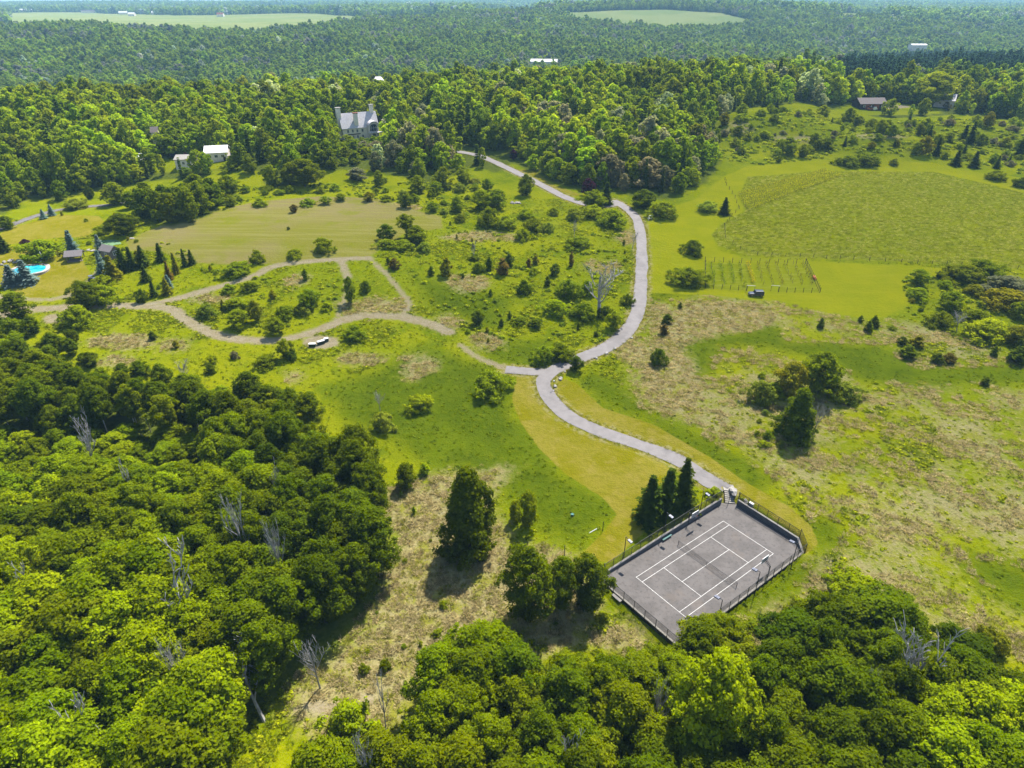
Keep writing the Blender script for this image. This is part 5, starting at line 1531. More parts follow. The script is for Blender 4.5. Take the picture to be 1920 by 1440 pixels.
fence_line('garden_fence', [at(1400, 545), gD], 2.8, 1.7, 'fence on the near left side of the vine garden behind the car', wires=(.15, .3, .6, 1.0, 1.4))
for px, lab in ((1406, 'white topped gate frame of the vine garden, left one'), (1452, 'white topped gate frame of the vine garden, right one')):
    a, b = at(px - 7, 546), at(px + 8, 547)
    root = empty('gate_frame', a, label=lab, cat='gate frame', group='white topped gate frames of the vine garden'); d = b - a
    MB().tube([(0, 0, -.2), (0, 0, 1.9)], .06, 5).build('post', M_POSTW, root); MB().tube([(d.x, d.y, d.z - .2), (d.x, d.y, d.z + 1.9)], .06, 5).build('post', M_POSTW, root)
    MB().tube([(-.1, 0, 1.95), (d.x + .1, d.y, d.z + 1.95)], .09, 6).build('beam', M_WHITE, root)
a = at(1528, 526); b = at(1532, 518)
m = MB(); m.tube([(0, 0, .45), (.1, .5, .5), (.4, 2.2, .6), (.5, 2.6, .62)], [.15, .5, .5, .12], 10)
m.build('orange_bundle', surf('orange_plastic', (.75, .22, .02), (.62, .16, .015), 3, .5), label='orange rolled plastic bundle lying against the vine garden fence', cat='bundle').location = a

def vine_leaves(rng, n, spread, leaf, h0, h1):
    C = np.column_stack([rng.normal(0, spread, n), rng.normal(0, spread, n), rng.uniform(h0, h1, n)])
    return C
def vine_row(A, B, n, dense, tint, label, group, seed, stake_mat=M_WOODW, H=1.7):
    rng = np.random.default_rng(seed)
    root = empty('vine_row', A, label=label, cat='vine row', group=group); o = root.location.copy()
    sm_ = MB().tube([(0, 0, -.2), (0, 0, H)], .05, 4).mesh('stake', stake_mat)
    C = []
    for k in range(n):
        q = A.lerp(B, k / max(1, n - 1)); q = Vector((q.x + rng.normal() * .12, q.y + rng.normal() * .12, 0)); q.z = float(T(q.x, q.y))
        if stake_mat is not None:
            s = mesh_obj('stake', sm_, root); s.location = q - o; s.rotation_euler = (rng.uniform(-.1, .1), rng.uniform(-.1, .1), 0)
        m = int(dense * rng.uniform(.3, 1.6))
        if m:
            C.append(np.array(q - o) + np.column_stack([rng.normal(0, .38, m), rng.normal(0, .38, m), rng.uniform(.25, 1.5, m)]))
    C = np.concatenate(C) if C else np.zeros((0, 3))
    V, Q = leaf_quads(C, rng.normal(size=(len(C), 3)) + np.array([0, 0, .6]), rng.uniform(.18, .36, len(C)), rng)
    f = mesh_obj('vine_foliage', quads_mesh('vine_foliage', V, Q, [M_LEAF], None, rng.uniform(0, 1, len(C))), root); f['tint'] = jitter(TINT[tint] if isinstance(tint, str) else tint, .1)
    return root
for i in range(11):
    ft, fb = 1333 + i * 17.2, 1338 + i * 18.3
    A, B = at(ft, 497), at(fb + 1, 532 + RNG.uniform(-3, 4))
    if i == 4:
        vine_row(A, B, 7, 44, 'yellow', 'vine row with a bright yellow bushy part in the fenced garden', None, 60)
    elif i < 4:
        vine_row(A, B, 7, 36, 'shrub', 'thin vine row in the left half of the fenced garden', 'vine rows in the left half of the garden', 50 + i)
    else:
        vine_row(A, B, 7, 16, 'olive', 'nearly bare row of grey stakes in the right half of the fenced garden', 'stake rows in the right half of the garden', 50 + i)
# the leafy vineyard rows at the top left of the big field
VA = [(1384, 366), (1545, 322)]; VB = [(1404, 394), (1572, 330)]
for i in range(9):
    t = i / 8
    a = (VA[0][0] + (VB[0][0] - VA[0][0]) * t, VA[0][1] + (VB[0][1] - VA[0][1]) * t); b = (VA[1][0] + (VB[1][0] - VA[1][0]) * t, VA[1][1] + (VB[1][1] - VA[1][1]) * t)
    A, B = at(*a), at(*b)
    n = int((B - A).length / 1.5)
    r = vine_row(A, B, n, 34, (.300, .320, .006), 'leafy yellow-green vine row at the top left of the big field', 'leafy vine rows of the big field', 80 + i, stake_mat=M_POSTW)
fence_line('field_fence', [at(*p) for p in [(1386, 392), (1372, 406), (1358, 424), (1360, 446), (1388, 468), (1420, 478), (1500, 482), (1600, 487), (1720, 494), (1830, 500), (1960, 507)]], 4.6, 1.35, 'long dark post fence along the near edge of the big field')
fence_line('field_fence', [at(*p) for p in [(1384, 390), (1378, 372), (1362, 348), (1359, 338)]], 5.0, 1.5, 'short post fence at the left edge of the leafy vine rows')

# ------------------------------------------------------------------ white lidded bins beside the track
def lidded_bin(p, rz, L, label):
    root = empty('storage_bin', p, rz, label=label, cat='bin')
    m_b = surf('dark_green_panel', (.03, .065, .05), (.02, .045, .035), 4, .6)
    MB().box((0, 0, .45), (L, .8, .85), taper=1.04).build('body', m_b, root, bevel=.03)
    MB().box((0, 0, .93), (L + .1, .9, .09)).build('lid', M_WHITE, root, bevel=.02)
    MB().box((0, -.43, .72), (L * .5, .05, .06)).build('handle', M_BLACK, root)
lidded_bin(at(586, 650), .05, 1.7, 'short dark bin with a white lid beside the gravel track')
lidded_bin(at(602, 645), .62, 1.9, 'longer dark bin with a white lid, angled, right of the short one')
lidded_bin(at(612, 640), .55, 1.1, 'small green bin with a white lid, end of the row of three')

# ------------------------------------------------------------------ pool and its garden
def pool():
    c = at(66, 507); root = empty('swimming_pool', c, label='turquoise kidney-shaped swimming pool with a pale rim', cat='swimming pool')
    m_w, nt = new_mat('pool_water')
    tc = N(nt, 'ShaderNodeTexCoord')
    pp = principled(nt, mix(nt, step(nt, noise(nt, tc.outputs['Object'], .25, 2), .38, .62), (.006, .24, .33), (.04, .44, .48)), .08, 0, .5)
    px = [(18, 514), (40, 502), (60, 499), (76, 496), (85, 498), (86, 505), (80, 511), (68, 515), (45, 521), (20, 524)]
    P = [at(*q) for q in px]; zt = max(p.z for p in P) + .05
    L = smooth_line([(p.x, p.y, 0) for p in P + P[:1]], 4)[:-1]
    loc = [((p.x - c.x), (p.y - c.y)) for p in L]
    m = MB(); n = len(loc)
    m.prism(loc, zt - c.z - 1.2, zt - c.z - .10); m.build('water', m_w, root)
    ctr = (sum(p[0] for p in loc) / n, sum(p[1] for p in loc) / n)
    outp = []
    for i, p in enumerate(loc):
        a = loc[i - 1]; b = loc[(i + 1) % n]; t = Vector((b[0] - a[0], b[1] - a[1])).normalized(); outp.append((p[0] + t.y * 1.2, p[1] - t.x * 1.2))
    if (Vector(outp[0]) - Vector(ctr)).length < (Vector(loc[0]) - Vector(ctr)).length:
        outp = [(2 * p[0] - q[0], 2 * p[1] - q[1]) for p, q in zip(loc, outp)]
    mc = MB(); z = zt - c.z
    for z0, z1 in ((z - 1.2, z + .04),):
        vs = [(p[0], p[1], z1) for p in loc] + [(p[0], p[1], z1) for p in outp] + [(p[0], p[1], z0) for p in outp] + [(p[0], p[1], z0) for p in loc]
        fs = []
        for i in range(n):
            j = (i + 1) % n
            fs += [(i, j, n + j, n + i), (n + i, n + j, 2 * n + j, 2 * n + i), (3 * n + i, 3 * n + j, j, i)]
        mc.add(vs, fs)
    mc.build('coping', surf('pool_stone', (.62, .56, .50), (.52, .46, .40), 1, .9), root)
pool()
a = at(81, 491); root = empty('parasol', a, label='closed white parasol beside the pool', cat='parasol')
MB().tube([(0, 0, -.2), (0, 0, 3.4)], .05, 6).build('pole', M_GREYM, root); MB().tube([(0, 0, 1.2), (0, 0, 1.4), (0, 0, 3.3), (0, 0, 3.5)], [.16, .26, .12, .03], 8).build('canopy', M_WHITE, root)
MB().tube([(0, 0, -.02), (0, 0, .12)], .45, 10).build('base', M_GREYM, root)
a = at(73, 493); m = MB().box((0, 0, .35), (1.9, .65, .12)).box((.7, 0, .6), (.55, .62, .1)); 
for x in (-.8, .8): m.box((x, 0, .15), (.08, .55, .32))
m.build('sun_lounger', M_WHITE, label='white sun lounger beside the closed parasol', cat='lounger').location = a
for i, (px, py, s) in enumerate([(8, 492, .6), (20, 490, .7), (28, 493, .5), (35, 489, .6), (3, 497, .5)]):
    p = at(px, py); boulder(p.x, p.y, (s * 1.5, s, s * .7), 70 + i, 'grey rock in the rockery behind the pool', 'rocks of the rockery behind the pool')
M_SHINGLE = surf('grey_shingle', (.34, .30, .29), (.25, .22, .215), 5, .9, bump=.4)
def hip_roof(root, L, Wd, z0, z1, ridge, mat, over=.35, name='roof'):
    hl, hw = L / 2 + over, Wd / 2 + over
    r = ridge / 2
    vs = [(-hl, -hw, z0), (hl, -hw, z0), (hl, hw, z0), (-hl, hw, z0), (-r, 0, z1), (r, 0, z1), (-hl, -hw, z0 - .15), (hl, -hw, z0 - .15), (hl, hw, z0 - .15), (-hl, hw, z0 - .15)]
    return MB().add(vs, [(0, 1, 5, 4), (1, 2, 5), (2, 3, 4, 5), (3, 0, 4), (6, 9, 8, 7), (0, 6, 7, 1), (1, 7, 8, 2), (2, 8, 9, 3), (3, 9, 6, 0)]).build(name, mat, root)
def gable_roof(root, L, Wd, z0, z1, mat, over=.4, th=.18, name='roof'):
    hl, hw = L / 2 + over, Wd / 2 + over
    k = (z1 - z0) / (Wd / 2); ze = z0 - k * over
    vs = []
    for x in (-hl, hl):
        vs += [(x, -hw, ze), (x, 0, z1), (x, hw, ze), (x, hw, ze + th), (x, 0, z1 + th * 1.25), (x, -hw, ze + th)]
    fs = [(0, 1, 4, 5), (1, 2, 3, 4), (11, 10, 7, 6), (10, 9, 8, 7)]
    for a, b in ((0, 1), (1, 2), (2, 3), (3, 4), (4, 5), (5, 0)):
        fs.append((a, b, b + 6, a + 6)[::-1])
    return MB().add(vs, fs).build(name, mat, root)
def gable_walls(root, L, Wd, h, z1, mat, zb=-1.0, name='wall'):
    hl, hw = L / 2, Wd / 2
    vs = []
    for x in (-hl, hl):
        vs += [(x, -hw, zb), (x, hw, zb), (x, hw, h), (x, 0, z1), (x, -hw, h)]
    return MB().add(vs, [(4, 3, 2, 1, 0), (5, 6, 7, 8, 9), (0, 1, 6, 5), (1, 2, 7, 6), (4, 0, 5, 9), (2, 3, 8, 7), (3, 4, 9, 8)]).build(name, mat, root)
M_GLASS, _nt = new_mat('window_glass'); principled(_nt, (.03, .04, .055), .08, 0, .6)
M_CREAM = surf('cream_stone', (1.5, 1.34, 1.06), (1.3, 1.15, .9), 1.2, .9, bump=.3)
M_STUCCO = surf('pale_stucco', (1.3, 1.16, 1.06), (1.1, .98, .9), 1.0, .9)
M_SLATE = surf('pale_grey_slate', (.98, .92, .93), (.82, .77, .78), 1.5, .7, bump=.25)
M_REDB = surf('red_brick', (.34, .10, .05), (.25, .075, .04), 4, .9)
M_BROWNR = surf('brown_shingle', (.20, .165, .155), (.155, .13, .125), 3, .9, bump=.3)
M_DKWOOD = surf('dark_stained_timber', (.045, .030, .028), (.03, .02, .02), 3, .8)
M_TRIM = surf('dark_trim', (.05, .045, .05), (.04, .035, .04), 3, .7)

def window(root, x, y, z, w, h, face, trim=M_WHITE, bars=1):
    """a window set on a wall face: face is the outward axis ('x-', 'x+', 'y-', 'y+')"""
    m = MB(); g = MB(); s = 1 if face[1] == '+' else -1
    def bx(mm, da, dz, sa, sz, dep, off):
        if face[0] == 'x': mm.box((x + s * off, y + da, z + dz), (dep, sa, sz))
        else: mm.box((x + da, y + s * off, z + dz), (sa, dep, sz))
    for dz in (-h / 2, h / 2): bx(m, 0, dz, w + .16, .12, .12, .03)
    for da in (-w / 2, w / 2): bx(m, da, 0, .12, h - .12, .12, .03)
    for i in range(bars): bx(m, -w / 2 + w * (i + 1) / (bars + 1), 0, .07, h - .12, .08, .03)
    f = m.build('window', trim, root); bx(g, 0, 0, w - .1, h - .1, .04, .01); g.build('pane', M_GLASS, f)

# garden shed and gazebo
c = at(209, 482); root = empty('garden_shed', c, -.42, label='small timber garden shed with a grey roof and white window', cat='shed')
gable_walls(root, 4.6, 3.4, 2.7, 3.9, M_WOODW); gable_roof(root, 4.6, 3.4, 2.7, 3.9, M_SHINGLE); window(root, 2.3, 0, 1.75, 1.3, 1.3, 'x+'); window(root, 0, -1.7, 1.5, .9, .9, 'y-')
c = at(143, 487); root = empty('gazebo', c, .25, label='low open gazebo with a weathered shingle roof', cat='gazebo')
gable_roof(root, 4.6, 3.6, 1.9, 3.0, M_SHINGLE)
for x in (-2.1, 2.1):
    for y in (-1.6, 1.6): MB().box((x, y, .85), (.2, .2, 2.3)).build('post', M_WOODW, root)
MB().box((0, 0, -.1), (4.6, 3.6, .3)).build('floor', M_WOODW, root)
px = [(188, 452), (215, 450), (228, 457), (214, 460), (205, 466), (190, 464)]
P = [at(*q) for q in px]; L = smooth_line([(p.x, p.y, 0) for p in P + P[:1]], 4)[:-1]
m = MB(); n = len(L); vs = [(p.x, p.y, float(T(p.x, p.y)) + .10) for p in L] + [(sum(p.x for p in L) / n, sum(p.y for p in L) / n, 0)]
vs[-1] = (vs[-1][0], vs[-1][1], float(T(vs[-1][0], vs[-1][1])) + .12)
m.add(vs, [(i, (i + 1) % n, n) for i in range(n)])
m.build('putting_green', surf('artificial_turf', (.22, .38, .17), (.19, .34, .15), 1, .95), kind='structure', label='pale green putting green behind the garden shed', cat='putting green')
# small utility cart
c = at(173, 527); root = empty('utility_cart', c, .7, label='small dark utility cart parked on the garden path', cat='cart')
MB().box((-.35, 0, .62), (1.2, 1.3, .45)).build('body', M_BLACK, root, bevel=.05); MB().box((.8, 0, .72), (1.1, 1.3, .3)).build('cargo_bed', M_GREYM, root, bevel=.03); MB().box((-.1, 0, 1.75), (1.1, 1.25, .07)).build('roof', M_GREYM, root)
for x in (-.6, .42):
    for y in (-.58, .58): MB().tube([(x, y, .8), (x, y, 1.74)], .03, 4).build('pillar', M_BLACK, root)
for x in (-.75, .9):
    for y in (-.6, .6): MB().tube([(x, y - .12, .3), (x, y + .12, .3)], .3, 12).build('wheel', M_BLACK, root)
MB().box((0, 0, .95), (.5, 1.1, .35)).build('seat', M_GREYM, root)
for i, (px, py) in enumerate([(166, 469), (174, 470), (247, 447)]):
    p = at(px, py); boulder(p.x, p.y, (1.0, .7, .2), 90 + i, ['flat white stone beside the gazebo path, left', 'flat white stone beside the gazebo path, right', 'flat white stone on the hay field edge'][i])

# ------------------------------------------------------------------ the mansion on the ridge
def mansion():
    c = at(674, 258); d = (Vector((c.x, c.y, c.z - CAM_H))).length; k = d / 1280.0    # metres per pixel there
    root = empty('mansion', c, .5, label='large cream stone mansion with steep pale roofs and tall chimneys', cat='house')
    L, Wd, h, zr = 62 * k, 24 * k, 20 * k, 40 * k
    gable_walls(root, L, Wd, h, zr, M_CREAM, -3)
    gable_roof(root, L, Wd, h, zr, M_SLATE, .5, .3)
    def chimney(x, y, z0, z1, w, dpt, pot, label=None):
        o = MB().box((x, y, (z0 + z1) / 2), (w, dpt, z1 - z0)).build('chimney', M_CREAM, root)
        MB().box((x, y, z1 + .16), (w + .5, dpt + .5, .3)).build('chimney_cap', M_CAP if pot is None else pot, o)
        return o
    chimney(-L / 2 - 1.2 * k, -.8 * k, -3, 50 * k, 7 * k, 6.5 * k, M_CAP)
    chimney(L / 2 - 5 * k, 1 * k, zr - 9 * k, zr + 11 * k, 6 * k, 5 * k, None)
    chimney(-6 * k, -9 * k, h - 3 * k, zr + 1 * k, 7 * k, 5 * k, M_REDB)
    for x, z in ((-L / 2, h * .55),):
        for y in (-8 * k, 7 * k): window(root, x, y, z, 3 * k, 5 * k, 'x-')
    for y in (-7 * k,): window(root, -L / 2, y, h * 1.15, 2.6 * k, 4.5 * k, 'x-')
    for x in (-22 * k, -14 * k, -6 * k, 3 * k):
        window(root, x, -Wd / 2, h * .68, 3 * k, 4.6 * k, 'y-'); window(root, x, -Wd / 2, h * .2, 3 * k, 5 * k, 'y-')
    # arched bay toward the drive
    bx, bw, bd = 20 * k, 17 * k, 10 * k
    n = 10; arc = [(bx - bw / 2, h * .95)] + [(bx + bw / 2 * math.sin(-PI / 2 + PI * i / n), h * .95 + 8 * k * math.cos(-PI / 2 + PI * i / n)) for i in range(n + 1)] + [(bx + bw / 2, h * .95)]
    poly = [(bx - bw / 2, -3)] + arc[1:-1] + [(bx + bw / 2, -3)]
    m = MB(); nn = len(poly); yf, yb = -Wd / 2 - bd, -2 * k
    m.add([(x, yf, z) for x, z in poly] + [(x, yb, z) for x, z in poly], [tuple(range(nn)), tuple(range(2 * nn - 1, nn - 1, -1))] + [(i, nn + i, nn + (i + 1) % nn, (i + 1) % nn) for i in range(nn)])
    m.build('wall', M_STUCCO, root)
    m = MB(); P2 = arc[1:-1]; q = len(P2); vs = []
    for y in (yf - .8, yb):
        vs += [(x, y, z + .05) for x, z in P2] + [(x + (x - bx) * .06, y, z + .5) for x, z in P2]
    fs = []
    for i in range(q - 1):
        fs += [(q + i, q + i + 1, 3 * q + i + 1, 3 * q + i), (i + 1, i, 2 * q + i, 2 * q + i + 1), (i, i + 1, q + i + 1, q + i), (2 * q + i + 1, 2 * q + i, 3 * q + i, 3 * q + i + 1)]
    fs += [(0, q, 3 * q, 2 * q), (q - 1, 2 * q - 1 + 2 * q - 2 * q + 0, 4 * q - 1, 3 * q - 1)]
    m.add(vs, fs).build('roof', M_SLATE, root)
    gw = MB(); A = [(bx + 6.4 * k * math.sin(-PI / 2 + PI * i / 10), h * .9 + 5.8 * k * math.cos(-PI / 2 + PI * i / 10)) for i in range(11)]
    gp = [(A[0][0], h * .62)] + A + [(A[-1][0], h * .62)]; na = len(gp)
    w_ = gw.add([(x, yf - .03, z) for x, z in gp] + [(x, yf + .05, z) for x, z in gp], [tuple(range(na)), tuple(range(2 * na - 1, na - 1, -1))] + [(i, na + i, na + (i + 1) % na, (i + 1) % na) for i in range(na)]).build('window', M_GLASS, root)
    mu = MB()
    for x in (-4 * k, 0, 4 * k): mu.box((bx + x, yf - .07, h * .78), (.18, .08, h * .34 + 3 * k))
    mu.box((bx, yf - .09, h * .88), (12.8 * k, .08, .18)); mu.build('muntin', M_WHITE, w_)
    MB().box((bx + 2 * k, yf - 3 * k, h * .52), (bw + 8 * k, 6 * k, .35)).build('balcony', M_WHITE, root)
    for x in (-8 * k, 0, 8 * k): MB().box((bx + 2 * k + x, yf - 5.4 * k, h * .2), (.5, .5, h * .62)).build('column', M_STUCCO, root)
    window(root, bx, yf, h * .22, 9 * k, 6 * k, 'y-', M_TRIM, 3)
    MB().box((-14 * k, -Wd / 2 - .06, h * .42), (26 * k, .1, .5)).build('trim_band', M_TRIM, root)
    for x in (-18 * k, 2 * k):
        dm = MB(); dm.add([(x - 2 * k, -9 * k, h + 5 * k), (x + 2 * k, -9 * k, h + 5 * k), (x + 2 * k, -9 * k, h + 10 * k), (x - 2 * k, -9 * k, h + 10 * k), (x - 2 * k, -3 * k, h + 5 * k), (x + 2 * k, -3 * k, h + 5 * k), (x + 2 * k, -3 * k, h + 10 * k), (x - 2 * k, -3 * k, h + 10 * k)],
               [(0, 1, 2, 3), (7, 6, 5, 4), (0, 4, 5, 1), (1, 5, 6, 2), (2, 6, 7, 3), (3, 7, 4, 0)])
    BUILD_SPOTS.append((c.x, c.y, 37 * k + 3, 62.0))
mansion()
p = at(752, 226); q = at(716, 232)
dd = q - p
MB().box((dd.x / 2, dd.y / 2, .9), (dd.to_2d().length, .5, 2.2), math.atan2(dd.y, dd.x)).build('garden_wall', M_CREAM, label='long pale garden wall running right from the mansion', cat='wall').location = p

# ------------------------------------------------------------------ barn, houses and farm buildings
def house(px, py, wpx, deep, h, zr, rz, roof, wall, label, cat='house', name='house', wins=3, hip=False, chim=False, door=True, lift=0, front=30.0):
    c = at(px, py); d = Vector((c.x, c.y, c.z - CAM_H)).length; L = wpx * d / 1280
    root = empty(name, (c.x, c.y, c.z + lift), rz, label=label, cat=cat)
    if hip:
        MB().box((0, 0, h / 2 - .5), (L, deep, h + 1)).build('wall', wall, root); hip_roof(root, L, deep, h, zr, L * .45, roof)
    else:
        gable_walls(root, L, deep, h, zr, wall, -1.5); gable_roof(root, L, deep, h, zr, roof)
    for i in range(wins):
        x = -L / 2 + L * (i + .7) / (wins + .4)
        window(root, x, -deep / 2, h * .6, min(1.4, L / (wins * 2.2)), 1.2, 'y-')
    if door:
        MB().box((L * .36, -deep / 2 - .04, 1.05), (1.1, .1, 2.1)).build('door', M_TRIM, root)
    if chim:
        MB().box((L * .2, deep * .1, zr + .2), (.9, .9, 2.0)).build('chimney', M_REDB, root)
    BUILD_SPOTS.append((c.x, c.y, max(L, deep) * .62 + 2, front))
    return root, L
root, L = house(1628, 203, 42, 11, 3.4, 6.2, .06, M_BROWNR, M_DKWOOD, 'long low barn with a brown roof and dark walls at upper right', 'barn', 'barn', 4, door=False)
for x in (-L * .2, L * .12): MB().box((x, -5.56, 1.5), (3.4, .1, 3.0)).build('barn_door', M_REDB, root)
for i, (px, py, mt, lab) in enumerate([(1638, 207, M_WHITE, 'white van parked in front of the brown-roofed barn'), (1630, 207, M_REDB, 'red tractor-like vehicle in front of the brown-roofed barn'), (1651, 206, M_REDB, 'reddish trailer at the right end of the brown-roofed barn')]):
    p = at(px, py); root = empty('farm_vehicle', p, .1, label=lab, cat='vehicle')
    MB().box((0, 0, .95), (3.6, 1.7, 1.1)).build('body', mt, root, bevel=.1); MB().box((.5, 0, 1.85), (1.8, 1.5, .75), taper=.85).build('cabin', mt if i != 1 else M_TRIM, root, bevel=.08)
    for x in (-1.1, 1.1):
        for y in (-.75, .75): MB().tube([(x, y - .12, .4), (x, y + .12, .4)], .42, 10).build('wheel', M_BLACK, root)
house(1768, 200, 26, 9, 4.5, 8, -.5, M_SLATE, M_STUCCO, 'pale house half hidden behind the tall yellow-green tree at upper right', wins=2)
house(410, 298, 34, 12, 4, 6, .25, M_WHITE, M_STUCCO, 'low house with a bright white roof left of the mansion', wins=3, front=9.0)
house(352, 312, 26, 9, 4, 5.2, .1, M_CAP, M_STUCCO, 'pale grey low house among trees at the left', wins=3, front=9.0)
house(262, 307, 11, 6, 3.4, 4.6, .1, M_WHITE, M_STUCCO, 'tiny white shed among trees at the left', 'shed', 'shed', 1, front=7.0)
house(299, 281, 9, 6, 4, 6, .3, M_BROWNR, M_CREAM, 'small house with a brownish roof peeping from trees at the left', wins=1, lift=5)
house(713, 187, 20, 12, 6, 10, .2, M_SLATE, M_STUCCO, 'grey-roofed house peeping out of the woods behind the mansion', wins=2, hip=True, lift=6)
house(1020, 132, 44, 22, 7, 9.5, -.12, M_WHITE, M_STUCCO, 'long building with a flat white roof in the valley woods', 'building', 'long_building', 5, door=False, lift=6)
house(1716, 104, 22, 16, 9, 10.5, 0, M_WHITE, M_STUCCO, 'white roofed building just above the dark pine plantation', 'building', 'long_building', 3, door=False, lift=10)
FARBS = [(50, 22, 16, .1, M_WHITE, 'white farm buildings at the far left horizon field'), (168, 24, 22, 0, M_BROWNR, 'long dark farm house on the far left field'), (232, 27, 12, .2, M_WHITE, 'white farmhouse on the far left field, left of a small barn'),
         (248, 30, 9, 0, M_WHITE, 'small white barn next to the white farmhouse far left'), (292, 27, 10, .1, M_WHITE, 'white shed at the far edge of the pale field'), (414, 31, 10, 0, M_REDB, 'reddish farmhouse in the trees at the end of the pale field'),
         (1026, 23, 9, 0, M_WHITE, 'white house on the horizon beside the far right pasture'), (350, 4, 8, 0, M_WHITE, 'tiny white building near the top edge at left'), (757, 5, 7, 0, M_WHITE, 'tiny white building near the top edge at centre'), (722, 31, 8, 0, M_WHITE, 'tiny white farm building in the far trees')]
for px, py, w, rz, mt, lab in FARBS:
    house(px, py, w, 14, 6, 11, rz, mt, M_STUCCO, lab, 'farm building', 'farm_building', 2, lift=1)
house(966, 46, 22, 16, 7, 13, .15, M_BROWNR, M_STUCCO, 'grey hip-roofed house on pale ground in the far valley', wins=3, hip=True, lift=3)
house(942, 45, 9, 9, 5, 7.5, .15, M_WHITE, M_STUCCO, 'small white garage left of the far grey hip-roofed house', 'garage', 'garage', 1, lift=3)
# power pole by the barn
p = at(1615, 182); root = empty('utility_pole', p, label='pale utility pole standing left above the brown-roofed barn', cat='utility pole')
MB().tube([(0, 0, -.5), (0, 0, 10)], [.18, .12], 6).build('pole', M_DEAD, root); MB().box((0, 0, 9.3), (2.2, .12, .14)).build('crossarm', M_DEAD, root); MB().tube([(.25, 0, 8.2), (.25, 0, 9.0)], .22, 8).build('transformer', M_CAP, root)
# trees that stand out beyond the meadows
for k, px, py, w, h, tn, lab in [
    ('maple', 1755, 200, 62, 66, 'lime', 'tall yellow-green tree beside the pale house at upper right'), ('mid_tree', 1714, 190, 30, 22, 'yellow', 'brilliant yellow tree right of the brown-roofed barn'),
    ('mid_tree', 1694, 190, 26, 34, 'purple', 'dark purple tree beside the brilliant yellow tree'), ('mid_tree', 1660, 193, 26, 38, 'deep', 'dark round tree right of the brown-roofed barn'),
    ('spruce', 1673, 196, 16, 34, 'spruce', 'dark spruce right of the brown-roofed barn'), ('mid_tree', 1600, 190, 18, 18, 'deep', 'dark round tree left of the brown-roofed barn'),
    ('mid_tree', 1538, 118, 34, 26, 'deep', 'dark round tree left of the pine plantation'), ('mid_tree', 325, 292, 46, 52, 'maple_bright', 'bright yellow-green round tree left of the white-roofed house'),
    ('mid_tree', 415, 275, 60, 34, 'maple_bright', 'wide bright yellow-green tree above the white-roofed house'), ('mid_tree', 608, 222, 30, 24, 'silver', 'pale round tree left of the mansion'),
    ('mid_tree', 559, 52, 14, 10, 'yellow', 'lone yellow tree in the far valley woods') if False else ('mid_tree', 826, 40, 14, 9, 'yellow', 'lone yellow tree far off in the valley woods'),
    ('small_tree', 325, 297, 10, 12, 'purple', 'purple bush on the lawn behind the pale grey house, left'), ('small_tree', 348, 297, 9, 11, 'purple', 'purple bush on the lawn behind the pale grey house, right'),
    ('mid_tree', 760, 240, 16, 30, 'maple_bright', 'upright yellow-green cypress-like tree right of the mansion'), ('mid_tree', 213, 385, 34, 44, 'green', 'leafy tree where the grey lane enters the woods'),
    ('mid_tree', 243, 392, 24, 34, 'green', 'smaller leafy tree where the grey lane enters the woods'), ('shrub', 143, 394, 36, 12, 'pale_shrub', 'pale low hedge along the grey lane'),
    ('small_tree', 166, 373, 14, 24, 'dark', 'dark slim tree on the slope above the grey lane'), ('maple', 568, 352, 60, 56, 'green', 'large leafy tree above the top of the hay field'),
    ('mid_tree', 668, 340, 30, 26, 'grey', 'grey half-bare tree above the top of the hay field'), ('mid_tree', 783, 362, 26, 34, 'green', 'leafy tree right of the dark round tree beyond the hay field'),
    ('small_tree', 817, 364, 26, 24, 'shrub', 'bushy tree beside the woods beyond the hay field'), ('mid_tree', 832, 352, 26, 40, 'green', 'taller leafy tree in front of the woods beyond the hay field'),
    ('shrub', 862, 362, 20, 20, 'pale_shrub', 'pale round bush in the upper meadow below the woods'), ('small_tree', 986, 368, 26, 42, 'green', 'leafy tree left of the lane above the white stones'),
    ('shrub', 435, 322, 30, 22, 'lime', 'wide yellow-green bush on the knoll left of the woods'), ('mid_tree', 466, 326, 24, 38, 'green', 'leafy tree right of the yellow-green bush on the knoll'),
    ('small_tree', 427, 368, 30, 40, 'green', 'leafy tree between the thicket and the hay field'), ('shrub', 418, 386, 30, 18, 'pale_shrub', 'pale bush at the right foot of the round thicket')]:
    g, Wm, Hm = at_item(px, py, w, h, k)
    plant(k, g.x, g.y, Wm, Hm, tn, lab)
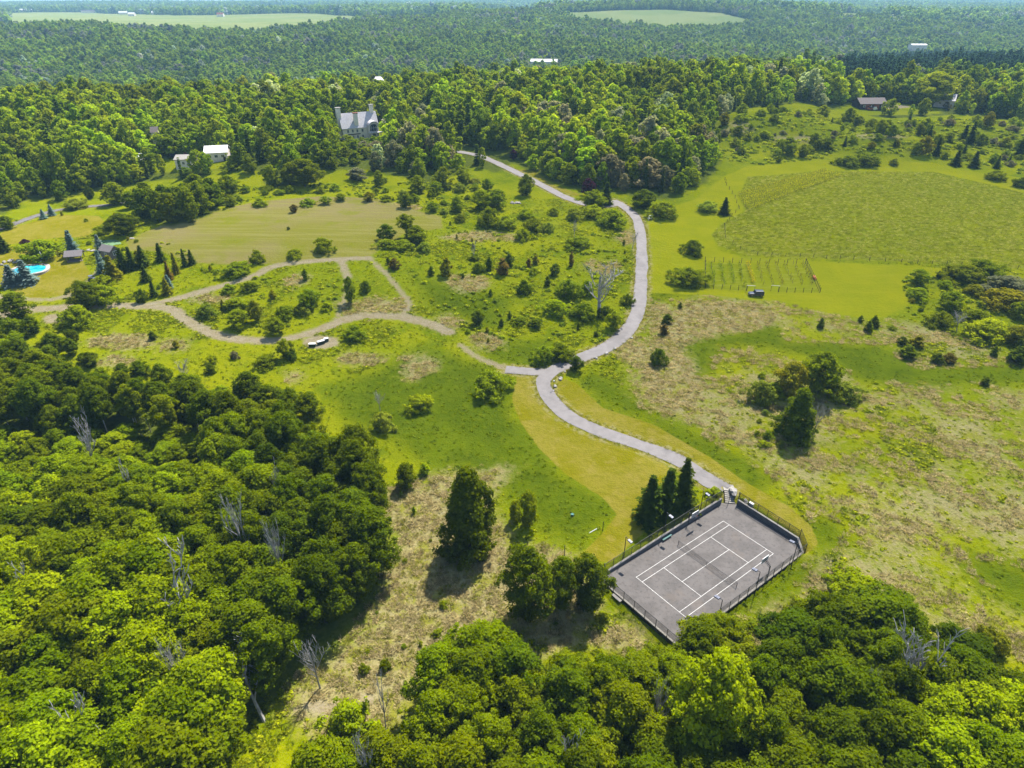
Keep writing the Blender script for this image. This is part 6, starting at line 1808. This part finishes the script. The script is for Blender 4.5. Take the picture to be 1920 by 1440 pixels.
# ------------------------------------------------------------------ rough-meadow shrubs and the front rank of the ridge woods: still single objects
rngm = np.random.default_rng(77)
def free(x, y, r):
    for a, b, q, fr in BUILD_SPOTS:
        if (a - x) ** 2 + (b - y) ** 2 < (q + r) ** 2: return False
    for pts, w in ROADS:
        if min((p.x - x) ** 2 + (p.y - y) ** 2 for p in pts[::2]) < (w / 2 + r * .9 + .6) ** 2: return False
    return True
MARKS = [(672, 255, 'the mansion'), (1628, 205, 'the long barn'), (1768, 200, 'the pale house'), (1605, 312, 'the dense hedge'), (965, 381, 'the white stone heap'), (1103, 369, 'the purple tree'),
         (1127, 592, 'the big dead tree'), (1020, 700, 'the driveway junction'), (1400, 340, 'the leafy vine rows'), (205, 456, 'the putting green'), (410, 290, 'the white-roofed house'), (1915, 280, 'the upper right edge'),
         (1915, 600, 'the right edge'), (760, 440, 'the tall poplar'), (760, 391, 'the dark round tree'), (598, 645, 'the white bins'), (300, 577, 'the track fork'), (1320, 1060, 'the tennis court'), (877, 1040, 'the tall cone tree'),
         (1730, 660, 'the juniper knoll'), (1430, 520, 'the fenced garden'), (330, 390, 'the round thicket'), (230, 640, 'the bare patch'), (1507, 296, 'the small dark tree'), (1796, 311, 'the pair of spruces'), (550, 399, 'the flat-topped tree'),
         (1385, 240, 'the left dry knoll'), (1490, 262, 'the middle dry knoll'), (640, 330, 'the grey half-bare tree'), (870, 290, 'the top of the lane'), (1219, 410, 'the white timber frame'), (60, 690, 'the left edge'), (300, 720, 'the aspen tops'), (520, 760, 'the silvery bush')]
TW2 = {'shrub': 'leafy green', 'lime': 'yellow-green', 'green': 'mid green', 'pale_shrub': 'pale green', 'olive': 'olive', 'grey': 'greyish', 'deep': 'dark green', 'juniper': 'dark', 'spruce': 'dark'}
KW = {'shrub': 'bush', 'small_tree': 'small tree', 'spruce': 'small spruce', 'juniper': 'juniper', 'mid_tree': 'tree'}
def size_word(w, wr):
    t = (w - wr[0] * .6) / (wr[1] * 1.2 - wr[0] * .6)
    return 'tiny' if t < .22 else 'small' if t < .45 else 'middling' if t < .7 else 'large'
def near_mark(x, y):
    px, py = project(x, y, float(T(x, y)))
    q = min(MARKS, key=lambda m: ((m[0] - px) ** 2 + (1.6 * (m[1] - py)) ** 2))
    dx, dy = px - q[0], 1.6 * (py - q[1])
    return ('left of ' if dx < 0 else 'right of ') + q[2] if abs(dx) > abs(dy) else ('behind ' if dy < 0 else 'in front of ') + q[2]
def sprinkle(poly_px, n, kinds, label, group, wr=(1.6, 4.2), hr=(1.0, 3.0), cap=None):
    P = W2(poly_px); A = np.array(P); c = 0; tries = 0
    while c < n and tries < n * 30:
        tries += 1
        x = rngm.uniform(A[:, 0].min(), A[:, 0].max()); y = rngm.uniform(A[:, 1].min(), A[:, 1].max())
        if poly_sd(A, np.array(x), np.array(y)) < 0 or not free(x, y, 2.0): continue
        if any((a - x) ** 2 + (b - y) ** 2 < (q * .7 + 1.2) ** 2 for a, b, q in PLANTED): continue
        k, tn = kinds[int(rngm.integers(len(kinds)))]
        w = rngm.uniform(*wr) * rngm.uniform(.6, 1.2); h = min(rngm.uniform(*hr), w * 1.3)
        if k in ('spruce', 'juniper'): h = w * rngm.uniform(1.3, 1.9)
        if k in ('small_tree', 'mid_tree'): h = w * rngm.uniform(.9, 1.4)
        if k == 'shrub': h = min(h, w * .75)
        plant(k, x, y, w, h, tn, '%s %s %s, %s' % (size_word(w, wr), TW2[tn], KW[k], near_mark(x, y)), group, parts=False); c += 1
sprinkle([(1345, 300), (1350, 236), (1500, 208), (1570, 222), (1680, 230), (1800, 224), (1930, 236), (1930, 330), (1850, 318), (1760, 300), (1560, 296), (1430, 310)], 150,
         [('shrub', 'shrub'), ('shrub', 'lime'), ('shrub', 'lime'), ('shrub', 'green'), ('small_tree', 'shrub'), ('small_tree', 'lime'), ('small_tree', 'green'), ('small_tree', 'olive'), ('shrub', 'grey'), ('shrub', 'shrub'), ('spruce', 'spruce')],
         'small bush or tree scattered over the rough slope above the vineyard', 'bushes scattered over the rough slope above the vineyard', (2.6, 7), (1.8, 5))
sprinkle([(400, 350), (520, 350), (700, 335), (850, 345), (900, 340), (960, 380), (900, 400), (860, 420), (780, 385), (620, 362), (480, 372), (420, 395)], 42,
         [('shrub', 'shrub'), ('shrub', 'lime'), ('shrub', 'green'), ('small_tree', 'shrub'), ('shrub', 'pale_shrub')],
         'bush in the overgrown strip between the hay field and the woods', 'bushes between the hay field and the woods', (2.5, 5.5), (1.5, 4))
sprinkle([(840, 420), (930, 440), (1190, 440), (1190, 620), (1090, 655), (920, 660), (800, 560), (740, 470), (840, 440)], 26,
         [('juniper', 'juniper'), ('shrub', 'shrub'), ('shrub', 'lime'), ('juniper', 'olive')], 'little weedy bush in the meadow inside the driveway bend', 'little bushes in the meadow inside the driveway bend', (.8, 1.9), (.6, 1.4))
sprinkle([(1690, 510), (1930, 520), (1930, 690), (1800, 640), (1700, 590)], 16,
         [('shrub', 'shrub'), ('juniper', 'juniper'), ('shrub', 'lime'), ('shrub', 'olive')], 'little weedy bush on the right edge meadow', 'little bushes on the right edge meadow', (.9, 2.2), (.7, 1.6))
sprinkle([(100, 400), (250, 395), (260, 440), (480, 520), (640, 520), (620, 620), (500, 630), (340, 590), (420, 545), (240, 560)], 18,
         [('shrub', 'shrub'), ('juniper', 'olive'), ('shrub', 'lime')], 'little weedy bush around the gravel track loop', 'little bushes around the gravel track loop', (.9, 2.0), (.7, 1.5))
sprinkle([(720, 930), (880, 900), (950, 1020), (1060, 1040), (1130, 1180), (950, 1180), (760, 1310), (640, 1280), (740, 1010)], 16,
         [('shrub', 'shrub'), ('shrub', 'green'), ('juniper', 'lime')], 'little weedy bush on the dry clearing between the woods', 'little bushes on the dry clearing', (.6, 1.3), (.5, 1.1))
sprinkle([(1440, 1160), (1560, 1120), (1560, 1200), (1400, 1230), (1330, 1200)], 10, [('shrub', 'lime'), ('shrub', 'shrub')], 'low bush on the dry ground below the near right corner of the court', 'low bushes below the near right corner of the court', (1.2, 2.4), (.8, 1.8))
sprinkle([(1430, 700), (1500, 740), (1520, 830), (1420, 860), (1390, 760)], 8, [('shrub', 'lime'), ('shrub', 'pale_shrub')], 'thin pale sapling around the slope clump', 'thin pale saplings around the slope clump', (1.2, 2.4), (1, 2.2))
sprinkle([(0, 600), (110, 640), (250, 700), (420, 735), (600, 780), (560, 800), (420, 760), (250, 730), (80, 690), (0, 690)], 34, [('small_tree', 'deep'), ('small_tree', 'green'), ('shrub', 'shrub')],
         'young tree on the upper fringe of the left wood', 'young trees on the upper fringe of the left wood', (3.5, 6), (4, 7))

# woods that read as one mass: instanced, one object each
def proto_list(kinds, leafscale):
    out = []
    for k in kinds:
        out += [p for p in PROTO[k]]
    return out
def far_tree(name, rng, H, W, lobes, lr, per, leaf, prof):
    c, r = crown_lobes(rng, lobes, H, H * .12, prof, lr, .2)
    V, Q, L = lobed(rng, c, r, per, leaf, .8, .6, .4)
    mb = MB(); mb.tube([(0, 0, -1), (0, 0, H * .6)], [.2, .1], 4, cap=False)
    tv = np.array(mb.v, np.float32); tq = np.array(mb.f, np.int32) + len(V)
    return quads_mesh(name, np.concatenate([V, tv]), np.concatenate([Q, tq]), [M_LEAF, M_BARK], np.concatenate([np.zeros(len(Q)), np.ones(len(tq))]), np.concatenate([L, np.full(len(tq), .5)]))
def coll_of(name, meshes):
    c = bpy.data.collections.new(name)
    for i, me in enumerate(meshes):
        o = bpy.data.objects.new('%s_%02d' % (name, i), me); c.objects.link(o)
    return c
mids = []
for v in range(4):
    rng = np.random.default_rng(400 + v); mids.append(far_tree('wood_tree', rng, 12, 9, 48, 1.2, 30, .72, dome(4.9, .5, .55)))
for v in range(2):
    rng = np.random.default_rng(410 + v); mids.append(far_tree('wood_tree', rng, 13, 7, 40, 1.0, 28, .66, oval(3.5)))
for v in range(2):
    rng = np.random.default_rng(420 + v)
    V, Q, L = spruce_mesh(rng, 13, 5.2, 15, 9, 4, 1.0, 's'); mids.append(quads_mesh('wood_tree', V, Q, [M_LEAF], None, L))
COL_MID = coll_of('wood_tree', mids)
fars = []
for v in range(4):
    rng = np.random.default_rng(430 + v); fars.append(far_tree('forest_tree', rng, 12, 9, 13, 2.2, 13, 1.9, dome(4.6, .5, .55)))
for v in range(2):
    rng = np.random.default_rng(440 + v); fars.append(far_tree('forest_tree', rng, 14, 6, 11, 1.7, 12, 1.6, oval(3.3)))
COL_FAR = coll_of('forest_tree', fars)

def scatter(name, pos, rz, scl, idx, tint, coll, label, cat):
    me = bpy.data.meshes.new(name)
    n = len(pos)
    me.vertices.add(n); me.vertices.foreach_set('co', np.asarray(pos, np.float32).ravel())
    def A(nm, ty, arr, key):
        a = me.attributes.new(nm, ty, 'POINT'); a.data.foreach_set(key, np.ascontiguousarray(arr).ravel())
    r = np.zeros((n, 3), np.float32); r[:, 2] = rz
    A('rot', 'FLOAT_VECTOR', r, 'vector'); A('scl', 'FLOAT_VECTOR', np.asarray(scl, np.float32), 'vector')
    A('pick', 'INT', np.asarray(idx, np.int32), 'value'); A('tint', 'FLOAT_VECTOR', np.asarray(tint, np.float32), 'vector')
    me.update()
    o = mesh_obj(name, me, kind='stuff', label=label, cat=cat)
    g = bpy.data.node_groups.new(name + '_scatter', 'GeometryNodeTree')
    g.interface.new_socket('Geometry', in_out='INPUT', socket_type='NodeSocketGeometry'); g.interface.new_socket('Geometry', in_out='OUTPUT', socket_type='NodeSocketGeometry')
    gi = g.nodes.new('NodeGroupInput'); go_ = g.nodes.new('NodeGroupOutput')
    ci = g.nodes.new('GeometryNodeCollectionInfo'); ci.inputs['Collection'].default_value = coll
    ci.inputs['Separate Children'].default_value = True; ci.inputs['Reset Children'].default_value = True
    ip = g.nodes.new('GeometryNodeInstanceOnPoints'); ip.inputs['Pick Instance'].default_value = True
    def NA(nm, ty):
        q = g.nodes.new('GeometryNodeInputNamedAttribute'); q.data_type = ty; q.inputs['Name'].default_value = nm
        return [s for s in q.outputs if s.enabled and s.name == 'Attribute'][0]
    L = g.links.new
    L(gi.outputs[0], ip.inputs['Points']); L(ci.outputs[0], ip.inputs['Instance']); L(NA('pick', 'INT'), ip.inputs['Instance Index'])
    L(NA('rot', 'FLOAT_VECTOR'), ip.inputs['Rotation']); L(NA('scl', 'FLOAT_VECTOR'), ip.inputs['Scale']); L(ip.outputs[0], go_.inputs[0])
    md = o.modifiers.new('scatter', 'NODES'); md.node_group = g
    return o

def fbm(x, y, s, seed):
    r = np.random.default_rng(seed); v = np.zeros(np.shape(x)); amp = 1.0
    for o in range(4):
        for _ in range(3):
            a = r.uniform(0, 2 * PI); ph = r.uniform(0, 2 * PI); f = 2 * PI / (s / 2 ** o) * r.uniform(.7, 1.3)
            v += amp * np.sin((x * math.cos(a) + y * math.sin(a)) * f + ph + 1.5 * np.sin((x * math.sin(a) - y * math.cos(a)) * f * .5))
        amp *= .6
    return v / 4.0

def forest_pts(r0, r1, spacing, rng, half=44):
    h = math.radians(half); P = []
    x0, x1 = -r1 * math.sin(h), r1 * math.sin(h)
    xs = np.arange(x0, x1, spacing); ys = np.arange(r0 * math.cos(h) * .9, r1, spacing)
    X, Y = np.meshgrid(xs, ys); X = X + rng.uniform(-.45, .45, X.shape) * spacing; Y = Y + rng.uniform(-.45, .45, Y.shape) * spacing
    X = X.ravel(); Y = Y.ravel(); R = np.hypot(X, Y); m = (R > r0) & (R < r1) & (np.abs(np.arctan2(X, Y)) < h)
    return X[m], Y[m]
PINES = W2([(1560, 190), (1575, 120), (1700, 112), (1800, 112), (1980, 118), (1980, 170), (1760, 160)])
def wood_ok(X, Y, pad):
    ok = (poly_sd(RIDGE, X, Y) > 0) & (union(CLEAR, X, Y) < -1.5) & (union(FARF, X, Y) < -3)
    for a, b, q, fr in BUILD_SPOTS:
        # keep the strip in front of a building toward the viewer a little more open
        ok &= (X - a) ** 2 + (Y - b) ** 2 > (q + pad * .4) ** 2
    for pts, w in ROADS:
        P = [tuple(p[:2]) for p in pts[::3]]
        m = ok & (Y < 600); d = np.full(X.shape, 99.0); d[m] = line_d(P, X[m], Y[m]); ok &= d > w / 2 + pad * 1.5
    return ok
def tints(X, Y, rng, conifer):
    n = len(X)
    pal = np.array([TINT['maple'], TINT['maple'], TINT['green'], TINT['deep'], TINT['maple_bright'], TINT['silver'], TINT['grey'], TINT['spruce'], TINT['olive']])
    f = fbm(X, Y, 90, 5); g2 = fbm(X, Y, 320, 9); u = rng.uniform(0, 1, n) + f * .16
    k = np.where(u < .22, 0, np.where(u < .55, 1, np.where(u < .82, 2, 3)))
    k = np.where((rng.uniform(size=n) < .06), 4, k)
    k = np.where((g2 > .4) & (rng.uniform(size=n) < .4), 6, k)
    k = np.where((fbm(X, Y, 240, 63) > .5) & (rng.uniform(size=n) < .6), 0, k)
    k = np.where((fbm(X, Y, 200, 31) > .62) & (rng.uniform(size=n) < .4), 5, k)
    k = np.where(conifer, 7, k)
    t = pal[k] * (1.15 + .35 * np.clip(fbm(X, Y, 170, 15), -1, 1))[:, None] * rng.uniform(.72, 1.35, (n, 1)) * rng.uniform(.92, 1.08, (n, 3))
    return t
def plant_wood(name, r0, r1, spacing, seed, coll, ndec, ncon, label, cat, sc=(.75, 1.25), half=44):
    rng = np.random.default_rng(seed)
    X, Y = forest_pts(r0, r1, spacing, rng, half)
    ok = wood_ok(X, Y, 4.5); X, Y = X[ok], Y[ok]
    clr = fbm(X, Y, 330, 99) + .35 * fbm(X, Y, 70, 98)
    keep = (clr < (9 if r0 < 600 else .92)) | (poly_sd(PINES, X, Y) > 0); X, Y = X[keep], Y[keep]
    pine = poly_sd(PINES, X, Y) > 0
    con = (rng.uniform(size=len(X)) < .06 + .5 * (fbm(X, Y, 120, 77) > .75)) | pine
    idx = np.where(con, ndec + rng.integers(0, max(ncon, 1), len(X)), rng.integers(0, ndec, len(X))) if ncon else rng.integers(0, ndec, len(X))
    s = rng.uniform(sc[0], sc[1], len(X)) * (1.08 + .22 * fbm(X, Y, 60, 3) + .12 * fbm(X, Y, 25, 4))
    front = np.clip(poly_sd(RIDGE, X, Y), 0, 14) / 14; s = s * (.55 + .45 * front)
    S = np.stack([s * rng.uniform(.9, 1.2, len(X)), s * rng.uniform(.9, 1.2, len(X)), s * rng.uniform(.85, 1.2, len(X))], 1)
    for a, b, q, fr in BUILD_SPOTS:
        L = math.hypot(a, b); e0 = (a - a / L * fr, b - b / L * fr)
        dd = line_d([(a, b), e0], X, Y) < q * .95
        S[dd] *= np.array([.6, .6, .34])
    t = tints(X, Y, rng, con)
    t[pine] = np.array([.045, .080, .022]) * rng.uniform(.8, 1.2, (pine.sum(), 1))
    return X, Y, idx, S, t, rng
# ridge: the trees that show largest stand as single objects, the rest is one wood
X, Y, idx, S, t, rng = plant_wood('ridge_wood', 230, 640, 7.2, 91, COL_MID, 6, 2, '', '')
ZW = T(X, Y)
px, py = project(X, Y, ZW + 6)
vis = (px > -20) & (px < 1940)
order = np.argsort(np.where(vis, np.hypot(X, Y), 1e9))
single = np.zeros(len(X), bool); single[order[:46]] = True
def side_name(p):
    return 'left' if p < 540 else 'middle' if p < 1010 else 'right'
for i in np.where(single)[0]:
    con = idx[i] >= 6
    k = 'spruce' if con else 'mid_tree'
    sd_ = {'left': 'front of the woods at the left above the grey lane', 'middle': 'front of the woods between the mansion and the hay field', 'right': 'front of the woods right of the climbing lane'}[side_name(px[i])]
    o = plant(k, X[i], Y[i], 8.2 * S[i, 0] * (.6 if con else 1), 12 * S[i, 2], tuple(t[i]), ('dark conifer' if con else ['light leafy tree', 'mid green tree', 'dark leafy tree'][0 if t[i][0] > .20 else 1 if t[i][0] > .14 else 2]) + ' fronting the woods, ' + near_mark(X[i], Y[i]), 'trees along the front of the ridge woods', parts=False)
m = ~single
t = t * 1.12
def zone_split(name, sel, lab):
    scatter(name, np.column_stack([X[sel], Y[sel], ZW[sel]]), rng.uniform(0, 6.28, int(sel.sum())), S[sel], idx[sel], t[sel], COL_MID, lab, 'wood')
zone_split('ridge_wood', m, 'dense mixed green wood covering the ridge around the mansion')
X, Y, idx, S, t, rng = plant_wood('valley_forest', 640, 2300, 7.6, 92, COL_MID, 6, 2, '', '', (.8, 1.3))
t = t * np.array([.92, 1.0, 1.6]) + np.array([0, .006, .012]);  # some distance haze painted into the leaf tint: bluer than the ridge wood
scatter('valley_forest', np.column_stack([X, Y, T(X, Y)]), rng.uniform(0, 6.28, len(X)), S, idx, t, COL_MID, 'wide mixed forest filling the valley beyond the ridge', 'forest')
X, Y, idx, S, t, rng = plant_wood('far_forest', 2300, 8200, 15.5, 93, COL_FAR, 6, 0, '', '', (1.0, 1.7), 42)
t = t * np.array([.85, .95, 2.0]) + np.array([.015, .035, .03]);  # paler, bluer crowns: haze painted into the tint on top of the air volume
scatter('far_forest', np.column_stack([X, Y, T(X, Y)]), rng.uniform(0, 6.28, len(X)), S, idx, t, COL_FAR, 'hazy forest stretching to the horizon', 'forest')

# ------------------------------------------------------------------ grass tufts and weeds
def tuft_mesh(name, rng, n, r, h, w):
    a = rng.uniform(0, 2 * PI, n); rad = r * np.sqrt(rng.uniform(0, 1, n)) * .5
    base = np.column_stack([rad * np.cos(a), rad * np.sin(a), np.zeros(n)])
    lean = np.column_stack([np.cos(a), np.sin(a), np.zeros(n)]) * rng.uniform(.2, .9, (n, 1)) * h
    tip = base + lean + np.array([0, 0, 1]) * h * rng.uniform(.6, 1.1, (n, 1))
    side = np.column_stack([-np.sin(a), np.cos(a), np.zeros(n)]) * w * .5
    mid_ = base * .45 + tip * .55 + np.array([0, 0, .12 * h])
    V = np.stack([base, mid_ + side, tip, mid_ - side], 1).reshape(-1, 3)
    return quads_mesh(name, V, np.arange(n * 4).reshape(n, 4), [M_LEAF], None, rng.uniform(0, 1, n))
def weed_mesh(name, rng, n, r, h, leaf):
    d = unit(rng.normal(size=(n, 3)) + np.array([0, 0, .8])); d[:, 2] = np.abs(d[:, 2])
    C = d * np.array([r, r, h]) * rng.uniform(.5, 1, (n, 1))
    V, Q = leaf_quads(C, d + rng.normal(size=(n, 3)) * .4, leaf * rng.uniform(.7, 1.3, n), rng)
    return quads_mesh(name, V, Q, [M_LEAF], None, rng.uniform(0, 1, n))
tm = [tuft_mesh('grass_tuft', np.random.default_rng(500 + i), 44, .6, .40, .055) for i in range(3)] + [weed_mesh('weed', np.random.default_rng(510 + i), 30, .45, .40, .22) for i in range(3)]
COL_TUFT = coll_of('grass_tuft', tm)
def ground_masks(x, y):
    return dict(dry=union(DRY, x, y), lush=union(LUSH, x, y), mown=union(MOWN, x, y), field=union(FIELD, x, y), vine=union(VINE, x, y), hay=union(HAY, x, y))
def clear_of(x, y):
    u = (x - CO[0]) * CU[0] + (y - CO[1]) * CU[1]; v = (x - CO[0]) * CV[0] + (y - CO[1]) * CV[1]
    ok = poly_sd(COURT, u, v) < -.6
    for pts, w in ROADS: ok &= line_d([tuple(p[:2]) for p in pts[::3]], x, y) > w / 2 + .5
    for pts, w in TRACKS: ok &= line_d(pts, x, y) > w / 2
    ok &= union(PADS, x, y) < 0
    return ok
rngt = np.random.default_rng(600)
n = 190000
r = np.sqrt(rngt.uniform(50 ** 2, 285 ** 2, n)); a = rngt.uniform(-math.radians(54), math.radians(54), n)
x, y = r * np.sin(a), r * np.cos(a)
ok = (np.abs(np.arctan2(x, y)) < np.radians(41) + np.radians(14) * (1 - sm(70, 190, np.hypot(x, y)))); x, y = x[ok], y[ok]
ok = (in_wood(x, y) < 1) & (poly_sd(RIDGE, x, y) < 2); x, y = x[ok], y[ok]
ok = clear_of(x, y); x, y = x[ok], y[ok]
G = ground_masks(x, y); nz = fbm(x, y, 9, 41); nz2 = fbm(x, y, 40, 43)
dry = (G['dry'] + nz * 2.5 > 0) | ((union(DRYMIX, x, y) > 0) & (fbm(x, y, 14, 88) > .05) & (G['lush'] < 1)); mown = G['mown'] > -.3; lush = G['lush'] > 0; fld = G['field'] > -.3; hay = G['hay'] > -.5; vine = G['vine'] > 0
u = rngt.uniform(0, 1, len(x))
keep = ~mown & ~hay & ~fld & ~vine
keep &= np.where(dry, u < .62, np.where(vine, u < .30, np.where(lush, u < .16, u < .18 + .45 * (nz2 > .35))))
x, y, dry, lush, vine, nz, nz2 = [q[keep] for q in (x, y, dry, lush, vine, nz, nz2)]
k = len(x); u = rngt.uniform(0, 1, k)
tint = np.empty((k, 3)); 
tint[:] = np.where((u < .35)[:, None], [.260, .290, .006], np.where((u < .75)[:, None], [.180, .225, .004], [.130, .175, .005]))
tint[dry] = np.where((u < .45)[:, None], [.400, .335, .165], np.where((u < .68)[:, None], [.310, .260, .120], np.where((u < .90)[:, None], [.230, .240, .025], [.170, .140, .060])))[dry]
tint[vine] = np.where((u < .4)[:, None], [.400, .405, .110], np.where((u < .7)[:, None], [.300, .330, .020], [.210, .260, .008]))[vine]
tint[lush & ~dry] = np.where((u < .5)[:, None], [.130, .175, .003], [.085, .130, .002])[lush & ~dry]
tint *= rngt.uniform(.8, 1.2, (k, 1))
idx = np.where(dry | vine, rngt.integers(0, 3, k), np.where(u < .55, 3 + rngt.integers(0, 3, k), rngt.integers(0, 3, k)))
s = rngt.uniform(.6, 1.5, k) * np.where(dry, .95, np.where(vine, 1.1, np.where(lush, .6, .62 + .35 * (nz2 > .35)))) 
S = np.column_stack([s * rngt.uniform(.9, 1.5, k), s * rngt.uniform(.9, 1.5, k), s * np.where(dry, .75, .8)])
scatter('meadow_grass', np.column_stack([x, y, T(x, y)]), rngt.uniform(0, 6.28, k), S, idx, tint, COL_TUFT, 'tufts of grass and weeds all over the meadows and dry slopes', 'grass')

# waist-high growth on the rough slopes
for poly, n in (([(1345, 300), (1350, 236), (1500, 208), (1570, 222), (1680, 230), (1800, 224), (1960, 236), (1960, 335), (1850, 316), (1760, 298), (1560, 293), (1430, 310)], 1500),
                ([(400, 350), (520, 350), (700, 335), (850, 345), (900, 340), (960, 380), (900, 400), (860, 420), (780, 385), (620, 362), (480, 372), (420, 395)], 500),
                ([(840, 420), (930, 440), (1190, 440), (1190, 620), (1090, 655), (920, 660), (800, 560), (740, 470), (840, 440)], 420),
                ([(1690, 510), (1960, 520), (1960, 690), (1800, 640), (1700, 590)], 260), ([(260, 440), (480, 520), (640, 520), (620, 600), (520, 620), (400, 600), (420, 550)], 200)):
    P = np.array(W2(poly)); x = rngt.uniform(P[:, 0].min(), P[:, 0].max(), n * 3); y = rngt.uniform(P[:, 1].min(), P[:, 1].max(), n * 3)
    nz = fbm(x, y, 22, 71); ok = (poly_sd(P, x, y) > 0) & clear_of(x, y) & (nz > -.1); x, y = x[ok][:n], y[ok][:n]; k = len(x); u = rngt.uniform(0, 1, k)
    tint = np.where((u < .45)[:, None], [.235, .275, .006], np.where((u < .8)[:, None], [.150, .205, .006], [.095, .140, .008])) * rngt.uniform(.8, 1.2, (k, 1))
    s = rngt.uniform(1.0, 2.6, k) * (1.0 if n < 1000 else 1.35); S = np.column_stack([s, s * rngt.uniform(.8, 1.3, k), s * .8])
    scatter('undergrowth', np.column_stack([x, y, T(x, y)]), rngt.uniform(0, 6.28, k), S, 3 + rngt.integers(0, 3, k), tint, COL_TUFT, 'waist-high weeds and low growth over the rough meadow', 'undergrowth')

# the tall field on the right: pale seed heads and darker clumps
VP = np.array(VINE[0]); n = 60000
x = rngt.uniform(VP[:, 0].min(), VP[:, 0].max(), n); y = rngt.uniform(VP[:, 1].min(), VP[:, 1].max(), n)
ok = (poly_sd(VP, x, y) > .5) & (np.abs(x / y) < .85); x, y = x[ok], y[ok]
st = fbm(x * .45 + y * .8, y * .25 - x * .2, 5, 51); ok = (rngt.uniform(size=len(x)) < .38 + .5 * (st > .35)); x, y, st = x[ok], y[ok], st[ok]
k = len(x); u = rngt.uniform(0, 1, k)
tint = np.where((u < .25)[:, None], [.330, .335, .070], np.where((u < .65)[:, None], [.215, .245, .008], [.150, .190, .004])) * rngt.uniform(.85, 1.15, (k, 1))
s = rngt.uniform(.6, 1.3, k); S = np.column_stack([s * 1.3, s * 1.0, s * .75])
scatter('tall_grass', np.column_stack([x, y, T(x, y)]), rngt.uniform(-.6, .6, k) + .4, S, rngt.integers(0, 3, k), tint, COL_TUFT, 'tall seeding grass covering the big fenced field at right', 'grass')

# ragged grass along both edges of the paved drives
px_, py_ = [], []
for pts, w in ROADS:
    for i in range(len(pts) - 1):
        a, b = pts[i], pts[i + 1]; dv = (b - a).to_2d(); L = dv.length
        if L < 1e-6: continue
        nv = Vector((-dv.y, dv.x)) / L
        for _ in range(int(L * 5) + 1):
            t = rngt.uniform(); sd_ = 1 if rngt.uniform() < .5 else -1; o = (w - .5) / 2 + abs(rngt.normal()) * .5 - .12
            px_.append(a.x + dv.x * t + nv.x * o * sd_); py_.append(a.y + dv.y * t + nv.y * o * sd_)
x, y = np.array(px_), np.array(py_); k = len(x); u = rngt.uniform(0, 1, k)
d0 = np.min([line_d([tuple(p[:2]) for p in pts], x, y) - (w - .9) / 2 for pts, w in ROADS], 0); ok = d0 > 0; x, y, u = x[ok], y[ok], u[ok]; k = len(x)
tint = np.where((u < .5)[:, None], [.260, .235, .070], np.where((u < .8)[:, None], [.210, .215, .010], [.140, .170, .004])) * rngt.uniform(.8, 1.15, (k, 1))
s = rngt.uniform(.4, .9, k); S = np.column_stack([s, s, s * .5])
scatter('verge_grass', np.column_stack([x, y, T(x, y) + .03]), rngt.uniform(0, 6.28, k), S, rngt.integers(0, 3, k), tint, COL_TUFT, 'ragged dry grass along the edges of the paved drives', 'grass')

# ------------------------------------------------------------------ air
m_h = bpy.data.materials.new('haze'); m_h.use_nodes = True; nt = m_h.node_tree; nt.nodes.clear()
pv = nt.nodes.new('ShaderNodeVolumePrincipled'); pv.inputs['Color'].default_value = HAZE_COL; pv.inputs['Density'].default_value = HAZE_DENS; pv.inputs['Anisotropy'].default_value = 0.0
ho = nt.nodes.new('ShaderNodeOutputMaterial'); nt.links.new(pv.outputs[0], ho.inputs['Volume'])
m_h.cycles.homogeneous_volume = True if hasattr(m_h, 'cycles') and hasattr(m_h.cycles, 'homogeneous_volume') else None
zlo = float(min(_zy)) - 30
MB().box((0, 0, (zlo + 96) / 2), (25600, 25600, 96 - zlo)).build('haze', m_h, kind='stuff', label='thin bluish haze filling the air over the valley', cat='haze')
